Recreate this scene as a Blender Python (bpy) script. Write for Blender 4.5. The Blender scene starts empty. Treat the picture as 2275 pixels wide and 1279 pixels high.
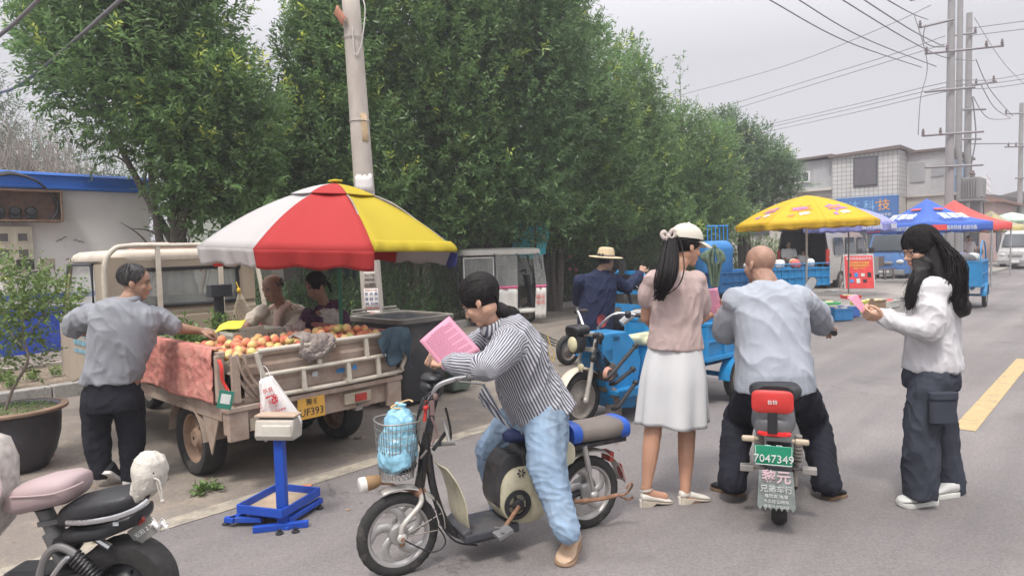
import bpy, math, random
import numpy as np
from mathutils import Vector, Matrix, noise, Euler
R=math.radians
SC=bpy.context.scene
# ---------------------------------------------------------------- camera
FPX=1500.; CX,CY=1137.5,639.5; CAMH=1.56
_p=R(3.38); _r=R(1.5)
FW=Vector((0,math.cos(_p),-math.sin(_p))); _u0=Vector((0,math.sin(_p),math.cos(_p))); _x0=Vector((1,0,0))
RT=_x0*math.cos(_r)-_u0*math.sin(_r); UP=_u0*math.cos(_r)+_x0*math.sin(_r); CAM=Vector((0,0,CAMH))
cd=bpy.data.cameras.new('camera'); cam=bpy.data.objects.new('camera',cd); SC.collection.objects.link(cam)
cd.sensor_width=36; cd.lens=36*FPX/2275; cd.clip_start=.05; cd.clip_end=900
cam.matrix_world=Matrix(((RT.x,UP.x,-FW.x,0),(RT.y,UP.y,-FW.y,0),(RT.z,UP.z,-FW.z,CAMH),(0,0,0,1)))
SC.camera=cam
# ---------------------------------------------------------------- world: bright hazy overcast
W=bpy.data.worlds.new('World'); SC.world=W; W.use_nodes=True
nt=W.node_tree; nd=nt.nodes; bg=nd['Background']
sky=nd.new('ShaderNodeTexSky'); sky.sky_type='NISHITA'; sky.sun_disc=False
sky.sun_elevation=R(60); sky.sun_rotation=R(180+22); sky.dust_density=4; sky.air_density=1.2
tc=nd.new('ShaderNodeTexCoord'); sp=nd.new('ShaderNodeSeparateXYZ'); nt.links.new(tc.outputs['Generated'],sp.inputs[0])
mr=nd.new('ShaderNodeMapRange'); nt.links.new(sp.outputs[2],mr.inputs[0])
mr.inputs[1].default_value=.25; mr.inputs[2].default_value=.95; mr.inputs[3].default_value=1.; mr.inputs[4].default_value=4.6
cl=nd.new('ShaderNodeMix'); cl.data_type='RGBA'; cl.blend_type='MULTIPLY'; cl.inputs[0].default_value=1
cl.inputs[6].default_value=(5.15,5.06,5.3,1); nt.links.new(mr.outputs[0],cl.inputs[7])
mx=nd.new('ShaderNodeMix'); mx.data_type='RGBA'; mx.inputs[0].default_value=.9
nt.links.new(sky.outputs[0],mx.inputs[6]); nt.links.new(cl.outputs[2],mx.inputs[7])
nt.links.new(mx.outputs[2],bg.inputs[0]); bg.inputs[1].default_value=.1
sd=bpy.data.lights.new('sun','SUN'); sd.energy=2.3; sd.angle=R(10); sd.color=(1,.95,.88)
sun=bpy.data.objects.new('sun',sd); SC.collection.objects.link(sun)
sun.rotation_euler=(R(30),0,R(-22)); sun.location=(0,0,30)
SC.view_settings.view_transform='Standard'; SC.view_settings.look='None'; SC.view_settings.exposure=.45; SC.view_settings.gamma=1
# ---------------------------------------------------------------- helpers
def ray(x,y): return RT*((x-CX)/FPX)+UP*((CY-y)/FPX)+FW
def P(x,y,Y):
    d=ray(x,y); return CAM+d*(Y/d.y)
def G(x,y,z=0.):
    d=ray(x,y); return CAM+d*((z-CAMH)/d.z)
RU=Vector((.678,.735,0)).normalized(); RN=Vector((-RU.y,RU.x,0))
def RD(u,n,z=0.): return RU*u+RN*n+Vector((0,0,z))
YAW=math.atan2(RU.y,RU.x)      # rotation that puts local x along the road
def L(c):
    return tuple(((v/255)/12.92 if v/255<=.04045 else ((v/255+.055)/1.055)**2.4) for v in c)
_mc={}
def mat(name,col,rough=.7,metal=0.,var=.15,scale=8.,bump=.0,bscale=60.,dirt=0.,dcol=(.16,.11,.07),dscale=3.,alpha=1.,trans=0.,spec=.4,coat=0.,sss=0.,emis=None,attr=None,stripe=None,coord='Object',ani=None):
    if name in _mc: return _mc[name]
    m=bpy.data.materials.new(name); m.use_nodes=True; t=m.node_tree; n=t.nodes; l=t.links
    b=n['Principled BSDF']; b.inputs['Roughness'].default_value=rough; b.inputs['Metallic'].default_value=metal
    b.inputs['Specular IOR Level'].default_value=spec; b.inputs['Coat Weight'].default_value=coat
    if alpha<1: b.inputs['Alpha'].default_value=alpha
    if trans: b.inputs['Transmission Weight'].default_value=trans
    if sss: b.inputs['Subsurface Weight'].default_value=sss; b.inputs['Subsurface Radius'].default_value=(1,.3,.15); b.inputs['Subsurface Scale'].default_value=.01
    tc=n.new('ShaderNodeTexCoord'); co=tc.outputs[coord]
    if ani:
        mp=n.new('ShaderNodeMapping'); mp.inputs['Scale'].default_value=ani; l.new(co,mp.inputs[0]); co2=mp.outputs[0]
    else: co2=co
    nz=n.new('ShaderNodeTexNoise'); nz.inputs['Scale'].default_value=scale; nz.inputs['Detail'].default_value=5; l.new(co2,nz.inputs[0])
    c=(*col[:3],1)
    r=n.new('ShaderNodeValToRGB'); l.new(nz.outputs[0],r.inputs[0])
    r.color_ramp.elements[0].position=.3; r.color_ramp.elements[1].position=.72
    r.color_ramp.elements[0].color=(*[v*(1-var) for v in col[:3]],1); r.color_ramp.elements[1].color=(*[min(1,v*(1+var)) for v in col[:3]],1)
    out=r.outputs[0]
    if attr:
        a=n.new('ShaderNodeAttribute'); a.attribute_name=attr
        mm=n.new('ShaderNodeMix'); mm.data_type='RGBA'; mm.blend_type='MULTIPLY'; mm.inputs[0].default_value=1
        l.new(out,mm.inputs[6]); l.new(a.outputs['Color'],mm.inputs[7]); out=mm.outputs[2]
    if stripe:
        a=n.new('ShaderNodeAttribute'); a.attribute_name='stripe'
        w=n.new('ShaderNodeMath'); w.operation='MULTIPLY'; w.inputs[1].default_value=2*math.pi/stripe[0]; l.new(a.outputs['Fac'],w.inputs[0])
        s=n.new('ShaderNodeMath'); s.operation='SINE'; l.new(w.outputs[0],s.inputs[0])
        q=n.new('ShaderNodeMapRange'); q.inputs[1].default_value=-.35+stripe[2]; q.inputs[2].default_value=.35+stripe[2]; l.new(s.outputs[0],q.inputs[0])
        mm=n.new('ShaderNodeMix'); mm.data_type='RGBA'; l.new(q.outputs[0],mm.inputs[0]); l.new(out,mm.inputs[6]); mm.inputs[7].default_value=(*stripe[1],1); out=mm.outputs[2]
    if dirt>0:
        n2=n.new('ShaderNodeTexNoise'); n2.inputs['Scale'].default_value=dscale; n2.inputs['Detail'].default_value=8; n2.inputs['Roughness'].default_value=.7; l.new(co2,n2.inputs[0])
        q=n.new('ShaderNodeMapRange'); q.inputs[1].default_value=.62-dirt*.35; q.inputs[2].default_value=.8-dirt*.2; q.inputs[4].default_value=min(.95,.45+dirt*.5); l.new(n2.outputs[0],q.inputs[0])
        mm=n.new('ShaderNodeMix'); mm.data_type='RGBA'; l.new(q.outputs[0],mm.inputs[0]); l.new(out,mm.inputs[6]); mm.inputs[7].default_value=(*dcol,1); out=mm.outputs[2]
        rr=n.new('ShaderNodeMapRange'); rr.inputs[3].default_value=rough; rr.inputs[4].default_value=.9; l.new(q.outputs[0],rr.inputs[0]); l.new(rr.outputs[0],b.inputs['Roughness'])
    l.new(out,b.inputs['Base Color'])
    if emis: b.inputs['Emission Color'].default_value=(*emis[:3],1); b.inputs['Emission Strength'].default_value=emis[3]
    if bump:
        n3=n.new('ShaderNodeTexNoise'); n3.inputs['Scale'].default_value=bscale; n3.inputs['Detail'].default_value=4; l.new(co2,n3.inputs[0])
        bp=n.new('ShaderNodeBump'); bp.inputs['Strength'].default_value=bump; bp.inputs['Distance'].default_value=.01; l.new(n3.outputs[0],bp.inputs['Height']); l.new(bp.outputs[0],b.inputs['Normal'])
    _mc[name]=m; return m

class MB:
    def __init__(s): s.v=[]; s.f=[]; s.mi=[]; s.mats=[]; s.T=Matrix.Identity(4); s.cur=0
    def mat(s,m):
        if m not in s.mats: s.mats.append(m)
        s.cur=s.mats.index(m); return s
    def add(s,vs,fs):
        o=len(s.v); T=s.T
        s.v+=[tuple(T@Vector(v)) for v in vs]; s.f+=[tuple(i+o for i in f) for f in fs]; s.mi+=[s.cur]*len(fs); return s
    def box(s,c,sz,rot=None,tap=1.):
        c=Vector(c); x,y,z=[q/2 for q in sz]; M=(rot if isinstance(rot,Matrix) else Euler(rot).to_matrix()) if rot is not None else None
        vs=[Vector((a*x*(tap if k>0 else 1),b*y*(tap if k>0 else 1),k*z)) for k in (-1,1) for a,b in ((-1,-1),(1,-1),(1,1),(-1,1))]
        if M: vs=[M@v for v in vs]
        return s.add([v+c for v in vs],[(3,2,1,0),(4,5,6,7),(0,1,5,4),(1,2,6,5),(2,3,7,6),(3,0,4,7)])
    def rings(s,rs,cap=True,closed=True,loop=False):
        n=len(rs[0]); vs=[v for r in rs for v in r]; fs=[]
        K=len(rs) if loop else len(rs)-1
        for i in range(K):
            a=i*n; b=((i+1)%len(rs))*n
            for j in range(n if closed else n-1):
                k=(j+1)%n; fs.append((a+j,a+k,b+k,b+j))
        if cap and not loop and closed: fs+= [tuple(range(n))[::-1],tuple((len(rs)-1)*n+j for j in range(n))]
        return s.add(vs,fs)
    def tube(s,pts,r,n=8,cap=True,loop=False,flat=1.,upv=None):
        pts=[Vector(p) for p in pts]; K=len(pts); rr=r if hasattr(r,'__len__') else [r]*K
        prev=None; rs=[]
        for i,p in enumerate(pts):
            if loop: t=pts[(i+1)%K]-pts[i-1]
            else: t=pts[min(i+1,K-1)]-pts[max(i-1,0)]
            if t.length<1e-9: t=Vector((0,0,1))
            t.normalize()
            if prev is None:
                a=Vector(upv) if upv is not None else (Vector((0,0,1)) if abs(t.z)<.9 else Vector((0,1,0)))
                x=(a-t*a.dot(t)).normalized()
            else:
                x=prev-t*prev.dot(t)
                x=x.normalized() if x.length>1e-6 else t.orthogonal().normalized()
            prev=x; y=t.cross(x)
            rs.append([p+(x*math.cos(q)+y*math.sin(q)*flat)*rr[i] for q in [2*math.pi*j/n for j in range(n)]])
        return s.rings(rs,cap,True,loop)
    def cyl(s,a,b,r,r2=None,n=16): return s.tube([a,b],[r,r if r2 is None else r2],n)
    def lathe(s,prof,c=(0,0,0),axis=(0,0,1),n=24,cap=True):
        ax=Vector(axis).normalized(); x=ax.orthogonal().normalized(); y=ax.cross(x); c=Vector(c)
        return s.rings([[c+ax*h+(x*math.cos(q)+y*math.sin(q))*max(r,1e-4) for q in [2*math.pi*j/n for j in range(n)]] for r,h in prof],cap)
    def ell(s,c,r,rot=None,n=14,k=9):
        c=Vector(c); r=r if hasattr(r,'__len__') else (r,r,r); M=(rot if isinstance(rot,Matrix) else Euler(rot).to_matrix()) if rot is not None else Matrix.Identity(3)
        return s.rings([[c+M@Vector((r[0]*math.sin(a)*math.cos(b),r[1]*math.sin(a)*math.sin(b),-r[2]*math.cos(a))) for b in [2*math.pi*j/n for j in range(n)]] for a in [max(.02,min(math.pi-.02,math.pi*i/(k-1))) for i in range(k)]])
    def prism(s,poly,o,x,y,d):
        """polygon (2d) in the frame o,x,y extruded by the vector d"""
        o=Vector(o);x=Vector(x);y=Vector(y);d=Vector(d); a=[o+x*p[0]+y*p[1] for p in poly]; n=len(a)
        return s.add(a+[v+d for v in a],[tuple(range(n))[::-1],tuple(range(n,2*n))]+[(i,(i+1)%n,(i+1)%n+n,i+n) for i in range(n)])
    def quad(s,a,b,c,d): return s.add([a,b,c,d],[(0,1,2,3)])
    def grid(s,fn,nu,nv,th=0.):
        vs=[Vector(fn(i/nu,j/nv)) for j in range(nv+1) for i in range(nu+1)]; w=nu+1
        fs=[(j*w+i,j*w+i+1,(j+1)*w+i+1,(j+1)*w+i) for j in range(nv) for i in range(nu)]
        if th:
            N=[]
            for j in range(nv+1):
                for i in range(nu+1):
                    a=vs[j*w+min(i+1,nu)]-vs[j*w+max(i-1,0)]; b=vs[min(j+1,nv)*w+i]-vs[max(j-1,0)*w+i]; q=a.cross(b); N.append(q.normalized() if q.length>1e-12 else Vector((0,0,1)))
            o=len(vs); vs=vs+[v-N[i]*th for i,v in enumerate(vs)]
            fs=fs+[tuple(k+o for k in f[::-1]) for f in fs]
            bd=[i for i in range(w)]+[j*w+nu for j in range(1,nv+1)]+[nv*w+i for i in range(nu-1,-1,-1)]+[j*w for j in range(nv-1,0,-1)]
            fs+=[(bd[(k+1)%len(bd)],bd[k],bd[k]+o,bd[(k+1)%len(bd)]+o) for k in range(len(bd))]
        return s.add(vs,fs)
def obj(name,mb,m=None,parent=None,smooth=35,bevel=0,world=False,seg=2,col=None):
    me=bpy.data.meshes.new(name); vs=mb.v
    if world and parent is not None:
        I=parent.matrix_basis.inverted(); vs=[I@Vector(v) for v in vs]
    me.from_pydata([tuple(v) for v in vs],[],mb.f)
    ms=mb.mats or ([m] if not isinstance(m,(list,tuple)) else m)
    for q in ms: me.materials.append(q)
    if mb.mats and len(mb.mats)>1: me.polygons.foreach_set('material_index',mb.mi)
    me.validate(clean_customdata=False)
    o=bpy.data.objects.new(name,me); SC.collection.objects.link(o)
    if parent is not None: o.parent=parent
    if smooth:
        me.polygons.foreach_set('use_smooth',[True]*len(me.polygons))
        if smooth<180: me.set_sharp_from_angle(angle=R(smooth))
    if bevel:
        b=o.modifiers.new('bevel','BEVEL'); b.width=bevel; b.segments=seg; b.limit_method='ANGLE'; b.angle_limit=R(40); b.harden_normals=False
    return o
def thing(name,label,cat,loc=(0,0,0),rz=0,group=None):
    o=bpy.data.objects.new(name,None); SC.collection.objects.link(o); o.empty_display_size=.2
    o.location=loc; o.rotation_euler=(0,0,rz); o['label']=label; o['category']=cat
    if group: o['group']=group
    o.matrix_basis=Matrix.Translation(Vector(loc))@Matrix.Rotation(rz,4,'Z')
    return o
def tag(o,label,cat,group=None):
    o['label']=label; o['category']=cat
    if group: o['group']=group
    return o
def kind(o,k,label=None,cat=None):
    o['kind']=k
    if label: o['label']=label; o['category']=cat
    return o
def dup(root,loc,rz=None,label=None,group=None,scale=None):
    r=root.copy(); SC.collection.objects.link(r); r.location=loc
    if rz is not None: r.rotation_euler=(0,0,rz)
    if label: r['label']=label
    if group: r['group']=group
    if scale: r.scale=scale if hasattr(scale,'__len__') else (scale,)*3
    for ch in list(root.children):
        c=ch.copy(); SC.collection.objects.link(c); c.parent=r
        for g in list(ch.children):
            d=g.copy(); SC.collection.objects.link(d); d.parent=c
    return r
def base(mb,z=None):
    """ground point under a world-space builder"""
    a=np.array([tuple(v) for v in mb.v]); c=(a.min(0)+a.max(0))/2; return (float(c[0]),float(c[1]),float(a[:,2].min() if z is None else z))
def single(name,mb,m,label,cat,group=None,**k):
    """top-level thing that is one mesh, origin at its base (verts given in world space)"""
    b=Vector(base(mb)); mb.v=[tuple(Vector(v)-b) for v in mb.v]
    o=obj(name,mb,m,**k); o.location=b; return tag(o,label,cat,group)
def text(name,s,size,m,parent,loc,rot,ext=.0015,align='CENTER',sx=1.,bold=0.):
    c=bpy.data.curves.new(name,'FONT'); c.body=s; c.size=size; c.extrude=ext; c.align_x=align; c.align_y='CENTER'; c.offset=bold; c.resolution_u=2
    t=bpy.data.objects.new('_t',c); SC.collection.objects.link(t)
    me=bpy.data.meshes.new_from_object(t); bpy.data.objects.remove(t); bpy.data.curves.remove(c)
    if sx!=1.: me.transform(Matrix.Diagonal((sx,1,1,1)))
    me.materials.clear(); me.materials.append(m)
    o=bpy.data.objects.new(name,me); SC.collection.objects.link(o); o.parent=parent; o.location=loc
    o.rotation_euler=rot if not isinstance(rot,Matrix) else rot.to_euler()
    return o
def frame(x,y):
    """rotation matrix (3x3) whose local x,y are the given world vectors"""
    x=Vector(x).normalized(); y=Vector(y); y=(y-x*y.dot(x)).normalized(); z=x.cross(y)
    return Matrix((x,y,z)).transposed()
def bez(a,b,c,n=8):
    a,b,c=Vector(a),Vector(b),Vector(c); return [a*(1-t)**2+b*2*t*(1-t)+c*t*t for t in [i/n for i in range(n+1)]]
def smoothpath(pts,n=6):
    pts=[Vector(p) for p in pts]; o=[]
    for i in range(len(pts)-1):
        p0=pts[max(i-1,0)];p1=pts[i];p2=pts[i+1];p3=pts[min(i+2,len(pts)-1)]
        for k in range(n):
            t=k/n; o.append(.5*((2*p1)+(p2-p0)*t+(2*p0-5*p1+4*p2-p3)*t*t+(3*p1-p0-3*p2+p3)*t**3))
    return o+[pts[-1]]
def lerp(a,b,t): return Vector(a)*(1-t)+Vector(b)*t
# ================================================================ setting: ground
def ground_mat(name,c1,c2,c3,sc=.5,grain=260.,rough=.9,bump=.35,speck=.25,crack=0.,stain=None):
    m=bpy.data.materials.new(name); m.use_nodes=True; t=m.node_tree; n=t.nodes; l=t.links; b=n['Principled BSDF']
    b.inputs['Roughness'].default_value=rough; b.inputs['Specular IOR Level'].default_value=.25
    tc=n.new('ShaderNodeTexCoord'); co=tc.outputs['Object']
    def N(s,d=6,r=.6):
        q=n.new('ShaderNodeTexNoise'); q.inputs['Scale'].default_value=s; q.inputs['Detail'].default_value=d; q.inputs['Roughness'].default_value=r; l.new(co,q.inputs[0]); return q.outputs[0]
    def ramp(f,a,ca,b_,cb):
        r=n.new('ShaderNodeValToRGB'); l.new(f,r.inputs[0]); r.color_ramp.elements[0].position=a; r.color_ramp.elements[1].position=b_
        r.color_ramp.elements[0].color=(*ca,1); r.color_ramp.elements[1].color=(*cb,1); return r.outputs[0]
    def mix(a,b_,f,mode='MIX'):
        q=n.new('ShaderNodeMix'); q.data_type='RGBA'; q.blend_type=mode
        if isinstance(f,float): q.inputs[0].default_value=f
        else: l.new(f,q.inputs[0])
        l.new(a,q.inputs[6])
        if isinstance(b_,tuple): q.inputs[7].default_value=(*b_,1)
        else: l.new(b_,q.inputs[7])
        return q.outputs[2]
    base=ramp(N(sc),.35,c1,.68,c2)
    f2=ramp(N(sc*4.3,8,.7),.5,(0,0,0),.72,(1,1,1)); base=mix(base,c3,f2)
    g=ramp(N(grain,2,.8),.35,(1-speck,)*3,.65,(1+speck,)*3); base=mix(base,g,1.,'MULTIPLY')
    g=ramp(N(grain*.22,4,.8),.35,(1-speck*.5,)*3,.65,(1+speck*.5,)*3); base=mix(base,g,1.,'MULTIPLY')
    if stain:
        s=ramp(N(1.7,3,.5),.6,(0,0,0),.75,(.8,.8,.8)); base=mix(base,stain,s)
    mp=n.new('ShaderNodeMapping'); mp.vector_type='TEXTURE'; mp.inputs['Rotation'].default_value=(0,0,YAW); mp.inputs['Scale'].default_value=(7,.45,1); l.new(co,mp.inputs[0]); sn=n.new('ShaderNodeTexNoise'); sn.inputs['Scale'].default_value=1.3; sn.inputs['Detail'].default_value=5; l.new(mp.outputs[0],sn.inputs[0]); base=mix(base,ramp(sn.outputs[0],.32,(.86,.86,.87),.66,(1.08,1.07,1.06)),1.,'MULTIPLY')
    if crack:
        v=n.new('ShaderNodeTexVoronoi'); v.feature='DISTANCE_TO_EDGE'; v.inputs['Scale'].default_value=crack
        w=n.new('ShaderNodeTexNoise'); w.inputs['Scale'].default_value=3; w.inputs['Detail'].default_value=6; l.new(co,w.inputs[0])
        mm=n.new('ShaderNodeVectorMath'); mm.operation='ADD'; l.new(co,mm.inputs[0]); l.new(w.outputs[1],mm.inputs[1]); l.new(mm.outputs[0],v.inputs[0])
        s=ramp(v.outputs[0],.0,(.68,.68,.68),.005,(1,1,1)); base=mix(base,s,1.,'MULTIPLY')
    l.new(base,b.inputs['Base Color'])
    bp=n.new('ShaderNodeBump'); bp.inputs['Strength'].default_value=bump; bp.inputs['Distance'].default_value=.004; l.new(N(grain*.6,3,.8),bp.inputs['Height']); l.new(bp.outputs[0],b.inputs['Normal'])
    return m
asphalt=ground_mat('asphalt',(.155,.143,.140),(.205,.190,.184),(.180,.166,.157),.45,crack=.22,speck=.36,stain=(.135,.124,.12))
yard=ground_mat('dusty_concrete',(.168,.148,.130),(.225,.197,.168),(.285,.238,.185),.8,140,stain=(.165,.148,.13))
soil=ground_mat('soil',(.16,.125,.09),(.27,.22,.17),(.1,.085,.06),1.6,60,speck=.4)
concrete=ground_mat('kerb_concrete',(.24,.23,.215),(.33,.315,.29),(.18,.17,.15),3.,150)
def sheet(name,pts,z,m):
    b=MB(); b.add([tuple(p[:2])+(z,) for p in pts],[tuple(range(len(pts)))]); o=obj(name,b,m,smooth=0); return kind(o,'structure')
sheet('ground',[(-400,-60),(400,-60),(400,600),(-400,600)],0.,yard)
sheet('road',[RD(-60,-9),RD(600,-9),RD(600,4.12),RD(-60,4.12)],.004,asphalt)
def paint_mat(name,col,wear,under=(.15,.135,.125)):
    m=mat(name,col,.75,var=.12,scale=30,dirt=wear,dcol=under,dscale=9,bump=.2,bscale=200); return m
b=MB(); b.add([RD(-8,4.06,.008),RD(5.4,4.04,.008),RD(5.4,4.19,.008),RD(-8,4.21,.008)],[(0,1,2,3)]); kind(obj('edge_line',b,paint_mat('worn_line',(.36,.32,.25),.72),smooth=0),'structure')
b=MB()
for u in (-14,6.38,16.4,26.4,36.4,46.4): b.add([RD(u,.90,.008),RD(u+4.1,.90,.008),RD(u+4.1,1.06,.008),RD(u,1.06,.008)],[(0,1,2,3)])
kind(obj('centre_line',b,paint_mat('yellow_line',(.40,.30,.15),.34),smooth=0),'structure')
def strip(name,line,w,z0,h,m,parent=None):
    """kerb along a polyline of (u,n)"""
    b=MB(); pts=[RD(*p) for p in line]
    for i in range(len(pts)-1):
        a,c=pts[i],pts[i+1]; d=(c-a); Lg=d.length; d.normalize(); k=max(1,int(Lg/1.)); s=Vector((-d.y,d.x,0))*w
        for q in range(k):
            p=a+d*(Lg*q/k); e=a+d*(Lg*(q+1)/k-.008); jz=random.uniform(-.004,.004)
            b.add([p+Vector((0,0,z0)),e+Vector((0,0,z0)),e+s+Vector((0,0,z0)),p+s+Vector((0,0,z0)),p+Vector((0,0,z0+h+jz)),e+Vector((0,0,z0+h+jz)),e+s+Vector((0,0,z0+h+jz)),p+s+Vector((0,0,z0+h+jz))],[(3,2,1,0),(4,5,6,7),(0,1,5,4),(1,2,6,5),(2,3,7,6),(3,0,4,7)])
    return obj(name,b,m,smooth=0,bevel=.012)
random.seed(5)
kind(strip('planter_kerb',[(-8,8.85),(5,8.9),(12.7,10.62),(27,11.0)],.14,-.05,.20,concrete),'structure')
sheet('planting_bed',[RD(-8,8.99),RD(5,9.04),RD(12.7,10.76),(RD(27,11.1)),RD(27,16),RD(-8,16)],.11,soil)
kind(strip('pavement_kerb',[(15.6,4.15),(19.4,4.15)],.15,-.05,.17,concrete),'structure')
b=MB(); b.add([RD(u,n,z) for z in (-.05,.1) for u,n in ((15.6,4.3),(60,4.3),(60,7.5),(15.6,7.5))],[(4,5,6,7),(0,1,5,4),(1,2,6,5),(2,3,7,6),(3,0,4,7)]); kind(obj('pavement',b,ground_mat('pavement',(.24,.22,.2),(.3,.28,.26),(.2,.185,.165),1.2,150),smooth=0),'structure')
kind(strip('street_kerb',[(19.6,4.15),(80,4.15)],.15,-.05,.16,concrete),'structure')
# paved strip in front of the white wall
b=MB()
for i in range(34):
    for j in range(11):
        u=-4+i*.24+(j%2)*.12; n=10.9+j*.13
        b.box(RD(u,n,.13+random.uniform(-.004,.004)),(.225,.115,.05),(random.uniform(-.02,.02),0,YAW+random.uniform(-.02,.02)))
kind(obj('brick_path',b,mat('paver',(.26,.225,.2),.9,var=.35,scale=4,bump=.3,dirt=.3),smooth=0),'structure')

# ================================================================ foliage
def quads_mesh(name,V,tint,mats):
    """V: (n,4,3) quads; tint: (n,) -> point colour attribute"""
    n=len(V); me=bpy.data.meshes.new(name); me.vertices.add(n*4); me.vertices.foreach_set('co',V.reshape(-1).astype(np.float32))
    me.loops.add(n*4); me.loops.foreach_set('vertex_index',np.arange(n*4,dtype=np.int32))
    me.polygons.add(n); me.polygons.foreach_set('loop_start',np.arange(0,n*4,4,dtype=np.int32))
    me.update(calc_edges=True); me.validate()
    a=me.color_attributes.new('tint','FLOAT_COLOR','POINT'); t=np.repeat(tint,4,axis=0); t=np.concatenate([t,np.ones((len(t),1))],1)
    a.data.foreach_set('color',t.reshape(-1).astype(np.float32))
    for m in mats: me.materials.append(m)
    return me
def leaf_mat(name,col,trans=.35,rough=.42):
    m=bpy.data.materials.new(name); m.use_nodes=True; t=m.node_tree; n=t.nodes; l=t.links; b=n['Principled BSDF']
    b.inputs['Roughness'].default_value=rough; b.inputs['Specular IOR Level'].default_value=.45
    a=n.new('ShaderNodeAttribute'); a.attribute_name='tint'
    mm=n.new('ShaderNodeMix'); mm.data_type='RGBA'; mm.blend_type='MULTIPLY'; mm.inputs[0].default_value=1; mm.inputs[6].default_value=(*col,1); l.new(a.outputs['Color'],mm.inputs[7])
    l.new(mm.outputs[2],b.inputs['Base Color'])
    tr=n.new('ShaderNodeBsdfTranslucent'); l.new(mm.outputs[2],tr.inputs[0]); ms=n.new('ShaderNodeMixShader'); ms.inputs[0].default_value=trans
    l.new(b.outputs[0],ms.inputs[1]); l.new(tr.outputs[0],ms.inputs[2]); l.new(ms.outputs[0],n['Material Output'].inputs[0])
    return m
def unit(a): return a/np.maximum(np.linalg.norm(a,axis=-1,keepdims=True),1e-9)
def sprigs(rng,org,dirs,length,k,ll,lw,droop=.25,spread=.9,tint=None,young=None):
    """leaf quads along each stem: org (n,3), dirs (n,3) -> V (n*k,4,3)"""
    n=len(org); t=(np.arange(k)+.6)/k; side=np.where(np.arange(k)%2,1.,-1.)
    up=np.array([0,0,1.]); s=unit(np.cross(dirs,up+rng.normal(0,.25,(n,3)))); nb=unit(np.cross(s,dirs))
    Ln=length if hasattr(length,'__len__') else np.full(n,length)
    p=org[:,None]+dirs[:,None]*(t[None,:,None]*Ln[:,None,None])
    ph=rng.uniform(0,6.28,(n,k,1)); rad=s[:,None]*np.cos(ph)*.7+nb[:,None]*np.sin(ph)*.7+s[:,None]*side[None,:,None]*.6
    d=unit(dirs[:,None]*rng.uniform(.35,1.,(n,k,1))+rad*spread+np.array([0,0,-droop])+rng.normal(0,.15,(n,k,3)))
    sz=rng.uniform(.7,1.25,(n,k,1))*(1-.35*t[None,:,None]); l_=ll*sz; w_=lw*sz
    nn=unit(np.cross(d,rng.normal(0,1,(n,k,3))*.7+np.array([0,0,1.])[None,None]))
    a=p; c=p+d*l_; m=p+d*l_*.45; z=np.cross(nn,d)*l_*.06
    V=np.stack([a,m+nn*w_*.5+z,c,m-nn*w_*.5+z],2).reshape(-1,4,3)
    tv=rng.uniform(.7,1.25,(n,k))
    if tint is not None: tv=tv*tint[:,None]
    T=np.stack([tv,tv*1.,tv],-1)
    if young is not None:
        y=(young[:,None]*np.clip(t*1.6-.2,0,1)[None])[...,None]; T=T*(1-y)+T*np.array([4.2,2.7,1.3])*y
    return V,T.reshape(-1,3)
def tube_np(b,pts,r0,r1,n=6):
    K=len(pts); b.tube(pts,[r0+(r1-r0)*i/(K-1) for i in range(K)],n)
LEAF=leaf_mat('leaf_green',(.15,.255,.088),.45); LEAFD=leaf_mat('leaf_dark',(.125,.22,.085),.45); LEAFL=leaf_mat('leaf_light',(.16,.25,.08)); LEAFH=leaf_mat('leaf_hedge',(.085,.15,.06))
BARK=mat('bark',(.10,.085,.07),.9,var=.3,scale=20,bump=.6,bscale=30,dirt=.2,dcol=(.2,.18,.15))
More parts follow.
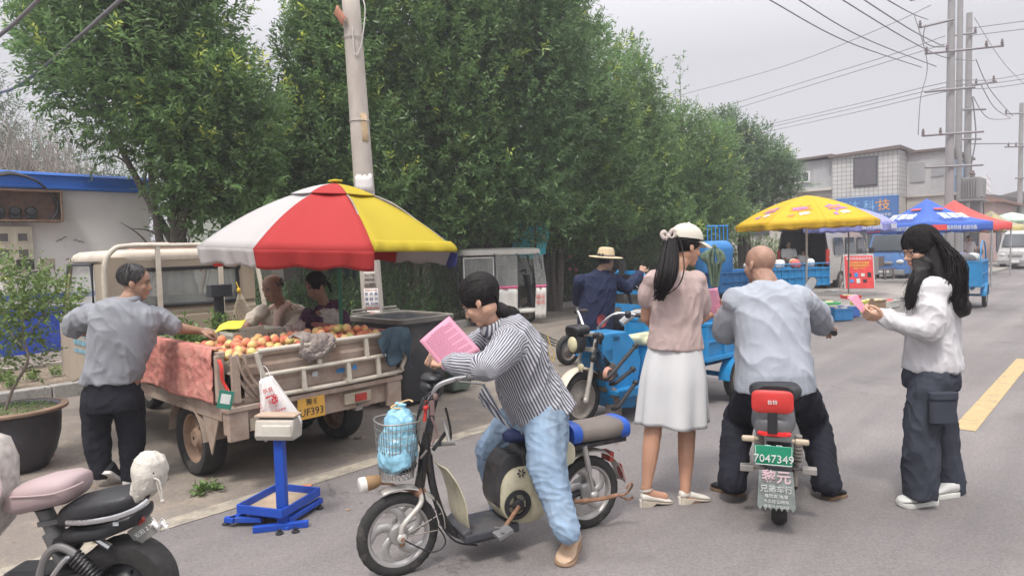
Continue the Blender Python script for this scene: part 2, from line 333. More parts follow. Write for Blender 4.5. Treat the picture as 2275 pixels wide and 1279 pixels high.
def tree(name,label,pos,lobes,nsp,seed,trunk_r=.11,forks=5,leafm=LEAF,ll=.14,lw=.045,k=12,shoots=(),group='broadleaf trees growing in a row in front of the wall',young=.10,limbs=True,low=0.,sl=(.22,.5)):
    """lobes: (dx,dy,z,r,rz) ellipsoids relative to the base"""
    rng=np.random.default_rng(seed); random.seed(seed)
    t=thing(name,label,'tree',pos,0,group)
    w=np.array([q[3]**2*q[4]/q[3] for q in lobes]); w/=w.sum(); idx=rng.choice(len(lobes),nsp,p=w); Lb=np.array(lobes)[idx]
    d=unit(rng.normal(0,1,(nsp,3))); rad=rng.uniform(0,1,(nsp,1))**.38
    # lumpy surface: clumps
    cl=unit(rng.normal(0,1,(26,3))); dd=(d@cl.T).max(1); bulge=1+.34*np.clip((dd-.80)/.18,-1,1)[:,None]
    org=Lb[:,:3]+d*rad*bulge*np.stack([Lb[:,3],Lb[:,3],Lb[:,4]],1)
    dirs=unit(d*.75+np.array([0,0,.65])+rng.normal(0,.35,(nsp,3)))
    yg=((rng.uniform(0,1,nsp)<young)&(rad[:,0]>.85)&(d[:,2]>-.2)).astype(float)*rng.uniform(.3,1,nsp)
    cluster=np.sin(org[:,0]*2.3+seed)*np.sin(org[:,1]*2.9)*np.sin(org[:,2]*2.1+1)
    V,T=sprigs(rng,org,dirs,rng.uniform(*sl,nsp),k,ll,lw,tint=(1+.34*cluster)*np.clip(.80+.35*(rad[:,0]-.5),.7,1.1) if False else 1+.36*cluster,young=yg)
    parts=[V]; tt=[T]
    for s in shoots:      # upright shoots: (dx,dy,z,len,count)
        m=s[4]; o=np.array([s[:3]])+np.stack([np.sin(np.arange(m)*1.3)*.05,np.cos(np.arange(m)*2.1)*.05,np.linspace(0,s[3],m)],1)
        dr=unit(np.stack([np.sin(np.arange(m)*2.4),np.cos(np.arange(m)*2.4),np.full(m,.9)],1))
        V,T=sprigs(rng,o,dr,.26,8,ll*.9,lw); parts.append(V); tt.append(T)
    V=np.concatenate(parts); T=np.concatenate(tt)
    me=quads_mesh('crown',V,T,[leafm]); o=bpy.data.objects.new('crown',me); SC.collection.objects.link(o); o.parent=t
    b=MB()
    if limbs:
        zc=min(q[2]-q[4]*.5 for q in lobes); zc=max(.5,min(zc,1.6)) if low==0 else low
        for f in range(forks):
            a=2*math.pi*f/forks+random.uniform(-.4,.4); q=lobes[f%len(lobes)]
            p0=Vector((math.cos(a)*trunk_r*.6,math.sin(a)*trunk_r*.6,-.1)); p1=p0+Vector((math.cos(a)*.12,math.sin(a)*.12,zc)); p3=Vector(q[:3]); p2=(p1+p3)/2+Vector((random.uniform(-.15,.15),random.uniform(-.15,.15),.1))
            pa=smoothpath([p0,p1,p2,p3],5); tube_np(b,pa,trunk_r*random.uniform(.6,.9),.02,7)
            for g in range(5):
                s_=pa[random.randrange(6,len(pa))]; e=s_+Vector((random.uniform(-1,1),random.uniform(-1,1),random.uniform(.1,.9)))*q[3]*.8
                tube_np(b,smoothpath([s_,(s_+e)/2+Vector((0,0,.12)),e],4),.022,.006,5)
        for s in shoots: tube_np(b,[Vector(s[:3])-Vector((0,0,.6)),Vector(s[:3]),Vector(s[:3])+Vector((0,0,s[3]))],.015,.004,5)
    obj('trunk',b,BARK,t,smooth=60)
    return t
def rp(px,n,z=0.):
    """point on the line n=const that projects to column px"""
    d=ray(px,700); d=Vector((d.x,d.y,0)); k=n/d.dot(RN); q=d*k; q.z=z; return q
def lob(base,px,py,r,rz=None,dn=0.):
    """lobe centred at pixel px,py at the tree's own depth (+dn away from the road)"""
    Y=base.y+dn; q=P(px,py,Y)-base; return (q.x,q.y,q.z,r,rz or r)
TR=[]
b0=rp(400,10.6); Y=b0.y
TR.append(tree('broadleaf_tree','nearest broadleaf tree of the row, its crown over the blue and white wall',b0,
  [lob(b0,250,20,1.05,1.0),lob(b0,170,120,.62,.75),lob(b0,385,0,.75,1.1),lob(b0,330,190,1.1,.85),lob(b0,470,240,.65,.65),lob(b0,455,335,.65,.6),lob(b0,390,290,.55,.55),lob(b0,500,330,.5,.6),lob(b0,440,455,.4,.4),lob(b0,300,-160,1.,.9),lob(b0,540,260,.45,.5),lob(b0,540,400,.45,.5),lob(b0,460,400,.5,.45)],6200,11,.13,7,young=.2,k=14,ll=.14,lw=.044,low=1.2))
b0=rp(690,10.9)
TR.append(tree('broadleaf_tree','dark broadleaf tree directly behind the umbrella and the near concrete pole',b0,
  [lob(b0,720,50,.3,1.0),lob(b0,745,130,.75,1.1),lob(b0,715,290,.8,.9),lob(b0,760,330,.9,.8),lob(b0,700,230,.4,.5),lob(b0,640,330,.45,.5),lob(b0,760,20,.6,.9),lob(b0,640,300,.35,.45),lob(b0,700,440,.8,.55),lob(b0,800,430,.8,.6),lob(b0,620,420,.5,.45)],6200,12,.12,6,young=.15,ll=.145,lw=.045,low=1.4))
b0=rp(930,10.6)
TR.append(tree('broadleaf_tree','tall broadleaf tree just right of the near concrete pole, light green shoot tips',b0,
  [lob(b0,920,60,1.2,1.4),lob(b0,990,180,1.2,1.2),lob(b0,900,260,1.1,1.1),lob(b0,1000,370,1.0,.8),lob(b0,900,400,.85,.6),lob(b0,1000,-60,1.2,1.2),lob(b0,870,480,.8,.5),lob(b0,980,480,.9,.45)],6600,13,.14,7,young=.22,low=1.5))
b0=rp(1060,10.3)
TR.append(tree('broadleaf_tree','darkest and tallest broadleaf tree in the middle of the row, behind the white covered tricycle',b0,
  [lob(b0,1130,40,1.3,1.6),lob(b0,1080,200,1.3,1.5),lob(b0,1200,170,1.2,1.5),lob(b0,1120,360,1.3,1.1),lob(b0,1190,60,.7,1.3),lob(b0,1060,420,.9,.8),lob(b0,1150,-100,1.1,1.3),lob(b0,1110,480,.9,.5),lob(b0,1170,470,1.,.6),lob(b0,1030,470,.8,.5)],6800,14,.15,7,LEAFD,.15,.046,young=.05,low=1.6))
b0=rp(1235,10.4)
TR.append(tree('broadleaf_tree','broadleaf tree whose stepped crown edge meets the open sky above the straw hat',b0,
  [lob(b0,1275,210,1.0,1.4),lob(b0,1240,320,1.4,1.3),lob(b0,1180,400,1.0,1.),lob(b0,1320,290,.8,1.1),lob(b0,1235,90,.45,1.0),lob(b0,1320,420,1.,.8),lob(b0,1230,480,1.2,.6),lob(b0,1300,500,1.,.5)],6400,15,.14,7,ll=.155,lw=.048,young=.10,low=1.6))
b0=rp(1370,10.3)
TR.append(tree('broadleaf_tree','slimmer broadleaf tree with a spire of leaves standing behind the straw hatted man',b0,
  [lob(b0,1375,270,.9,1.5),lob(b0,1412,210,.32,1.1),lob(b0,1370,390,1.3,1.2),lob(b0,1425,350,.8,1.1),lob(b0,1330,330,1.0,1.3),lob(b0,1405,470,1.2,.7),lob(b0,1350,520,1.1,.5),lob(b0,1440,510,1.1,.6)],5800,16,.13,6,ll=.16,lw=.05,young=.08,low=1.4))
b0=rp(1500,10.2)
q=P(1512,245,b0.y)-b0
TR.append(tree('broadleaf_tree','broadleaf tree with one thin leafy shoot rising far above its crown',b0,
  [lob(b0,1500,330,1.2,1.2),lob(b0,1520,420,1.3,1.1),lob(b0,1468,330,.6,.8),lob(b0,1560,370,.8,1.3),lob(b0,1470,440,1.2,1.),lob(b0,1500,510,1.3,.7),lob(b0,1560,490,1.2,.7)],5400,17,.12,6,ll=.14,lw=.046,young=.08,low=1.4,shoots=[(q.x,q.y,q.z,1.55,17)]))
b0=rp(1655,10.1)
TR.append(tree('broadleaf_tree','pale green farthest tree of the row, its bare stems showing above the yellow umbrella',b0,
  [lob(b0,1612,340,.75,1.1),lob(b0,1645,370,1.2,1.1),lob(b0,1690,375,.8,.7),lob(b0,1690,385,.95,.75),lob(b0,1610,400,1.1,.8),lob(b0,1615,290,.35,.5),lob(b0,1570,450,1.1,.9),lob(b0,1640,440,1.2,.8),lob(b0,1720,410,.8,.6)],4600,18,.10,7,leaf_mat('leaf_grey_green',(.13,.21,.10)),.15,.05,young=.03,low=1.5,k=12))
# ---- shrubs along the wall
def shrub(name,label,pos,r,h,nsp,seed,leafm=LEAFH,ll=.055,lw=.028,k=9,group=None,young=.05,stems=7,flowers=0):
    rng=np.random.default_rng(seed); random.seed(seed); t=thing(name,label,'shrub',pos,0,group)
    d=unit(rng.normal(0,1,(nsp,3))); d[:,2]=np.abs(d[:,2])*1.; rad=rng.uniform(0,1,(nsp,1))**.4
    cl=unit(rng.normal(0,1,(14,3))); dd=(d@cl.T).max(1); bulge=1+.25*np.clip((dd-.8)/.2,-1,1)[:,None]
    org=d*rad*bulge*np.array([r,r*.8,h*.85])+np.array([0,0,.08])
    V,T=sprigs(rng,org,unit(d*.5+np.array([0,0,.9])+rng.normal(0,.3,(nsp,3))),rng.uniform(.12,.28,nsp),k,ll,lw,droop=.05,tint=rng.uniform(.7,1.3,nsp),young=(rng.uniform(0,1,nsp)<young)*.6)
    me=quads_mesh('foliage',V,T,[leafm]); o=bpy.data.objects.new('foliage',me); SC.collection.objects.link(o); o.parent=t
    b=MB()
    for i in range(stems):
        a=random.uniform(0,6.28); tube_np(b,smoothpath([(0,0,-.05),(math.cos(a)*r*.25,math.sin(a)*r*.25,h*.4),(math.cos(a)*r*.6,math.sin(a)*r*.5,h*.8)],4),.014,.004,5)
    obj('stem',b,BARK,t,smooth=60)
    if flowers:
        FM=mat('pink_petal',(.62,.22,.22),.7)
        for i in range(flowers):
            b=MB(); a=random.uniform(-2.6,-.5); z=random.uniform(.35,.85)*h; c=Vector((math.cos(a)*r*.85,math.sin(a)*r*.75,z))
            for j in range(3):
                for q in range(5):
                    w=q*1.257+j*.6; dd=Vector((math.cos(w)*(.9-.25*j),-.35-.2*j,math.sin(w)*(.9-.25*j))); b.ell(c+dd*.028,(.022,.012,.022),n=8,k=5)
            obj('flower',b,FM,t)
    return t
hp=[(500,9.9,.5,.75,'left of the old fruit seller'),(560,9.8,.55,1.05,'just behind the seller with the towel'),(640,10.3,.5,.9,'between the two seated fruit sellers'),(712,10.2,.5,1.1,'behind the woman seller in purple'),(770,10.2,.5,1.05,'left of the near concrete pole'),
    (870,10.2,.6,1.1,'right of the near concrete pole'),(930,10.6,.6,1.15,'above the big dustbin'),(990,10.9,.6,1.3,'left of the white covered tricycle')]
for i,(px,n,r,h,w) in enumerate(hp): shrub('hedge_shrub','dark green hedge shrub '+w,rp(px,n,.1),r*1.3,h,620,40+i,group='hedge shrubs along the wall')
hp=[(1240,11.2,.9,2.0,'with pink roses beside the turquoise awning',7),(1290,11.3,.9,1.7,'behind the straw hatted man',3),(1340,11.5,.9,1.7,'just right of the straw hat',2),(1400,11.7,1.,1.6,'left of the white sun cap',2),(1470,11.,1.2,1.7,'behind the white sun cap',0),(1545,10.8,1.2,1.9,'behind the blue water tank',0),(1650,10.6,1.3,2.0,'under the pale farthest tree, left of the open van',0),(1700,10.9,1.1,1.7,'beside the open van tailgate',0)]
for i,(px,n,r,h,w,fl) in enumerate(hp): shrub('rose_shrub' if fl else 'leafy_shrub',('rose bush ' if fl else 'leafy green shrub ')+w,rp(px,n,.1),r,h,900,60+i,LEAFH if i<4 else LEAFL,.075,.04,group='shrubs under the far trees',flowers=fl)
# ---- background left: conifer-like trees and bare brush
for i,(px,py,Yd,r,h) in enumerate([(20,260,17,1.3,5.6),(140,250,19,1.2,5.2),(-60,230,16,1.5,6),(250,330,18,1.2,4.4)]):
    b0=P(px,700,Yd); b0.z=0
    tree('background_tree',['grey green slender tree behind the blue roof band at the photo left edge','grey green tree behind the bare brush','grey green tree cut by the left edge of the photo','low grey green tree between the brush and the near tree'][i],b0,[(0,0,h*.75,r*.6,h*.28),(0,0,h*.5,r,h*.3),(.3,0,h*.35,r,h*.2)],1500,80+i,.09,4,leaf_mat('leaf_far',(.13,.18,.11)),.12,.03,group='background trees behind the white wall',young=.0)
def brush(label,px,Yd,h,seed,wd=1.2):
    random.seed(seed); b0=P(px,700,Yd); b0.z=0; t=thing('bare_bush',label,'bush',b0,0,'bare bushes behind the white wall'); b=MB()
    for i in range(60):
        a=random.uniform(0,6.28); rr=random.uniform(.2,1)*wd; e=Vector((math.cos(a)*rr,math.sin(a)*rr*.6,h*random.uniform(.75,1.05))); m=e*.5+Vector((0,0,-.1)); pa=smoothpath([(0,0,0),m*Vector((.5,.5,1)) if False else Vector((m.x*.5,m.y*.5,m.z)),e],5); tube_np(b,pa,.018,.004,4)
        for k in range(7):
            s=pa[random.randrange(4,len(pa))]; e2=s+Vector((random.uniform(-.4,.4),random.uniform(-.3,.3),random.uniform(.2,.7))); tube_np(b,[s,(s+e2)/2+Vector((0,0,.05)),e2],.008,.003,4)
    obj('branches',b,mat('bare_twig',(.30,.26,.23),.9),t); return t
brush('tangle of bare grey branches over the blue roof band',80,14.5,4.0,1); brush('taller bare branches nearer the big tree',150,15,4.1,2,1.0); brush('bare branches at the left edge of the photo',15,15,4.4,3,1.)
# ================================================================ haze
# ================================================================ buildings and walls
def PN(px,py,n):
    d=ray(px,py); k=(n-CAM.dot(RN))/d.dot(RN); return CAM+d*k
def PUU(px,py,u):
    d=ray(px,py); k=(u-CAM.dot(RU))/d.dot(RU); return CAM+d*k
# local frames: thing rotated by YAW has x along the road, y away from it
WHITE=mat('white_render',(.80,.78,.77),.85,var=.06,scale=2,bump=.25,bscale=12,dirt=.12,dcol=(.42,.39,.35),dscale=1.5)
BLUEP=mat('blue_metal',(.02,.13,.50),.45,var=.12,scale=3,dirt=.12,dcol=(.10,.2,.42),dscale=6)
RUST=mat('rusty_steel',(.20,.12,.085),.8,var=.3,scale=15,dirt=.4,dcol=(.25,.2,.17))
GREY=mat('grey_metal',(.28,.27,.26),.5,.2,var=.12,dirt=.25,dcol=(.2,.17,.14))
DARK=mat('dark_interior',(.03,.03,.032),.8)
BLACK=mat('black_plastic',(.018,.018,.02),.45,var=.2,scale=20)
RUBBER=mat('rubber',(.028,.027,.026),.85,var=.25,scale=30,bump=.3,dirt=.18,dcol=(.16,.14,.12),dscale=9)
CREAM=mat('cream_enamel',(.55,.50,.40),.5,var=.08,dirt=.2,dcol=(.3,.24,.18))
def wall_thing(name,label,cat,u,n,z=0.): return thing(name,label,cat,RD(u,n,z),YAW)
t=wall_thing('painted_wall','white rendered wall with a blue painted foot and blue roof band, meter boxes on it','wall',-6,12.5)
b=MB(); b.box((5.19,1.2,1.33),(10.38,2.4,2.66)); obj('wall_face',b,WHITE,t,smooth=0,bevel=.01)
b=MB(); b.box((5.18,-.006,.42),(10.36,.03,.84)); obj('blue_dado',b,mat('blue_paint',(.025,.07,.42),.6,var=.12,dirt=.12,dcol=(.3,.3,.36)),t,smooth=0)
b=MB(); b.box((5.18,-.006,1.0),(10.36,.028,.08)); obj('painted_band',b,mat('blue_paint',(0,0,0)),t,smooth=0)
b=MB(); b.box((5.2,1.2,2.77),(10.5,2.56,.20)); b.box((5.2,-.10,2.68),(10.52,.05,.05)); b.prism([(-.1,0),(2.5,0),(2.45,.12),(-.05,.05)],(-.05,0,2.872),(0,1,0),(0,0,1),(10.5,0,0)); obj('roof_band',b,BLUEP,t,smooth=0,bevel=.01)
b=MB()
for q in [(1.02,1.86),(1.5,1.87),(1.25,1.57),(.98,1.18)]:
    x=8.5+q[0]*.5; z=q[1]
    for k in range(4): b.box((x+k*.035,-.006,z+(k*.02 if q[0]<1.2 else -k*.012)),(.045,.01,.016),(0,.4*(1 if k%2 else -1),0))
obj('scratch_marks',b,mat('scuff',(.32,.29,.26),.9),t,smooth=0)
def P2(px,py,n=12.5): # pixel on the wall -> local coords of the wall thing
    q=PN(px,py,n); return ((q.dot(RU)+6),q.z)
# big cabinet, open front, with three dark meters
t=thing('meter_cabinet','rusty open wall cabinet holding three dark round meters, under the blue roof band','cabinet',PN(50,492,12.5),YAW)
b=MB(); z=.45; w=.92
for c,s in [((0,-.15,.0),(w,.30,.03)),((0,-.15,z),(w,.30,.03)),((w/2,-.15,z/2),(.03,.30,z+.03)),((-w/2,-.15,z/2),(.03,.30,z+.03)),((0,-.01,z/2),(w,.02,z))]: b.box(c,s)
obj('case',b,RUST,t,smooth=0,bevel=.004)
for i in range(3):
    b=MB(); x=-.3+i*.2; b.lathe([(.075,0),(.075,.08),(.06,.10),(.03,.105)],(x,-.03,.15),(0,-1,0),n=20); b.box((x,-.05,.08),(.13,.09,.07)); obj('meter',b,mat('meter_glass',(.05,.05,.055),.25),t)
t=thing('meter_box','cream four window meter box beneath the rusty cabinet','meter box',PN(28,600,12.5),YAW)
b=MB(); b.box((0,-.08,.33),(.50,.16,.66)); obj('case',b,CREAM,t,smooth=0,bevel=.01)
for i in (-1,1):
    for j in (0,1):
        f=MB()
        for dx,dz,sx,sz in ((0,.065,.15,.015),(0,-.065,.15,.015),(.068,0,.015,.13),(-.068,0,.015,.13)): f.box((i*.12+dx,-.167,.25+j*.24+dz),(sx,.02,sz))
        w_=obj('window',f,CREAM,t,smooth=0); g=MB(); g.box((i*.12,-.163,.25+j*.24),(.125,.01,.115)); obj('pane',g,mat('dull_glass',(.12,.11,.11),.2),w_,smooth=0)
b=MB(); b.box((.38,-.30,.08),(.24,.012,.17),(0,0,.35)); obj('door',b,CREAM,t,smooth=0,bevel=.004)
b=MB(); b.box((.13,-.168,.08),(.22,.012,.15)); obj('terminal_bay',b,DARK,t,smooth=0)
b=MB()
for k in range(4):
    pa=smoothpath([P2(-30,392+k*2)+(0,),P2(20,385+k*2)+(0,),P2(75,405+k)+(0,),P2(112,440+k*2)+(0,),P2(118,470)+(0,),P2(104,492)+(0,)],6)
    b.tube([(p.x,-.17-.03*k,p.y) for p in pa],.014+.003*(k%2),6)
t=thing('cable_bundle','loop of black cables hanging from the blue roof band to the rusty cabinet','cable',RD(-6,12.5,0),YAW); obj('cable',b,BLACK,t,smooth=180)
# ---------------- grey house with tiled hip roof behind the trees
TILE=mat('roof_tile',(.33,.33,.34),.8,var=.25,scale=6,bump=.4,dirt=.2,dcol=(.16,.15,.15))
t=wall_thing('tiled_house','grey rendered house with a pale tiled hip roof, mostly hidden behind the trees','house',7.1,13)
GR=mat('grey_render',(.25,.235,.215),.9,var=.1,scale=1.5,bump=.3,dirt=.2,dcol=(.16,.145,.13)); GRG=mat('pale_green_render',(.34,.36,.32),.9,var=.06,dirt=.15,dcol=(.2,.2,.18))
b=MB(); b.box((4.9,3,1.4),(9.8,6,2.8)); obj('wall',b,GR,t,smooth=0,bevel=.01)
b=MB(); b.box((-.25,3,1.2),(.5,5.,2.4)); obj('lean_to',b,GRG,t,smooth=0)
b=MB(); e=2.8; R_=(-.45,-.45,e); 
b.add([(-.45,-.45,e),(10.2,-.45,e),(10.2,6.4,e),(-.45,6.4,e),(3,3,4.5),(7,3,4.5)],[(0,1,5,4),(1,2,5),(2,3,4,5),(3,0,4),(3,2,1,0)])
rf=obj('roof',b,TILE,t,smooth=0)
b=MB()
def course(a,c,d,e_,n):  # rows of half-round tiles between eave a-c and ridge d-e_
    a,c,d,e_=map(Vector,(a,c,d,e_)); N=(c-a).cross(d-a).normalized(); k=max(4,int((c-a).length/.17))
    for i in range(k):
        s=(i+.5)/k; p=a.lerp(c,s); U=(d+e_)/2-(a+c)/2; U=U-(c-a).normalized()*U.dot((c-a).normalized())
        # clip against hips
        L0=(c-a).length; x=s*L0; lx=(d-a).dot((c-a).normalized()); rx=(e_-a).dot((c-a).normalized())
        tm=min(1,x/lx if lx>1e-3 else 1,(L0-x)/(L0-rx) if L0-rx>1e-3 else 1)
        m=int(U.length*tm/.22)
        for j in range(m):
            q=p+U.normalized()*(.22*j); b.tube([q+N*.03,q+U.normalized()*.23+N*.012],.062,6,False)
course((-.45,6.4,e),(-.45,-.45,e),(3,3,4.5),(3,3,4.5),0); course((-.45,-.45,e),(10.2,-.45,e),(3,3,4.5),(7,3,4.5),0)
obj('tile_course',b,TILE,rf,smooth=60)
b=MB(); b.box((5,-.4,2.72),(10.3,.16,.14)); b.box((-.42,3,2.72),(.16,6.6,.14)); obj('fascia',b,mat('dark_wood',(.12,.10,.09),.8),t,smooth=0)
for x in (-.25,):
    b=MB(); b.box((x-.26,1.2,1.3),(.06,.9,1.6)); wn=obj('window',b,mat('dark_frame',(.05,.055,.07),.5),t,smooth=0)
    b=MB()
    for k in range(5): b.tube([(x-.31,.8+k*.2,.55),(x-.31,.8+k*.2,2.1)],.012,6)
    obj('bar',b,GREY,wn)
for x in (1.6,7.4):
    b=MB(); b.box((x,-.005,1.5),(1.2,.05,1.1)); wn=obj('window',b,mat('dark_frame',(0,0,0)),t,smooth=0)
    b=MB(); b.box((x-.29,-.035,1.5),(.52,.02,1.0)); b.box((x+.29,-.035,1.5),(.52,.02,1.0)); obj('pane',b,mat('window_glass',(.07,.08,.09),.15,spec=.8),wn,smooth=0)
t=wall_thing('boundary_wall','long dull grey yard wall behind the hedge and the white covered tricycle','wall',16.95,12.9)
b=MB(); b.box((5.,.12,1.05),(10,.24,2.1)); obj('wall_face',b,GR,t,smooth=0)
b=MB(); b.box((5.,.12,2.14),(10.04,.34,.08)); obj('coping',b,concrete,t,smooth=0,bevel=.01)
# turquoise awning
q=PN(1180,560,9.75); t=thing('turquoise_awning','turquoise cloth awning hanging on a dark post between the trees','awning',(q.x,q.y,0),YAW)
b=MB(); b.grid(lambda u,v:(-.62+1.15*u+.1*math.sin(v*3),.05*math.sin(u*9)+.04*math.sin(v*7),1.42+.75*v-.1*math.sin(u*3.1)),14,8,.006); obj('cloth',b,mat('turquoise_cloth',(.05,.42,.50),.8,var=.1),t,smooth=180)
b=MB(); b.cyl((.05,-.08,0),(.05,-.08,2.25),.03); obj('post',b,DARK,t)
# ---------------- buildings on the right
def loc_u(px,py,u=35.): q=PUU(px,py,u); return (q.dot(RN),q.z)
TILEW=mat('white_wall_tile',(.50,.50,.49),.35,var=.06,scale=2,dirt=.22,dcol=(.33,.32,.3),dscale=.8)
nd_=TILEW.node_tree; bt_=nd_.nodes.new('ShaderNodeTexBrick'); bt_.offset=0; bt_.inputs['Scale'].default_value=1; bt_.inputs['Brick Width'].default_value=.2; bt_.inputs['Row Height'].default_value=.2; bt_.inputs['Mortar Size'].default_value=.013
bt_.inputs[1].default_value=(1,1,1,1); bt_.inputs[2].default_value=(.9,.9,.9,1); bt_.inputs[3].default_value=(.4,.4,.4,1)
tc_=nd_.nodes.new('ShaderNodeTexCoord'); mp_=nd_.nodes.new('ShaderNodeMapping'); mp_.inputs['Rotation'].default_value=(R(90),0,R(90)); nd_.links.new(tc_.outputs['Object'],mp_.inputs[0]); 
cx_=nd_.nodes.new('ShaderNodeSeparateXYZ'); cb_=nd_.nodes.new('ShaderNodeCombineXYZ'); nd_.links.new(tc_.outputs['Object'],cx_.inputs[0]); ad_=nd_.nodes.new('ShaderNodeMath'); nd_.links.new(cx_.outputs[0],ad_.inputs[0]); nd_.links.new(cx_.outputs[1],ad_.inputs[1])
nd_.links.new(ad_.outputs[0],cb_.inputs[0]); nd_.links.new(cx_.outputs[2],cb_.inputs[1]); nd_.links.new(cb_.outputs[0],bt_.inputs[0])
bs_=nd_.nodes['Principled BSDF']; src=bs_.inputs['Base Color'].links[0].from_socket; mm_=nd_.nodes.new('ShaderNodeMix'); mm_.data_type='RGBA'; mm_.blend_type='MULTIPLY'; mm_.inputs[0].default_value=1; nd_.links.new(src,mm_.inputs[6]); nd_.links.new(bt_.outputs[0],mm_.inputs[7]); nd_.links.new(mm_.outputs[2],bs_.inputs['Base Color'])
CORR=mat('corrugated_sheet',(.36,.37,.38),.5,.1,var=.1,scale=1.5,dirt=.3,dcol=(.28,.26,.2),dscale=1.)
PLAST=mat('old_plaster',(.46,.44,.40),.9,var=.12,scale=1,bump=.3,dirt=.4,dcol=(.28,.26,.23),dscale=1.2)
BROWN=mat('brown_trim',(.13,.10,.09),.6,var=.1)
GLS=mat('window_glass',(.07,.08,.09),.15,spec=.8)
t=thing('tiled_shop_building','two storey white tiled shop building with a big dark upper window and a blue sign','building',RD(35,8.03),YAW)
# local: x along road (depth), y = n-8.03 away from road; side wall at x=0 faces us
b=MB(); b.box((3.6,1.42,1.75),(7.2,2.84,3.5)); obj('ground_floor',b,PLAST,t,smooth=0)
b=MB(); b.box((3.6,1.42,4.55),(7.24,2.88,2.1)); obj('wall',b,TILEW,t,smooth=0)
b=MB(); b.prism([(-.12,5.62),(-.12,5.78),(3.0,5.62),(3.0,5.5)],(-.2,0,0),(0,1,0),(0,0,1),(7.6,0,0)); obj('roof',b,BROWN,t,smooth=0)
a0,z0=loc_u(1950,412); a1,z1=loc_u(1897,352)
b=MB(); b.box((-.04,(a0+a1)/2-8.03,(z0+z1)/2),(.08,a1-a0,z1-z0)); w_=obj('window',b,mat('dark_frame',(0,0,0)),t,smooth=0)
b=MB(); b.box((-.085,(a0+a1)/2-8.03,(z0+z1)/2),(.02,a1-a0-.12,z1-z0-.12)); obj('pane',b,mat('dusty_dark_glass',(.10,.095,.11),.5,var=.1),w_,smooth=0)
BS=mat('blue_sign_board',(.045,.14,.36),.5,var=.1,dirt=.2,dcol=(.2,.3,.42)); ORT=mat('orange_letter',(.75,.33,.04),.5); WHT=mat('white_letter',(.75,.75,.75),.5)
b=MB(); b.box((-.08,1.3,3.02),(.12,2.7,1.02)); sg=obj('sign_board',b,BS,t,smooth=0,bevel=.01)
LROT=Matrix(((0,0,-1),(-1,0,0),(0,1,0)))   # text facing -x, reading towards -y
text('sign_lettering','科',.52,mat('pale_blue_letter',(.2,.42,.7),.5),sg,(-.15,1.17,3.08),LROT); text('sign_lettering','技',.55,ORT,sg,(-.15,.55,3.08),LROT); text('sign_lettering','·',.7,ORT,sg,(-.15,.86,3.2),LROT)
text('sign_lettering','联保专修 电脑手机',.15,WHT,sg,(-.15,.85,2.65),LROT); text('sign_lettering','宏达',.52,mat('pale_blue_letter',(0,0,0)),sg,(-.15,2.1,3.08),LROT)
b=MB(); b.box((-.03,1.1,1.25),(.1,2.,2.4)); dr=obj('shop_door',b,mat('dark_frame',(0,0,0)),t,smooth=0)
for k in range(3):
    b=MB(); b.box((-.09,.45+k*.65,1.3),(.02,.55,2.1)); obj('pane',b,GLS,dr,smooth=0)
# grey corrugated block with the small windows, left of it
t=thing('corrugated_block','long low grey corrugated upper storey with two small white windows','building',RD(35.2,10.9),YAW)
b=MB(); b.box((3,4.,2.),(6,8,4.)); obj('ground_floor',b,PLAST,t,smooth=0)
b=MB(); b.box((-.1,4,4.05),(.3,8,.14)); b.box((-.04,4,3.75),(.1,8,.05)); obj('ledge',b,PLAST,t,smooth=0)
b=MB(); n_=70; b.add([(.02+(.035 if i%2 else 0),i*8/n_,z) for z in (4.1,5.5) for i in range(n_+1)],[(i,i+1,i+n_+2,i+n_+1) for i in range(n_)]); b.box((3.1,4,4.8),(6,7.99,1.38)); obj('cladding',b,CORR,t,smooth=0)
b=MB(); b.prism([(0,5.62),(0,5.72),(8.1,5.38),(8.1,5.3)],(-.25,0,0),(0,1,0),(0,0,1),(6.5,0,0)); obj('roof',b,BROWN,t,smooth=0)
for px in (1783,1726):
    a,z=loc_u(px,394,35.2); a-=10.9
    b=MB()
    for dy,dz,sy,sz in ((0,.24,.72,.05),(0,-.24,.72,.05),(.34,0,.05,.5),(-.34,0,.05,.5),(0,0,.04,.5)): b.box((-.03,a+dy,z+dz),(.1,sy,sz))
    w_=obj('window',b,mat('white_pvc',(.7,.7,.7),.4),t,smooth=0); b=MB(); b.box((-.015,a,z),(.03,.66,.44)); obj('pane',b,GLS,w_,smooth=0)
for k in range(3):
    b=MB(); b.box((-.05,1.6+k*2.3,2.6),(.1,1.5,1.4)); obj('window',b,mat('dark_frame',(0,0,0)),t,smooth=0)
# street side of the tiled building: balcony block with blue glazing
t=thing('balcony_block','street side block with stained plaster below and blue glazed balcony above, behind the transformer poles','building',RD(36.5,6.4),YAW)
b=MB(); b.box((3,.8,1.75),(6,1.6,3.5)); obj('wall',b,PLAST,t,smooth=0)
b=MB(); b.box((3,.8,4.5),(6.,1.6,2.)); obj('upper_wall',b,mat('pale_render',(.47,.47,.47),.85,var=.1,dirt=.35,dcol=(.3,.29,.28),dscale=1),t,smooth=0)
b=MB(); b.box((3,.75,5.56),(6.4,1.9,.12)); obj('roof',b,BROWN,t,smooth=0)
b=MB(); b.box((3,-.05,3.52),(6.2,.5,.12)); b.box((-.06,.8,3.5),(.1,1.7,.1)); obj('ledge',b,PLAST,t,smooth=0,bevel=.01)
BG=[mat('blue_glass',(.18,.32,.55),.25,var=.15,scale=2),mat('pale_blue_glass',(.32,.45,.62),.25,var=.15,scale=2),mat('yellow_green_panel',(.5,.5,.22),.5)]
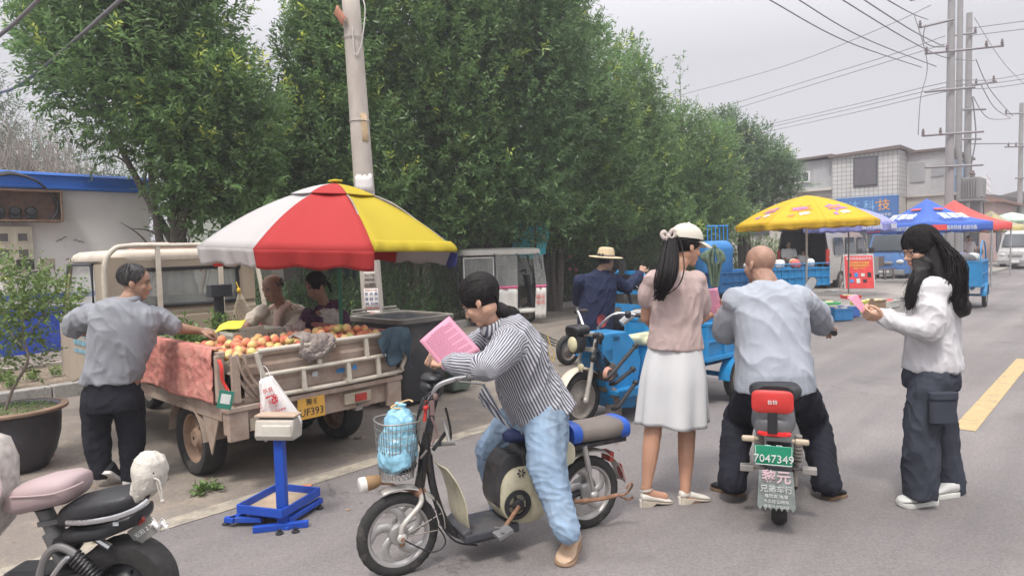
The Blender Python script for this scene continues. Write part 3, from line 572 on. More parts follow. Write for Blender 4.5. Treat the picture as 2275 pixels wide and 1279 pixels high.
for k in range(5):
    for j in range(2):
        b=MB(); b.box((.35+k*.62,-.25,3.9+j*.82),(.56,.04,.76)); obj('balcony_glazing',b,BG[(k*2+j)%3 if k!=1 else 2],t,smooth=0)
b=MB()
for k in range(6): b.box((.04+k*.62,-.25,4.35),(.05,.06,1.7))
for z in (3.5,4.31,5.15): b.box((1.6,-.25,z),(3.3,.06,.05))
obj('balcony_frame',b,BROWN,t,smooth=0)
b=MB(); b.box((-.03,.35,4.6),(.05,.5,.5)); b.box((-.03,1.15,4.6),(.04,.6,.9)); obj('panel',b,CORR,t,smooth=0)
# far row of houses along the street
FH=[(46,5.8,9,3.4,3.0,'pink rendered far house with a brown roof',(.50,.36,.33)),(56,5.6,9,3.7,3.2,'far grey house with a dark roof, behind the green parasol',(.42,.41,.40)),(66,5.2,10,3.4,3.1,'far pale house with a white shutter',(.52,.51,.49)),(78,5.0,14,4.6,4,'farther yellowish house with a flat roof',(.50,.44,.30)),(95,4.8,25,4.5,4,'farthest pale houses at the end of the street',(.48,.47,.47))]
for i,(u,n,l_,h,e,lb,cc) in enumerate(FH):
    t=thing('far_house',lb,'house',RD(u,n),YAW,'far houses along the street'); m_=mat('house_render_%s'%('pink','grey','pale','yellow','dull')[i],cc,.9,var=.1,dirt=.3,dcol=(.3,.28,.26),dscale=.6)
    b=MB(); b.box((l_/2,3,h/2),(l_,6,h)); obj('wall',b,m_,t,smooth=0)
    b=MB(); b.prism([(-.5,h),(-.5,h+.12),(3,h+1.),(6.4,h+.12),(6.4,h)],(-.3,0,0),(0,1,0),(0,0,1),(l_+.6,0,0)); obj('roof',b,[mat('brown_tile',(.24,.13,.10),.8),mat('dark_tile',(.12,.11,.11),.8)][i%2],t,smooth=0)
    for k in range(3):
        b=MB(); b.box((l_*(.2+.3*k),-.02,1.35),(l_*.18,.08,2.3 if k==1 else 1.4)); w_=obj('door' if k==1 else 'window',b,mat('dark_frame',(0,0,0)) if k!=1 else mat('roller_shutter',(.5,.5,.5),.5),t,smooth=0)
    b=MB(); b.box((-.02,1.2,1.5),(.08,1.,1.2)); obj('window',b,mat('dark_frame',(0,0,0)),t,smooth=0)
# roof frame billboard
t=thing('roof_frame','white lattice frame standing on the pink house roof','frame',RD(52,7,4.2),YAW); b=MB()
for k in range(5): b.tube([(k*.5,0,0),(k*.5,0,1.3-.1*k)],.02,5)
for k in range(3): b.tube([(0,0,.3+k*.45),(2,0,.1+k*.42)],.02,5)
b.tube([(0,0,1.3),(0,1.5,0)],.02,5); b.tube([(2,0,.9),(2,1.5,0)],.02,5); obj('lattice',b,mat('white_pvc',(0,0,0)),t)
# wall left of the corrugated block, behind the trees
t=thing('boundary_wall','pale stained wall seen between the tree stems left of the corrugated block','wall',RD(36,19),YAW); b=MB(); b.box((0,5,1.4),(.3,11,2.8)); obj('wall_face',b,PLAST,t,smooth=0)
# ================================================================ poles and wires
POLE=mat('spun_concrete',(.40,.36,.32),.85,var=.14,scale=6,bump=.25,bscale=80,dirt=.25,dcol=(.29,.25,.21),dscale=2.5,ani=(1,1,.4))
b0=G(838,818); tp=P(775,-60,b0.y+.05)
t=thing('concrete_pole','leaning round concrete pole beside the dustbin, pasted with torn flyers','utility pole',b0)
b=MB(); d=tp-b0; b.tube([(0,0,-.2)]+[d*(k/8) for k in range(1,9)],[.148-.0045*k for k in range(9)],24); obj('pole_shaft',b,POLE,t,smooth=180)
def wrap(z0,z1,a0,a1,m,name,off=.004,jag=0.,tx=()):
    """paper wrapped on the pole; angle 0 faces the camera"""
    b=MB(); ax=d.normalized(); fx=Vector((-b0.x,-b0.y,0)).normalized(); fy=Vector((0,0,1)).cross(fx)
    random.seed(int(z0*1000)); jj=[random.uniform(-jag,jag) for _ in range(40)]
    def f(u,v):
        z=z0+(z1-z0)*v+(jj[int(u*12)]*(1-v) + jj[20+int(u*12)]*v); c=d*(z/d.z); r=.148-.036*(z/d.z)+off; a=a0+(a1-a0)*u
        return c+(fx*math.cos(a)+fy*math.sin(a))*r
    b.grid(f,12,3,.0015); o=obj(name,b,m,t,smooth=180)
    return o,f
PAPER=mat('weathered_paper',(.56,.52,.48),.9,var=.1,scale=10,dirt=.2,dcol=(.42,.36,.3)); 
wrap(2.36,2.56,-.95,1.0,mat('white_paper',(.66,.64,.62),.9,var=.05),'torn_paper',jag=.03)
wrap(1.75,2.3,.25,1.2,PAPER,'torn_paper',jag=.04)
wrap(1.85,2.0,-1.1,-.1,mat('blue_stained_paper',(.36,.38,.46),.9,var=.3,scale=20),'torn_paper',.003,.03)
wrap(3.0,3.35,.15,.9,mat('brown_paper',(.48,.36,.22),.9,var=.2),'torn_paper',.004,.03)
PAPER_W=mat('flyer_paper',(.62,.60,.57),.85,var=.06,scale=12)
INK=mat('black_ink',(.05,.05,.06),.7); BINK=mat('blue_ink',(.06,.08,.22),.7); RINK=mat('red_ink',(.55,.07,.06),.7)
def flyer(z0,z1,a0,a1,rows,pm):
    o,f=wrap(z0,z1,a0,a1,pm,'flyer',.005)
    for (s,vc,hh,m_) in rows:
        n=len(s)
        for i,ch in enumerate(s):
            if ch==' ': continue
            u=.08+.84*(i+.5)/n; c=f(u,vc); a=a0+(a1-a0)*u; e1=(f(min(1,u+.05),vc)-f(u-.05,vc)).normalized(); up_=d.normalized(); N=e1.cross(up_)
            w=(a1-a0)*.145*.84/n
            tt=text('lettering',ch,hh,m_,o,c+N*.002*(-1 if N.dot(Vector(b0)*1.)>0 else 1),frame(e1,up_) if N.dot(-Vector((b0.x,b0.y,0)))>0 else frame(-e1,up_),ext=.0005,sx=min(1.15,w/hh*1.05))
flyer(1.10,1.30,-.65,.45,[('专业开锁',.75,.05,INK),('换锁配钥匙',.45,.045,INK),('上门服务',.17,.035,INK)],POLE)
flyer(.80,1.075,-.75,.62,[('高价回收旧手机电脑',.93,.022,RINK),('电焊 水电 维修',.75,.05,BINK),('疏通 管道 打井',.5,.05,BINK),('刷墙 改水改电',.28,.045,BINK),('随叫随到 价格低',.07,.02,RINK)],PAPER_W)
flyer(.55,.79,-.75,.62,[('诚信服务上门',.9,.03,RINK),('补漏 防水',.5,.085,INK),('电话 1 3 8',.12,.03,RINK)],PAPER_W)
for z,rz in ((4.35,.0),(3.25,.02)):
    b=MB(); c=d*(z/d.z); b.tube([c+Vector((math.cos(a)*.135,math.sin(a)*.135,rz)) for a in [k*math.pi/8 for k in range(16)]],.006,5,False,True); obj('binding_wire',b,mat('white_wire',(.5,.48,.45),.6),t)
b=MB(); c=d*(4.6/d.z); b.tube(smoothpath([c+Vector((.12,-.05,.3)),c+Vector((.19,-.08,.1)),c+Vector((.13,-.1,-.35)),c+Vector((.05,-.14,-.5)),c+Vector((.03,-.14,-.15))],5),.008,5)
obj('binding_wire',b,mat('white_wire',(.5,.48,.45),.6),t)
b=MB(); c=d*(4.55/d.z); b.grid(lambda u,v:c+Vector((-.12-.10*u+.1*v,-.13-.05*math.sin(u*4),.12-.16*v+.05*math.sin(u*6))),6,6,.003); obj('torn_rag',b,mat('red_brown_rag',(.42,.2,.13),.9),t,smooth=180)
# transformer poles
PG=mat('pole_concrete',(.25,.245,.245),.85,var=.1,scale=2,dirt=.2,dcol=(.26,.24,.22)); GALV=mat('galvanised_steel',(.22,.21,.22),.6,.2,var=.1); INS=mat('dark_insulator',(.12,.08,.08),.3); WIRE=mat('wire_aluminium',(.16,.155,.16),.6)
def bigpole(label,px,Y,h,r=.19,grp='concrete power poles by the tents'):
    q=P(px,600,Y); q.z=0; t=thing('power_pole',label,'utility pole',q,YAW,grp); b=MB(); b.tube([(0,0,-.2),(0,0,h)],[r,r*.68],18); obj('pole_shaft',b,PG,t,smooth=60); return t
pA=bigpole('thickest near pole of the transformer group',2107,29.5,12.6,.20); pA2=bigpole('pole standing tight behind the thickest transformer pole',2126,31.5,12.6,.17); pB=bigpole('thinner right hand pole of the transformer group',2146,33,12.2,.185)
def cross(t,z,dx0,dx1,rise=.0,ins=(),m=GALV,name='crossarm'):
    """arm spanning in the picture direction (world x)"""
    b=MB(); I=Matrix.Rotation(-YAW,4,'Z'); b.T=I
    a=Vector((dx0,-.22,z)); c=Vector((dx1,-.22,z+rise)); b.tube([a,c],.05,4); o=obj(name,b,m,t,smooth=0)
    for s in ins:
        b=MB(); b.T=I; p=a.lerp(c,s); b.lathe([(.03,0),(.07,.05),(.04,.10),(.075,.14),(.04,.19),(.05,.24),(.02,.3)],p,(0,0,1),10); obj('insulator',b,INS,o)
    return o
cross(pA,9.35,-1.25,2.1,.25,(0.02,.28,.78,.98)); cross(pA,7.75,-1.25,.9,.14); cross(pA,5.9,-1.35,1.3,.12,(.02,.3)); cross(pA,4.55,-1.2,1.3,.05); cross(pA,10.75,-.05,-1.5,-.3,(.98,)); cross(pB,8.7,-.2,1.2,.2,(.9,.3)); cross(pA,11.6,-1.9,.3,.4)
cross(pB,7.6,-.6,.7); cross(pB,6.2,-.5,.5); cross(pB,11.1,-.9,.2,.1,(.95,))
# transformer
q=P(2160,440,31.5); t=thing('transformer','grey ribbed transformer on a steel platform between the poles','transformer',(q.x,q.y,3.2),YAW)
b=MB(); b.box((0,0,.55),(1.0,.7,1.0)); obj('tank',b,PG,t,smooth=0,bevel=.03)
b=MB()
for k in range(9): b.box((-.44+k*.11,-.41,.55),(.03,.12,.85))
for k in range(6): b.box((-.56,-.25+k*.1,.55),(.12,.03,.85))
obj('fin',b,PG,t,smooth=0)
b=MB(); b.box((0,0,0),(1.9,1.,.1)); b.box((-.3,-.2,-.35),(.5,.4,.6)); obj('platform',b,GALV,t,smooth=0)
b=MB()
for k in range(3): b.lathe([(.03,0),(.08,.06),(.04,.12),(.08,.18),(.04,.24),(.02,.34)],(-.3+k*.3,0,1.05),(0,0,1),10)
obj('bushing',b,INS,t)
b=MB()
for k in range(5): b.tube([Vector((.75+math.cos(a)*(.33+.02*k),-.3,-.5+math.sin(a)*(.42+.02*k))) for a in [i*.26 for i in range(24)]],.02,5,False,True)
obj('cable_coil',b,BLACK,t)
# the two farther poles
pC=bigpole('slim far pole right of the transformer group',2263,44,10.0,.17); cross(pC,9.3,-1.2,1.2,0,(0.02,.98)); cross(pC,7.2,-1.2,1.2,0,(.1,.3,.7,.9)); cross(pC,5.2,-.5,.5)
b=MB(); b.T=Matrix.Rotation(-YAW,4,'Z'); a=P(2262,240,44)-Vector(pC.location); e=P(2150,320,33)-Vector(pC.location); b.tube([(0,-.2,7.4),e],.035,5); obj('stay',b,GALV,pC)
def wire(pts,r=.018,sag=0.,name='overhead_wire',label=None,grp='overhead wires'):
    W_=[P(*p) for p in pts]; pa=[]
    if len(W_)==2: pa=[W_[0].lerp(W_[1],i/16)-Vector((0,0,4*sag*(i/16)*(1-i/16))) for i in range(17)]
    else: pa=smoothpath(W_,7)
    b=MB(); b.tube(pa,r,5); b0_=Vector(W_[-1]); b.v=[tuple(Vector(v)-b0_) for v in b.v]; o=obj(name,b,WIRE,smooth=180); o.location=b0_; return tag(o,label,'wire',grp)
ws=[('topmost left wire of the five running down to the transformer poles',[(1640,-40,16),(1710,0,18),(1880,92,22),(2048,150,29.2)],.018),('second wire down to the transformer pole crossarm',[(1690,-60,15.5),(1775,0,18),(1920,85,22),(2080,148,29.3)],.018),
    ('third of the slanting wires, passing behind the thick pole',[(1800,-50,16),(1872,0,18),(2020,90,23),(2100,128,29),(2165,135,32)],.018),('fourth of the slanting wires, nearly parallel to the third',[(1850,-50,16),(1920,0,18),(2030,70,22),(2100,105,28)],.018),('short slanting wire nearest the pole top',[(1900,-50,16),(1972,0,18),(2030,32,24),(2062,44,29)],.018),
    ('thin wire rising from the spire tree to the pole top',[(1480,220,45),(1740,148,38),(1960,62,33),(2068,12,30)],.016),('upper thin wire of the pair above the far tree',[(1560,252,45),(1800,178,37),(1980,122,32),(2100,80,30)],.016),('lower thin wire of the pair above the far tree',[(1570,262,45),(1800,190,37),(1990,132,32),(2100,98,30)],.016),
    ('top wire of the triple bundle low over the building',[(1660,288,50),(1900,232,40),(2100,184,30),(2200,178,31),(2300,160,33)],.018),('middle wire of the triple bundle low over the building',[(1660,294,50),(1900,240,40),(2100,194,30),(2200,186,31),(2300,172,33)],.018),('bottom wire of the triple bundle low over the building',[(1660,302,50),(1900,250,40),(2100,204,30),(2200,196,31),(2300,182,33)],.018),
    ('upper reddish wire leaving the frame at the right edge',[(2150,64,32),(2300,44,30)],.018),('lower reddish wire leaving the frame at the right edge',[(2150,80,32),(2300,62,30)],.018),
    ('upper wire curving down to the slim far pole',[(2168,132,32),(2200,200,34),(2250,258,43)],.02),('middle wire curving down to the slim far pole',[(2180,190,32),(2210,240,36),(2245,262,43)],.02),('lowest wire curving down to the slim far pole',[(2162,215,32),(2195,262,36),(2245,264,43)],.02),('thin wire falling steeply to the right edge',[(2165,40,32),(2230,140,38),(2300,210,46)],.014),
    ('jumper wire dropping from the pole top past the crossarms',[(2030,30,28.6),(2060,140,28.6),(2045,220,28.6),(2040,300,28.6)],.016),('looped jumper from the high insulator into the pole',[(2056,55,28.7),(2052,90,28.7),(2075,104,28.7),(2100,104,29)],.022),('black cable running down the right hand pole',[(2160,215,32.3),(2168,300,32.3),(2158,370,32.3),(2160,430,32.3)],.03)]
for lb,pts,r in ws: wire(pts,r,label=lb)
wire([(-60,125,8),(0,78,7.5),(45,40,7.2),(110,-25,7)],.022,label='short thick black cable in the top left corner',grp='black service cables')
wire([(-60,215,11.6),(0,205,11),(35,193,10.5),(90,155,9.6),(180,78,8.6),(290,-20,7.6)],.024,label='long sagging black cable in front of the nearest tree',grp='black service cables')
# ================================================================ people
def V3(*a): return Vector(a)
def bake(o,name=None):
    bpy.context.view_layer.update(); dg=bpy.context.evaluated_depsgraph_get()
    me=bpy.data.meshes.new_from_object(o.evaluated_get(dg)); old=o.data; o.modifiers.clear(); mats=[m for m in old.materials]; o.data=me; bpy.data.meshes.remove(old)
    me.materials.clear()
    for m in mats: me.materials.append(m)
    me.polygons.foreach_set('use_smooth',[True]*len(me.polygons)); return o
def vox(name,mb,m,parent,size=.006,sm=4,fold=None,stripe=None,world=True,rep=2):
    """union of closed solids as ONE smooth surface; fold=(amp,(fx,fy,fz),seed); stripe=list of bones (a,b,refdir)"""
    o=obj(name,mb,m,parent,smooth=0,world=world)
    r=o.modifiers.new('r','REMESH'); r.mode='VOXEL'; r.voxel_size=size; r.use_smooth_shade=True
    s=o.modifiers.new('s','SMOOTH'); s.iterations=sm; s.factor=.5
    bake(o); me=o.data; n=len(me.vertices)
    co=np.empty(n*3,np.float32); me.vertices.foreach_get('co',co); co=co.reshape(-1,3)
    if fold:
        folds=fold if isinstance(fold,list) else [fold]
        no=np.empty(n*3,np.float32); me.vertices.foreach_get('normal',no); no=no.reshape(-1,3)
        d=np.zeros(n)
        for amp,fr,sd_ in folds:
            q=co*np.array(fr)+sd_*7.3
            w=np.stack([np.sin(q[:,1]*.9+q[:,2]*.7+sd_),np.sin(q[:,2]*.8+q[:,0]*1.1),np.sin(q[:,0]*.7+q[:,1])],1)*.8; q=q+w
            v=np.array([noise.noise(Vector(p)) for p in q]); v=(1-np.abs(v)*2.4); v=np.sign(v)*np.abs(v)**1.6
            d+=amp*(v-.35)
        co2=co+no*d[:,None]; me.vertices.foreach_set('co',co2.astype(np.float32).reshape(-1)); me.update()
    if stripe:
        I=parent.matrix_basis; best=np.full(n,1e9); val=np.zeros(n); pw=co+np.array(I.translation)
        for a,b,ref,rad in stripe:
            a=np.array(a);b=np.array(b); ax=b-a; L_=np.linalg.norm(ax); ax=ax/L_; h=np.clip((pw-a)@ax,0,L_); c=a+h[:,None]*ax; dv=pw-c; dist=np.linalg.norm(dv,axis=1)/rad
            rf=np.array(ref,float); rf=rf-ax*(rf@ax); rf/=np.linalg.norm(rf); sd2=np.cross(ax,rf); an=np.arctan2(dv@sd2,dv@rf); m_=dist<best; best[m_]=dist[m_]; val[m_]=(an*rad)[m_]
        at=me.attributes.new('stripe','FLOAT','POINT'); at.data.foreach_set('value',val.astype(np.float32))
    return o
def ring(c,a,b,n=20,p=2.4):
    c,a,b=Vector(c),Vector(a),Vector(b); r=[]
    for j in range(n):
        q=2*math.pi*j/n; x,y=math.cos(q),math.sin(q); r.append(c+a*(math.copysign(abs(x)**(2/p),x))+b*(math.copysign(abs(y)**(2/p),y)))
    return r
def limb(mb,pts,rr,n=12,sub=5,flat=1.):
    """tapered rounded limb through joints"""
    pts=[Vector(p) for p in pts]; pa=smoothpath(pts,sub); K=len(pa); R_=[]
    for i in range(K):
        t=i/(K-1)*(len(rr)-1); k=min(int(t),len(rr)-2); R_.append(rr[k]+(rr[k+1]-rr[k])*(t-k))
    mb.tube(pa,R_,n,flat=flat); mb.ell(pa[0],R_[0]*.98,n=n,k=7); mb.ell(pa[-1],R_[-1]*.98,n=n,k=7)
def bent(mb,pts,rr,n=12):
    """straight segments with round joints"""
    pts=[Vector(p) for p in pts]
    for i in range(len(pts)-1):
        a,b=pts[i],pts[i+1]; mb.tube([a,a.lerp(b,.35),a.lerp(b,.7),b],[rr[2*i],rr[2*i]*.6+rr[2*i+1]*.4+(rr[2*i]*.06),rr[2*i]*.25+rr[2*i+1]*.75,rr[2*i+1]],n)
        mb.ell(a,rr[2*i],n=n,k=7); mb.ell(b,rr[2*i+1],n=n,k=7)
def hand(mb,w,d,pn,thumb=1,curl=.6,s=1.,spread=.12,grip=None):
    """w wrist, d direction of the fingers, pn palm normal (palm faces pn), thumb=+1/-1 side (x of frame)"""
    d=Vector(d).normalized(); pn=Vector(pn); pn=(pn-d*pn.dot(d)).normalized(); x=d.cross(pn).normalized()*thumb; w=Vector(w)
    mb.rings([ring(w+d*(t*s),x*(a*s),pn*(b*s),12) for t,a,b in ((-.012,.024,.018),(.015,.030,.018),(.045,.040,.017),(.075,.042,.014),(.088,.038,.011))])
    for i,(off,ln) in enumerate(((.030,.88),(.010,1.),(-.011,.93),(-.030,.74))):
        p=w+d*(.082*s)+x*(off*s); a=-.1+(.0 if i==0 else .03*i); dir_=(d+x*(spread*(1-i*.66))).normalized(); pts=[p-d*.015*s]; seg=[.040*ln*s,.027*ln*s,.021*ln*s]; an=0
        cu=curl[i] if hasattr(curl,'__len__') else curl*(1+.12*i)
        pts.append(p)
        for k,sg in enumerate(seg):
            an+=cu*(1.,1.15,.8)[k]; pts.append(pts[-1]+(dir_*math.cos(an)+pn*math.sin(an))*sg)
        mb.tube(pts,[.0095*s,.0095*s,.0088*s,.0078*s,.006*s],9); mb.ell(pts[-1],.0062*s,n=8,k=5); mb.ell(pts[2],.0092*s,n=8,k=5)
    t0=w+d*.02*s+x*.022*s; t1=t0+(d*.6+x*.75+pn*.25).normalized()*.042*s; t2=t1+(d*.85+x*.25+pn*.4).normalized()*.032*s; t3=t2+(d*.9-x*.1+pn*.35).normalized()*.024*s
    mb.tube([t0,t1,t2,t3],[.016*s,.0125*s,.0098*s,.0072*s],9); mb.ell(t3,.0074*s,n=8,k=5)
def headframe(fwd,up=(0,0,1)):
    f=Vector(fwd).normalized(); u=Vector(up); u=(u-f*u.dot(f)).normalized(); r=f.cross(u); return Matrix((r,f,u)).transposed()  # local x right, y fwd, z up
def head_geo(mb,c,F,s=.95,fem=False,fat=1.):
    T=Matrix.Translation(Vector(c))@(F@Matrix.Diagonal((s,s,s))).to_4x4(); o=mb.T; mb.T=T
    mb.ell((0,-.006,.035),(.076,.096,.088),n=20,k=13); mb.ell((0,.028,-.028),(.060*fat,.066,.082),n=18,k=11); mb.ell((0,.0,-.045),(.064*fat,.06,.055),n=16,k=9)
    mb.ell((0,.068,-.092),(.026*fat,.022,.020)); mb.ell((.036*fat,.060,-.025),(.024,.024,.026)); mb.ell((-.036*fat,.060,-.025),(.024,.024,.026))
    mb.ell((0,.080,.022),(.048,.014,.012))            # brow
    mb.tube([(0,.084,.012),(0,.094,-.008),(0,.105,-.028),(0,.104,-.036)],[.008,.009,.013,.011],10); mb.ell((.010,.096,-.034),(.008,.010,.007)); mb.ell((-.010,.096,-.034),(.008,.010,.007))
    mb.ell((0,.088,-.058),(.022,.012,.0075)); mb.ell((0,.086,-.069),(.019,.012,.0075))
    for sx in (-1,1):
        mb.ell((sx*.079,-.006,-.004),(.0075,.020,.030),(0,sx*-.12,sx*.35)); mb.ell((sx*.076,.004,-.026),(.008,.010,.010))
    mb.T=o
def face_parts(c,F,s,parent,lip=None,brow=None,glasses=False,closed=False):
    T=Matrix.Translation(Vector(c))@(F@Matrix.Diagonal((s,s,s))).to_4x4()
    EY=mat('eye_dark',(.02,.015,.012),.2); EW=mat('eye_white',(.5,.47,.44),.3)
    for sx in (-1,1):
        b=MB(); b.T=T; b.mat(EW); b.ell((sx*.031,.0825,.004),(.0125,.006,.0055),n=10,k=7); b.mat(EY); b.ell((sx*.031,.0865,.004),(.006,.0035,.0052),n=8,k=5); b.tube([(sx*.044,.080,.007),(sx*.031,.089,.011),(sx*.018,.084,.006)],.0016,5); obj('eye',b,None,parent,world=True,smooth=60)
        b=MB(); b.T=T; b.tube([(sx*.050,.072,.026),(sx*.034,.090,.033),(sx*.014,.094,.027)],[.002,.0042,.003],6,flat=.6); obj('eyebrow',b,brow or EY,parent,world=True,smooth=60)
    b=MB(); b.T=T; b.tube([(-.02,.091,-.0635),(-.008,.0985,-.0615),(.008,.0985,-.0615),(.02,.091,-.0635)],[.001,.0035,.0035,.001],8,flat=1.5); obj('mouth',b,mat('lip',(.33,.10,.08),.5) if lip is None else lip,parent,world=True,smooth=60)
    if glasses:
        g=MB(); g.T=T
        for sx in (-1,1):
            g.tube([(sx*.033+.024*math.cos(q),.103-.004*abs(math.cos(q)),.002+.019*math.sin(q)) for q in [i*math.pi/8 for i in range(16)]],.0014,5,False,True); g.tube([(sx*.057,.098,.005),(sx*.078,.05,.008),(sx*.080,-.005,.006)],.0014,5)
        g.tube([(-.009,.103,.004),(0,.106,.006),(.009,.103,.004)],.0014,5); obj('glasses',g,mat('glasses_frame',(.04,.03,.03),.3),parent,world=True)
def hair_mat(name,col=(.012,.010,.010)): return mat(name,col,.62,var=.5,scale=60,bump=.3,bscale=160,spec=.2,ani=(1,1,.25))
HAIR=hair_mat('black_hair')
def lock(b,pts,r,n=6):
    K=len(pts); b.tube(pts,[r*(.55+.45*math.sin(math.pi*min(1,(i+1.2)/(K)*.9)))*(1 if i<K-1 else .25) for i in range(K)],n,flat=.55)
def hair(c,F,s,parent,m=HAIR,style='short',seed=1,cap=(0,-.019,.042,.085,.094,.089),flow=None,n=520,name='hair',zmin=-.05):
    T=Matrix.Translation(Vector(c))@(F@Matrix.Diagonal((s,s,s))).to_4x4(); random.seed(seed)
    b=MB(); b.T=T; cx,cy,cz,rx,ry,rz=cap; b.ell((cx,cy,cz),(rx,ry,rz),n=26,k=16)
    for i in range(n):
        a=random.uniform(0,2*math.pi); z=random.uniform(zmin,1.)if style!='short' else random.uniform(-.75,1.)
        th=math.acos(max(-1,min(1,z))); p=Vector((math.sin(th)*math.cos(a),math.sin(th)*math.sin(a),math.cos(th)))
        fl=Vector(flow(p)) if flow else Vector((0,-.35,-1)); pts=[]; q=p.copy(); 
        for k in range(5):
            pts.append(Vector((cx+q.x*(rx+.001),cy+q.y*(ry+.001),cz+q.z*(rz+.001)))); t_=fl-q*fl.dot(q)
            if t_.length<1e-3: break
            q=(q+t_.normalized()*(.10 if style=='short' else .2)).normalized()
        if len(pts)>2: lock(b,pts,random.uniform(.0022,.0042))
    return obj(name,b,m,parent,world=True,smooth=80)
def shoe(heel,toe,parent,m,sole,up=(0,0,1),Ls=None,w=.046,h=.075,name='shoe',soleh=.022,open_=0.,lace=None,heelh=0.):
    """heel/toe: points on the underside of the sole"""
    heel,toe=Vector(heel),Vector(toe); d=(toe-heel); Lf=d.length; d.normalize(); up=Vector(up); up=(up-d*up.dot(d)).normalized(); x=d.cross(up)
    prof=[(0,.55,.62),(.04,.72,.95),(.14,.80,1.05),(.28,.82,1.0),(.42,.84,.86),(.56,.95,.66),(.72,1.05,.50),(.86,.98,.40),(.95,.72,.28),(1.,.35,.12)]
    b=MB(); b.rings([ring(heel+d*(t*Lf)+up*(soleh+h*hh*.45+heelh*(1-t)),x*(w*ww*.96),up*(h*hh*.5),16,2.3) for t,ww,hh in prof]); o=obj(name,b,m,parent,world=True,smooth=70)
    b=MB(); rs=[]
    for z,k in ((0,.97),(soleh*.5,1.05),(soleh,1.02)):
        rs.append([heel+d*(t*Lf*1.01)+x*(sx*w*ww*k)+up*(z+heelh*(1-t)*(1 if z>0 or t>.3 else 0)+(.010*max(0,t-.8)*5 if z==0 else 0)) for sx,seq in ((1,prof),(-1,prof[::-1])) for t,ww,hh in seq])
    b.rings(rs); obj('sole',b,sole,o,world=False) if False else None
    so=MB(); so.v=b.v; so.f=b.f; so.mi=b.mi; s_=obj('sole',so,sole,parent,world=True,smooth=60)
    s_.parent=o
    if lace:
        l_=MB()
        for k in range(4):
            t=.40+k*.075; c=heel+d*(t*Lf)+up*(soleh+h*(.98-k*.11)+heelh*(1-t)); l_.tube([c-x*.022+d*.012,c+up*.004,c+x*.022-d*.004],.0022,5); l_.tube([c+x*.022+d*.012,c+up*.006,c-x*.022-d*.004],.0022,5)
        lo=obj('lace',l_,lace,parent,world=True); lo.parent=o
    return o
def torso_rings(spec,lat0,lat1,dep0=None,dep1=None):
    """spec: list of (center, halfwidth, halfdepth, blend 0..1 between lat0 and lat1)"""
    out=[]; C_=[Vector(s[0]) for s in spec]
    for i,(c,a,b_,t) in enumerate(spec):
        ax=(C_[min(i+1,len(C_)-1)]-C_[max(i-1,0)]).normalized(); lat=Vector(lat0).normalized().lerp(Vector(lat1).normalized(),t); lat=(lat-ax*lat.dot(ax)).normalized(); dp=ax.cross(lat); out.append(ring(c,lat*a,dp*b_,24,2.35))
    return out
SKIN=mat('skin_tan',(.33,.195,.135),.55,var=.12,scale=25,sss=.12,bump=.1,bscale=200); SKINL=mat('skin_light',(.50,.30,.21),.52,var=.08,scale=20,sss=.12,bump=.05,bscale=200); SKIND=mat('skin_weathered',(.29,.17,.12),.55,var=.18,scale=25,sss=.1,bump=.15,bscale=200)
def cloth(name,col,var=.06,bump=.35,bscale=420,**k): return mat(name,col,k.pop('rough',.9),var=var,scale=k.pop('scale',9),bump=bump,bscale=bscale,spec=.15,**k)
def person(label,basep,group=None): return thing('person',label,'person',basep,0,group)

# ---- 1  man in the grey polo shirt, reaching over the truck bed
Y=4.5
t=person('grey haired man in a grey polo shirt reaching over the truck side',G(262,1080))
neck=P(288,662,Y); hd=P(299,628,Y+.02); F=headframe((.93,.34,-.16),(.12,-.0,1)); shL=P(197,700,Y+.0); shR=P(338,702,Y+.08); hipc=P(250,868,Y+.0)
elL=P(160,728,Y+.10); wrL=P(198,742,Y+.32); elR=P(388,728,Y+.22); wrR=P(445,735,Y+.34)
hL=P(217,880,Y); hR=P(284,882,Y+.06); kL=P(214,965,Y+.05); kR=P(293,965,Y+.10); aL=P(225,1050,Y+.06); aR=P(291,1060,Y+.14)
b=MB(); head_geo(b,hd,F,.96); limb(b,[hd+V3(-.01,0,-.07),neck,neck+V3(-.02,0,-.05)],[.052,.055,.065])
lat=(shR-shL); b.rings(torso_rings([(hipc+V3(0,0,-.05),.13,.10,0),(hipc,.155,.11,0),(hipc.lerp(neck,.35),.15,.105,.3),(hipc.lerp(neck,.7),.175,.115,.8),(hipc.lerp(neck,.88),.17,.09,1),(neck,.06,.05,1)],hR-hL,lat))
bent(b,[shL,elL,wrL],[.052,.042,.040,.027]); bent(b,[shR,elR,wrR],[.052,.042,.042,.027]); hand(b,wrR,P(475,738,Y+.38)-wrR,(0,.3,-1),-1,.75); hand(b,wrL,V3(.9,.3,-.2),(0,1,-.3),1,.5)
bent(b,[hL,kL,aL],[.085,.056,.054,.036]); bent(b,[hR,kR,aR],[.085,.056,.054,.036])
vox('body',b,SKIN,t,.006,3)
POLO=cloth('grey_polo',(.255,.265,.29),.1,.6,300,dirt=0)
b=MB(); sp_=[(hipc+V3(0,0,.065),.182,.140,0),(hipc+V3(0,0,.10),.180,.138,0),(hipc.lerp(neck,.30),.178,.138,.2),(hipc.lerp(neck,.55),.195,.142,.6),(hipc.lerp(neck,.78),.215,.135,1),(hipc.lerp(neck,.90),.185,.11,1),(hipc.lerp(neck,.985),.09,.075,1)]
b.rings(torso_rings(sp_,hR-hL,lat)); limb(b,[shL+V3(.04,0,0),shL.lerp(elL,.35),shL.lerp(elL,.92)],[.078,.082,.080]); limb(b,[shR-V3(.04,0,0),shR.lerp(elR,.35),shR.lerp(elR,.80)],[.078,.082,.078])
sh=vox('shirt',b,POLO,t,.008,5,[(.016,(7,7,3.2),1),(.007,(13,13,9),2)])
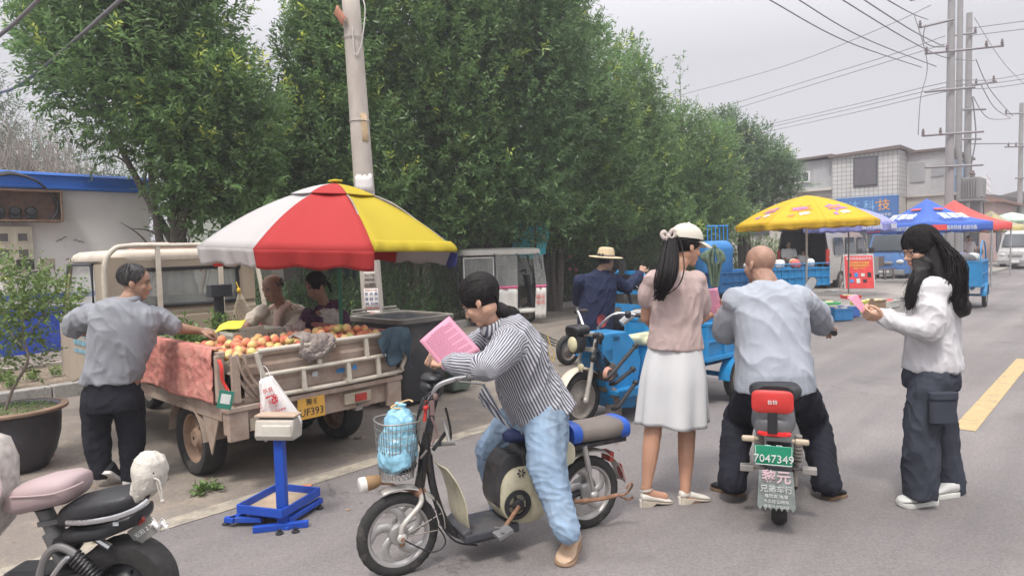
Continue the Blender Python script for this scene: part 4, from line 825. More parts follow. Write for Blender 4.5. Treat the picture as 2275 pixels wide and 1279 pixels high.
b=MB(); cf=headframe((.5,.8,.0)); b.rings([[neck+V3(0,0,z)+V3(math.cos(q)*r,math.sin(q)*r,.014*math.sin(q)) for q in [i*2*math.pi/24 for i in range(24)]] for r,z in ((.076,-.03),(.070,.005),(.066,.022),(.062,.018),(.068,-.02))],loop=True); obj('collar',b,POLO,t,world=True,smooth=180)
b=MB(); BT=cloth('black_trousers',(.018,.019,.026),.1,.2); b.rings(torso_rings([(hipc+V3(0,0,.10),.165,.12,0),(hipc+V3(0,0,.0),.165,.125,0),(hipc+V3(0,0,-.06),.172,.13,0),(hipc+V3(0,0,-.13),.165,.12,0)],hR-hL,lat)); bent(b,[hL,kL,aL+V3(0,0,.02)],[.100,.085,.085,.070]); bent(b,[hR,kR,aR+V3(0,0,.02)],[.100,.085,.085,.070]); vox('trousers',b,BT,t,.009,5,[(.009,(7,7,4),5),(.005,(14,14,12),6)])
HG=mat('greying_hair',(.035,.032,.032),.5,var=.6,scale=50,bump=.6,bscale=150,ani=(1,1,.3)); hair(hd,F,.98,t,HG,seed=3,cap=(0,-.020,.045,.084,.094,.086),flow=lambda p:(0,-.6+p.z,-1.))
face_parts(hd,F,.96,t)
SHB=cloth('black_shoe',(.02,.02,.022),rough=.6); SHW=mat('white_sole',(.6,.58,.55),.7,dirt=.3)
shoe(G(291,1070)+V3(-.04,-.03,0),G(291,1070)+V3(.20,.08,0),t,SHB,SHW,h=.08)
hp_=P(233,1052,Y+.0); tp_=G(228,1090); shoe(hp_,tp_+V3(-.0,.16,.0),t,SHB,SHW,up=(0,.75,.9),h=.08)
# things he holds: yellow paper
q0=wrR+(P(475,738,Y+.38)-wrR).normalized()*.10
b=MB(); b.grid(lambda u,v:q0+V3(-.02+.20*u,.02+.10*v,-.01+.05*u+.05*v+.012*math.sin(u*5)),6,4,.003); single('yellow_bag',b,mat('yellow_plastic',(.66,.55,.06),.5),'folded yellow plastic bag held out by the man in the grey polo','bag',smooth=60)

# ---- 2  old fruit seller with a towel round his neck
Y=6.2
t=person('bald old fruit seller in a pale T-shirt, towel round his neck',G(640,905))
hd=P(607,640,Y-.05); neck=P(624,676,Y+.02); F=headframe((-.50,-.80,-.36),(-.15,-.2,1)); shL=P(576,693,Y-.06); shR=P(664,702,Y+.08); hipc=P(655,790,Y+.15)
elL=P(545,727,Y-.16); wrL=P(500,746,Y-.34); elR=P(640,742,Y-.18); wrR=P(592,744,Y-.36); hL=hipc+V3(-.13,-.03,0); hR=hipc+V3(.13,.07,0)
kL=hL+V3(-.1,-.22,-.02); kR=hR+V3(.02,-.20,-.02); aL=Vector((kL.x,kL.y+.02,.09)); aR=Vector((kR.x,kR.y+.02,.09))
b=MB(); head_geo(b,hd,F,1.02); limb(b,[hd+V3(.02,.02,-.06),neck,neck+V3(.03,.03,-.06)],[.052,.055,.07]); lat=shR-shL
b.rings(torso_rings([(hipc+V3(0,0,-.05),.14,.10,0),(hipc,.155,.11,0),(hipc.lerp(neck,.4),.15,.105,.4),(hipc.lerp(neck,.75),.17,.11,1),(hipc.lerp(neck,.9),.16,.09,1),(neck,.06,.05,1)],hR-hL,lat))
bent(b,[shL,elL,wrL],[.052,.042,.040,.027]); bent(b,[shR,elR,wrR],[.052,.044,.042,.029]); hand(b,wrL,P(478,752,Y-.42)-wrL,(.2,.2,-1),1,.45); hand(b,wrR,V3(-.8,-.3,-.25),(-.1,.2,-1),-1,.9)
bent(b,[hL,kL,aL],[.085,.056,.054,.036]); bent(b,[hR,kR,aR],[.085,.056,.054,.036]); vox('body',b,SKIND,t,.006,3)
WT=cloth('pale_tshirt',(.50,.44,.37),.06,.3,dirt=.1,dcol=(.42,.36,.3))
b=MB(); b.rings(torso_rings([(hipc+V3(0,0,-.04),.185,.145,0),(hipc.lerp(neck,.3),.185,.145,.3),(hipc.lerp(neck,.62),.20,.135,.8),(hipc.lerp(neck,.85),.195,.11,1),(hipc.lerp(neck,.97),.09,.075,1)],hR-hL,lat)); limb(b,[shL+V3(.03,0,0),shL.lerp(elL,.3),shL.lerp(elL,.60)],[.070,.070,.064]); limb(b,[shR-V3(.02,0,0),shR.lerp(elR,.3),shR.lerp(elR,.72)],[.073,.074,.068]); vox('shirt',b,WT,t,.008,4,[(.009,(8,8,4),3),(.006,(15,15,10),4)])
b=MB(); fr=(F@V3(0,1,0)); fr.z=0; fr.normalize(); sd_=fr.cross(V3(0,0,1))
for s_ in (-1,1): b.tube(smoothpath([neck+sd_*.02*s_-fr*.06+V3(0,0,.02),neck+sd_*.075*s_-fr*.01+V3(0,0,-.0),neck+sd_*.085*s_+fr*.09+V3(0,0,-.07),neck+sd_*.08*s_+fr*.13+V3(0,0,-.20),neck+sd_*.075*s_+fr*.12+V3(0,0,-.30)],5),[.018]*7+[.024]*14,8,flat=1.6)
obj('towel',b,cloth('pink_towel',(.60,.44,.36),.12,.9,150),t,world=True,smooth=180)
b=MB(); b.rings(torso_rings([(hipc+V3(0,0,.02),.17,.125,0),(hipc+V3(0,-.03,-.08),.17,.13,0)],hR-hL,lat)); bent(b,[hL,kL,aL],[.098,.08,.08,.065]); bent(b,[hR,kR,aR],[.098,.08,.08,.065]); vox('trousers',b,cloth('dark_trousers',(.035,.035,.042)),t,.01,4,(.012,(8,8,5),3))
b=MB(); b.T=Matrix.Translation(hd)@(F@Matrix.Diagonal((1.02,)*3)).to_4x4(); random.seed(4)
for i in range(120):
    a=random.uniform(math.pi*.95,2.05*math.pi); z=random.uniform(-.45,.25); c_=math.sqrt(1-z*z); p=V3(c_*math.cos(a)*.0775,-.008+c_*math.sin(a)*.0975,.035+z*.09); b.ell(p,(.009,.009,.010),n=6,k=4)
obj('hair',b,mat('grey_stubble_hair',(.09,.085,.082),.8),t,world=True,smooth=180); face_parts(hd,F,1.02,t,brow=mat('grey_stubble_hair',(0,0,0)))
for a_ in (aL,aR): shoe(V3(a_.x+.01,a_.y+.08,.0),V3(a_.x-.04,a_.y-.17,0),t,SHB,SHB)

# ---- 3  woman seller in purple
Y=6.15
t=person('woman fruit seller in a purple jacket seated beside the green umbrella pole',G(735,920))
hd=P(703,636,Y-.03); neck=P(722,678,Y+.04); F=headframe((-.62,-.66,-.42),(-.1,-.1,1)); shL=P(686,700,Y-.05); shR=P(757,702,Y+.14); hipc=P(735,800,Y+.14)
elL=P(668,742,Y-.12); wrL=P(712,742,Y-.30); elR=P(772,752,Y+.0); wrR=P(715,747,Y-.28); hL=hipc+V3(-.12,-.03,0); hR=hipc+V3(.12,.07,0)
kL=hL+V3(-.06,-.24,0); kR=hR+V3(.0,-.24,0); aL=Vector((kL.x,kL.y+.05,.09)); q=G(762,940); aR=Vector((q.x,q.y,.09))
b=MB(); head_geo(b,hd,F,.97); limb(b,[hd+V3(.02,.02,-.06),neck,neck+V3(.02,.02,-.06)],[.048,.05,.06]); lat=shR-shL
b.rings(torso_rings([(hipc+V3(0,0,-.05),.14,.10,0),(hipc.lerp(neck,.4),.14,.10,.4),(hipc.lerp(neck,.75),.15,.10,1),(hipc.lerp(neck,.9),.14,.08,1),(neck,.055,.05,1)],hR-hL,lat)); bent(b,[shL,elL,wrL],[.045,.038,.036,.025]); bent(b,[shR,elR,wrR],[.045,.038,.036,.025]); hand(b,wrL,V3(-.5,-.5,-.2),(0,0,-1),1,.7,.95); hand(b,wrR,V3(-.8,-.4,-.1),(0,0,-1),-1,.7,.95)
bent(b,[hL,kL,aL],[.085,.056,.054,.036]); bent(b,[hR,kR,aR],[.085,.056,.054,.036]); vox('body',b,SKIND,t,.006,3)
FL=cloth('patterned_top',(.52,.50,.46),.05,dirt=.5,dcol=(.10,.09,.08),dscale=22)
b=MB(); b.rings(torso_rings([(hipc,.165,.125,0),(hipc.lerp(neck,.4),.165,.125,.4),(hipc.lerp(neck,.78),.165,.115,1),(hipc.lerp(neck,.97),.08,.07,1)],hR-hL,lat)); vox('top',b,FL,t,.009,4)
PU=cloth('purple_jacket',(.075,.035,.065),.35,.4,scale=40)
b=MB(); cc=[hipc,hipc.lerp(neck,.45),hipc.lerp(neck,.8)]; 
for s_,sh_ in ((-1,shL),(1,shR)):
    latn=lat.normalized(); dp=V3(-latn.y,latn.x,0); 
    b.rings([ring(c+latn*(s_*.125)+dp*.02,latn*.075,dp*.145,16) for c in cc]+[ring(sh_-latn*.04*s_,latn*.05,dp*.09,16)])
b.rings([ring(c+V3(0,.06,0),latn*.15,dp*.09,16) for c in cc]+[ring(hipc.lerp(neck,.96)+dp*.03,latn*.08,dp*.05,16)])
limb(b,[shL,shL.lerp(elL,.5),elL],[.065,.062,.06]); limb(b,[elL,wrL],[.06,.045]); limb(b,[shR,shR.lerp(elR,.5),elR],[.065,.064,.06]); limb(b,[elR,wrR],[.06,.045]); limb(b,[neck+V3(-.05,-.05,-.03),neck+V3(.05,.0,-.01),neck+V3(.09,.06,0),neck+V3(.0,.09,.01)],[.03,.035,.04,.035])
vox('jacket',b,PU,t,.008,4,[(.014,(8,8,5),7),(.006,(16,16,12),8)])
b=MB(); b.rings(torso_rings([(hipc+V3(0,0,.02),.17,.125,0),(hipc+V3(0,-.03,-.08),.17,.13,0)],hR-hL,lat)); bent(b,[hL,kL,aL],[.098,.08,.08,.06]); bent(b,[hR,kR,aR],[.098,.08,.08,.06]); vox('trousers',b,cloth('dark_trousers',(0,0,0)),t,.01,4,(.012,(8,8,5),3))
hair(hd,F,.99,t,HAIR,'long',seed=5,cap=(0,-.018,.040,.088,.099,.092),flow=lambda p:(0,-1,-.5)); b=MB(); b.T=Matrix.Translation(hd)@F.to_4x4(); random.seed(2)
for i in range(30): lock(b,[V3(random.uniform(-.03,.03),-.09,random.uniform(-.02,.03)),V3(random.uniform(-.03,.03),-.12,-.04),V3(random.uniform(-.02,.02),-.11,-.12)],.008)
obj('ponytail',b,HAIR,t,world=True,smooth=180); face_parts(hd,F,.97,t)
shoe(V3(aR.x+.06,aR.y+.06,.0),V3(aR.x-.03,aR.y-.20,0),t,SHB,mat('grey_sole',(.25,.24,.23),.8),h=.07); shoe(V3(aL.x,aL.y+.08,.0),V3(aL.x-.03,aL.y-.17,0),t,SHB,SHB)
# ---- 4  woman leaning over the handlebars of the electric bicycle
t=person('woman in a black and white striped shirt and jeans leaning on her bicycle handlebar',G(1190,1195))
hd=P(1068,668,3.36); F=headframe((-.80,.20,-.55),(-.3,.05,1)); neck=P(1098,722,3.40); hipc=P(1188,905,3.52)
shN=P(1128,765,3.27); shF=P(1100,742,3.62); elN=P(1088,815,3.10); wrN=P(998,806,3.22); elF=P(1010,800,3.52); wrF=P(985,800,3.38)
hN=P(1205,925,3.42); hF=P(1160,925,3.66); kN=P(1210,1035,3.30); aN=P(1266,1192,3.20); kF=P(1092,1000,3.72); aF=P(1120,1150,3.80)
b=MB(); head_geo(b,hd,F,.98); limb(b,[hd+V3(.02,0,-.05),neck,neck+V3(.05,0,-.04)],[.045,.048,.06]); lat=(shN-shF); hl=(hN-hF)
sp_=lambda k:[(hipc+V3(.03,0,-.02),.155*k,.115*k,0),(hipc.lerp(neck,.3)+V3(.02,0,.03),.150*k,.115*k,.3),(hipc.lerp(neck,.65)+V3(.04,0,.05),.165*k,.115*k,.8),(hipc.lerp(neck,.88)+V3(.02,0,.03),.155*k,.09*k,1),(neck,.055*k,.05*k,1)]
b.rings(torso_rings(sp_(1.),hl,lat)); bent(b,[shN,elN,wrN],[.048,.040,.038,.025]); bent(b,[shF,elF,wrF],[.048,.040,.038,.025])
HD=P(942,792,3.26); hand(b,wrN,HD-wrN,(0,.6,-.5),-1,[.9,1.0,1.1,1.2],.95); hand(b,wrF,P(938,786,3.32)-wrF,(0,-.7,-.4),1,[.8,.9,1.,1.1],.95)
bent(b,[hN,kN,aN],[.095,.060,.055,.036]); bent(b,[hF,kF,aF],[.095,.060,.055,.036]); ft=G(1262,1245); limb(b,[aN,G(1278,1222)+V3(-.005,.02,.085)],[.036,.034]); vox('body',b,SKINL,t,.005,3)
SHIRT=cloth('striped_shirt',(.44,.44,.46),.04,.25,stripe=(.015,(.085,.088,.115),-.05))
b=MB(); SPI=[(hipc+V3(.050,-.0,-.045),.200,.165,0),(hipc.lerp(neck,.12)+V3(.02,0,-.0),.192,.158,.1),(hipc.lerp(neck,.32)+V3(.015,0,.02),.180,.152,.3),(hipc.lerp(neck,.62)+V3(.03,0,.04),.195,.148,.8),(hipc.lerp(neck,.84)+V3(.03,0,.035),.185,.115,1),(hipc.lerp(neck,.97),.08,.07,1)]
b.rings(torso_rings(SPI,hl,lat)); limb(b,[shN+V3(.02,.05,0),shN.lerp(elN,.45)+V3(.01,0,.0),elN],[.085,.078,.070]); limb(b,[elN,elN.lerp(wrN,.5),wrN],[.070,.060,.045]); limb(b,[shF,shF.lerp(elF,.5),elF],[.08,.07,.065]); limb(b,[elF,wrF],[.062,.046])
bl=[(tuple(hipc),tuple(neck),(0,0,1),.17),(tuple(shN),tuple(elN),(-1,0,.3),.085),(tuple(elN),tuple(wrN),(0,0,1),.06),(tuple(shF),tuple(elF),(0,0,1),.07),(tuple(elF),tuple(wrF),(0,0,1),.055)]
b.ell(neck+V3(.045,.02,-.035),(.085,.10,.07)); b.ell(P(1142,724,3.38),(.08,.09,.06)); b.ell(shN+V3(0,.03,.005),.088); b.ell(shF+V3(0,-.03,.01),.085); vox('shirt',b,SHIRT,t,.007,5,[(.010,(8,8,4),11),(.004,(15,15,10),12)],stripe=bl)
# hanging open shirt front and cuffs
fl=MB(); d_=(neck-hipc).normalized()
def flap(u,v):
    a=P(1075,850,3.34).lerp(P(1135,955,3.36),u); c=P(1062,880,3.30).lerp(P(1078,905,3.30),u); return a.lerp(c,v)+V3(0,.012*math.sin(u*9+v*5),0)
fl.grid(flap,12,8,.003); o=obj('shirt_front',fl,SHIRT,t,world=True,smooth=180)
me=o.data; at=me.attributes.new('stripe','FLOAT','POINT'); at.data.foreach_set('value',[ (v.co.x*.85+v.co.z*.5) for v in me.vertices])
b=MB(); cN=neck+V3(-.005,0,.0); ax=(neck-hipc).normalized(); e1=ax.orthogonal().normalized(); e2=ax.cross(e1)
b.rings([[cN+ax*z+(e1*math.cos(q)+e2*math.sin(q))*r for q in [i*math.pi/10 for i in range(20)]] for r,z in ((.072,-.04),(.064,.0),(.060,.03),(.068,.024),(.078,-.018))],loop=True); o=obj('collar',b,SHIRT,t,world=True,smooth=180)
at=o.data.attributes.new('stripe','FLOAT','POINT'); at.data.foreach_set('value',[v.co.x*.8+v.co.y*.5 for v in o.data.vertices])
b=MB(); JEAN=mat('light_denim',(.20,.28,.38),.9,var=.42,scale=7,bump=.5,bscale=350,dirt=.32,dcol=(.36,.42,.47),dscale=5,ani=(1,1,.35))
b.rings(torso_rings([(hipc+V3(0,0,.06),.165,.13,0),(hipc+V3(.02,0,-.03),.180,.15,0),(hipc+V3(.02,0,-.10),.170,.14,0)],hl,hl)); bent(b,[hN+V3(.02,0,0),kN+V3(.01,0,0),aN+V3(-.015,0,.03)],[.118,.098,.095,.066]); bent(b,[hF,kF,aF],[.118,.098,.095,.068]); vox('jeans',b,JEAN,t,.007,4,[(.008,(8,8,4),13),(.005,(12,12,20),14)])
hair(hd,F,1.02,t,HAIR,'long',seed=8,cap=(0,-.020,.040,.090,.101,.094),flow=lambda p:(0,-1,-.45+p.z*.3),n=620)
b=MB(); bun=P(1112,690,3.40); T_=Matrix.Translation(hd)@F.to_4x4(); b.ell(bun,(.062,.052,.042),(0,.5,0),n=20,k=12); random.seed(9)
for i in range(80):
    a=random.uniform(0,6.28); r=random.uniform(.02,.055); p0=hd+(F@V3(random.uniform(-.05,.05),-.085,random.uniform(-.03,.05))); p1=bun+V3(-.01,math.cos(a)*.03,math.sin(a)*.036); p2=bun+V3(.045+random.uniform(0,.035),math.cos(a+.5)*.032,math.sin(a+.5)*.035-.02); b.tube(smoothpath([p0,p1,p2,p2+V3(.02,0,-.03-random.uniform(0,.03))],3),[.006]*4+[.0045]*5+[.0015],5)
obj('ponytail',b,HAIR,t,world=True,smooth=180)
b=MB(); b.T=T_
for i in range(26):
    x=.07+random.uniform(-.004,.01); y0=random.uniform(-.05,.0); b.tube(smoothpath([(x*.85,y0,.08),(x+.008,y0+.02,.02),(x,y0+.03+random.uniform(-.02,.03),-.05-random.uniform(0,.04))],3),[.004]*3+[.003]*3+[.001],4)
obj('loose_strands',b,HAIR,t,world=True,smooth=180); face_parts(hd,F,.98,t)
BEI=cloth('beige_shoe',(.50,.36,.25),rough=.7); BSO=mat('tan_sole',(.33,.22,.14),.8,dirt=.3)
shoe(G(1280,1215)+V3(.0,.03,0),G(1250,1262),t,BEI,BSO,w=.05,h=.075,lace=mat('white_lace',(.5,.42,.32),.8)); q=G(1130,1195)+V3(.1,.55,0); shoe(q+V3(.04,.05,0),q+V3(-.12,-.16,0),t,BEI,BSO)
# pink sheet in her hands
def sheet_paper(name,c0,c1,c2,c3,label,lines=16,mcol=(.62,.27,.36),ink=(.30,.12,.2),curve=.012,grp='pink survey sheets being read'):
    """corners: c0 bottom-left c1 bottom-right c2 top-right c3 top-left"""
    c0,c1,c2,c3=map(Vector,(c0,c1,c2,c3)); N=(c1-c0).cross(c3-c0).normalized(); b=MB(); o_=c0.copy()
    pt=lambda u,v,off=0:(c0.lerp(c1,u)).lerp(c3.lerp(c2,u),v)+N*(curve*math.sin(u*3.1)+off)
    b.grid(lambda u,v:pt(u,v)-o_,10,10,.0006); o=obj(name,b,mat('pink_paper',mcol,.8,var=.03,scale=5),smooth=180); o.location=o_; tag(o,label,'paper',grp)
    b=MB(); random.seed(len(label)); 
    for i in range(lines):
        v=.90-i*.8/lines; u=.10; e=.9 if i%4 else random.uniform(.5,.8)
        if i==0: u,e=.3,.7
        while u<e:
            w=random.uniform(.03,.10); b.quad(*[pt(a,c,.0016)-o_ for a,c in ((u,v),(min(e,u+w),v),(min(e,u+w),v+.014),(u,v+.014))]); b.quad(*[pt(a,c,-.0020)-o_ for a,c in ((u,v),(min(e,u+w),v),(min(e,u+w),v+.014),(u,v+.014))]); u+=w+.012
    obj('print',b,mat('paper_ink',ink,.8),o,smooth=0); return o
sheet_paper('pink_sheet',P(986,822,3.20),P(1068,778,3.26),P(998,702,3.30),P(932,757,3.24),'pink printed sheet held by the woman leaning on the handlebar',lines=20)

# ---- 5  young woman in a white skirt
Y=4.0
t=person('young woman in a pink top, white skirt and white cap, seen from behind',G(1490,1118))
hd=P(1524,548,Y+.03); F=headframe((.93,.30,-.22),(.05,0,1)); neck=P(1503,600,Y+.0); shL=P(1444,622,Y-.04); shR=P(1554,622,Y+.0); hipc=P(1500,790,Y)
elL=P(1436,705,Y+.05); wrL=P(1462,735,Y+.28); elR=P(1556,708,Y+.08); wrR=P(1583,697,Y+.22); hL=P(1468,810,Y-.02); hR=P(1528,810,Y+.03); kL=P(1452,945,Y-.02); kR=P(1526,945,Y+.04); aL=P(1436,1083,Y-.05); aR=P(1522,1092,Y-.02)
b=MB(); head_geo(b,hd,F,.94); limb(b,[hd+V3(-.01,-.01,-.06),neck,neck+V3(-.01,0,-.04)],[.042,.045,.06]); lat=shR-shL
b.rings(torso_rings([(hipc+V3(0,0,-.06),.14,.115,0),(hipc,.150,.11,0),(hipc.lerp(neck,.38),.115,.09,.3),(hipc.lerp(neck,.72),.14,.10,.8),(hipc.lerp(neck,.9),.135,.075,1),(neck,.05,.045,1)],hR-hL,lat))
bent(b,[shL,elL,wrL],[.042,.036,.034,.023]); bent(b,[shR,elR,wrR],[.042,.036,.034,.023]); hand(b,wrR,V3(.75,.35,.25),(-.2,.3,1),1,.65,.9); hand(b,wrL,V3(.9,.4,.3),(-.2,.3,1),-1,.6,.9)
bent(b,[hL,kL,kL.lerp(aL,.35),aL],[.085,.056,.052,.052,.052,.030]); bent(b,[hR,kR,kR.lerp(aR,.35),aR],[.085,.056,.052,.052,.052,.030])
for a_ in (aL,aR): limb(b,[a_+V3(-.005,0,0),a_+V3(.035,.01,-.045),a_+V3(.115,.035,-.07)],[.030,.030,.026])
vox('body',b,mat('skin_legs',(.46,.255,.17),.5,var=.05,sss=.12),t,.005,3)
TOP=cloth('dusty_pink_knit',(.41,.315,.295),.05,.3,500)
b=MB(); b.rings(torso_rings([(hipc+V3(0,0,.045),.168,.135,0),(hipc.lerp(neck,.36),.150,.12,.3),(hipc.lerp(neck,.55),.158,.12,.6),(hipc.lerp(neck,.80),.165,.115,1),(hipc.lerp(neck,.92),.14,.09,1),(hipc.lerp(neck,.99),.065,.055,1)],hR-hL,lat)); limb(b,[shL+V3(.03,0,0),shL.lerp(elL,.35),shL.lerp(elL,.52)],[.060,.062,.058]); limb(b,[shR-V3(.03,0,0),shR.lerp(elR,.4),shR.lerp(elR,.75)],[.060,.064,.060]); b.ell(shL+V3(.02,0,-.004),(.06,.066,.058)); b.ell(shR-V3(.02,0,.004),(.06,.066,.058)); vox('top',b,TOP,t,.007,5,[(.008,(9,9,4.5),21),(.003,(18,18,12),22)])
b=MB(); ws_=hipc+V3(0,0,.085); z0=P(1495,940,Y).z
def skirt(u,v):
    q=u*2*math.pi; k=v; r=(.142+.030*math.sin(min(1,k*2.2)*1.2)+.026*k); fo=(math.sin(q*7+.6*math.sin(q*2))*.018+math.sin(q*4+1.3)*.012)*k; z=ws_.z+(z0-ws_.z)*v+.012*math.sin(q*2)*v
    return ws_+V3(math.cos(q)*(r*1.03+fo)+.0-.02*v,math.sin(q)*(r*.80+fo),z-ws_.z)
b.grid(skirt,96,22,.004); SK=cloth('white_skirt',(.54,.54,.54),.03,.2); obj('skirt',b,SK,t,world=True,smooth=180)
b=MB(); b.rings([[ws_+V3(math.cos(q)*.152,math.sin(q)*.122,z) for q in [i*math.pi/16 for i in range(32)]] for z in (-.02,.02)]); obj('waistband',b,SK,t,world=True,smooth=60)
hair(hd,F,.965,t,HAIR,'long',seed=11,cap=(0,-.020,.038,.086,.097,.090),flow=lambda p:(0,-1,-.4)); b=MB(); random.seed(12)
po=hd+F@V3(0,-.11,.03)
for i in range(260):
    o1=V3(random.gauss(0,.012),random.gauss(0,.014),0); e=P(1466+random.gauss(0,6),666+random.uniform(-26,4),Y-.17); b.tube(smoothpath([hd+F@V3(random.uniform(-.04,.04),-.08,random.uniform(0,.06)),po+o1*1.2+V3(0,0,0),P(1484,592,Y-.16)+o1*2.1,P(1474,635,Y-.17)+o1*1.9,e],4),[.0035]*6+[.0042]*6+[.0034]*4+[.0008],4)
obj('ponytail',b,HAIR,t,world=True,smooth=180)
CAPW=cloth('white_cap_cloth',(.52,.49,.42),.03,.2,260); b=MB(); b.T=Matrix.Translation(hd)@(F@Matrix.Diagonal((.97,)*3)).to_4x4()
rs=[]
for k in range(9):
    a=k/8*math.pi/2; rs.append([V3(.094*math.cos(a)*math.cos(q),-.010+.108*math.cos(a)*math.sin(q),.050+.094*math.sin(a)+(.010*math.sin(q) if k==0 else 0)) for q in [i*2*math.pi/28 for i in range(28)]])
b.rings(rs); b.ell((0,-.01,.146),(.009,.009,.006)); hat=obj('cap',b,CAPW,t,world=True,smooth=60)
b=MB(); b.T=Matrix.Translation(hd)@(F@Matrix.Diagonal((.97,)*3)).to_4x4(); b.grid(lambda u,v:((u-.5)*2*.082*(1-.30*v*v),.085+.085*v+.012*(1-(2*u-1)**2)-.055*(2*u-1)**2*(1),.054-.012*v-.016*(2*u-1)**2-.012*v*v),16,8,.004); obj('visor',b,CAPW,t,world=True,smooth=60)
b=MB(); BOW=cloth('cream_bow_cloth',(.50,.44,.40),.1,.4); pc=po+V3(-.02,-.015,.01)
for sx,dz in ((-1,.01),(1,.02)): b.tube(smoothpath([pc,pc+V3(sx*.024,-.01,.018+dz),pc+V3(sx*.040,-.01,.004+dz),pc+V3(sx*.024,-.015,-.014),pc],4),[.008]+[.012]*15+[.006],8,flat=.6)
b.tube([pc,pc+V3(-.015,-.02,-.05),pc+V3(.0,-.02,-.085)],[.012,.016,.006],8,flat=.5); b.ell(pc,.018); obj('bow',b,BOW,t,world=True,smooth=180)
SW=mat('white_leather',(.62,.58,.52),.45,var=.05)
for a_ in (aL,aR):
    hpt=V3(a_.x-.035,a_.y-.012,.0); shoe(hpt,hpt+V3(.195,.055,0),t,SW,mat('beige_sole',(.5,.44,.36),.6),w=.036,h=.045,soleh=.010,heelh=.035); b=MB(); b.box((hpt.x+.012,hpt.y+.006,.022),(.04,.038,.044)); b.rings([[a_+V3(math.cos(q)*.036,math.sin(q)*.036,-.012+z+.006*math.cos(q)) for q in [i*math.pi/8 for i in range(16)]] for z in (0,.014)],cap=False); obj('heel_and_strap',b,SW,t,world=True,smooth=60)
sheet_paper('pink_sheet',P(1558,712,4.12),P(1606,697,4.25),P(1594,638,4.28),P(1562,642,4.12),'pink sheet held by the young woman in the white cap',lines=12)

# ---- 6  bald man sitting on the scooter
Y=3.95
t=person('bald man in a pale grey T-shirt astride the green plated scooter',G(1730,1105))
hd=P(1689,590,Y+.22); F=headframe((-.42,.90,-.10),(0,.06,1)); neck=P(1703,627,Y+.14); shL=P(1634,668,Y+.12); shR=P(1786,664,Y+.10); hipc=P(1722,852,Y)
elL=P(1611,738,Y+.26); wrL=P(1640,742,Y+.52); elR=P(1822,716,Y+.28); wrR=P(1838,722,Y+.56); hL=P(1682,868,Y+.02); hR=P(1768,868,Y+.02)
kL=P(1640,930,Y+.34); kR=P(1806,930,Y+.34); aL=P(1626,1075,Y+.02); aR=P(1838,1078,Y+.02)
b=MB(); head_geo(b,hd,F,1.02,fat=1.12); limb(b,[hd+V3(0,-.02,-.05),neck,neck+V3(0,0,-.06)],[.062,.066,.08]); lat=shR-shL
b.rings(torso_rings([(hipc+V3(0,0,-.06),.17,.12,0),(hipc,.185,.13,0),(hipc.lerp(neck,.4),.17,.125,.3),(hipc.lerp(neck,.72),.19,.125,.8),(hipc.lerp(neck,.88),.18,.10,1),(neck,.07,.06,1)],hR-hL,lat)); bent(b,[shL,elL,wrL],[.056,.046,.044,.03]); bent(b,[shR,elR,wrR],[.056,.046,.044,.03]); hand(b,wrL,V3(-.1,1,-.2),(.9,.2,-.3),1,.6); hand(b,wrR,V3(.25,.6,-.25),(-.2,-.1,-1),-1,.75)
bent(b,[hL,kL,aL],[.095,.062,.060,.038]); bent(b,[hR,kR,aR],[.095,.062,.060,.038]); limb(b,[aL,V3(aL.x-.0,aL.y-.0,.09)],[.036,.03]); limb(b,[aR,V3(aR.x+.0,aR.y-.0,.09)],[.036,.03]); vox('body',b,SKIND,t,.006,3)
TEE=cloth('pale_grey_tshirt',(.33,.355,.40),.05,.3,300)
b=MB(); b.rings(torso_rings([(hipc+V3(0,0,-.045),.225,.165,0),(hipc+V3(0,0,.04),.222,.165,0),(hipc.lerp(neck,.35),.212,.155,.2),(hipc.lerp(neck,.62),.222,.15,.8),(hipc.lerp(neck,.82),.225,.13,1),(hipc.lerp(neck,.93),.17,.10,1),(hipc.lerp(neck,1.),.088,.075,1)],hR-hL,lat)); limb(b,[shL+V3(.04,0,0),shL.lerp(elL,.45),shL.lerp(elL,.95)],[.085,.088,.086]); limb(b,[shR-V3(.04,0,0),shR.lerp(elR,.45),shR.lerp(elR,1.0)],[.085,.088,.084]); b.ell(shL+V3(.008,0,.0),.086); b.ell(shR+V3(-.03,0,-.008),.084); vox('shirt',b,TEE,t,.008,5,[(.012,(6,6,3.5),31),(.004,(14,14,8),32)])
b=MB(); b.rings([[neck+V3(0,0,z)+V3(math.cos(q)*r,math.sin(q)*r*.92,.012*math.sin(q)) for q in [i*2*math.pi/24 for i in range(24)]] for r,z in ((.088,-.03),(.083,-.008),(.080,.006),(.076,.0),(.082,-.025))],loop=True); obj('neckband',b,TEE,t,world=True,smooth=180)
b=MB(); DT=cloth('navy_trousers',(.020,.021,.030),.1,.2); b.rings(torso_rings([(hipc+V3(0,0,.03),.185,.14,0),(hipc+V3(0,0,-.05),.19,.15,0),(hipc+V3(0,.02,-.10),.17,.15,0)],hR-hL,lat)); bent(b,[hL,kL,aL+V3(0,0,.02)],[.112,.096,.094,.078]); bent(b,[hR,kR,aR+V3(0,0,.02)],[.112,.096,.094,.078]); [b.tube([q_.lerp(r_,.4),r_+V3(0,0,-.02)],[.084,.08],18) for q_,r_ in ((kL,aL),(kR,aR))]; vox('trousers',b,DT,t,.009,5,[(.011,(7,7,4),33),(.006,(14,14,12),34)])
BRS=mat('brown_sole',(.20,.13,.08),.8,dirt=.2); q=G(1640,1100); shoe(q+V3(.02,-.02,0),q+V3(-.12,.14,0),t,SHB,BRS,w=.05,h=.065); q=G(1832,1108); shoe(q+V3(.0,-.01,0),q+V3(.135,.06,0),t,SHB,BRS,w=.052,h=.065); face_parts(hd,F,1.02,t)

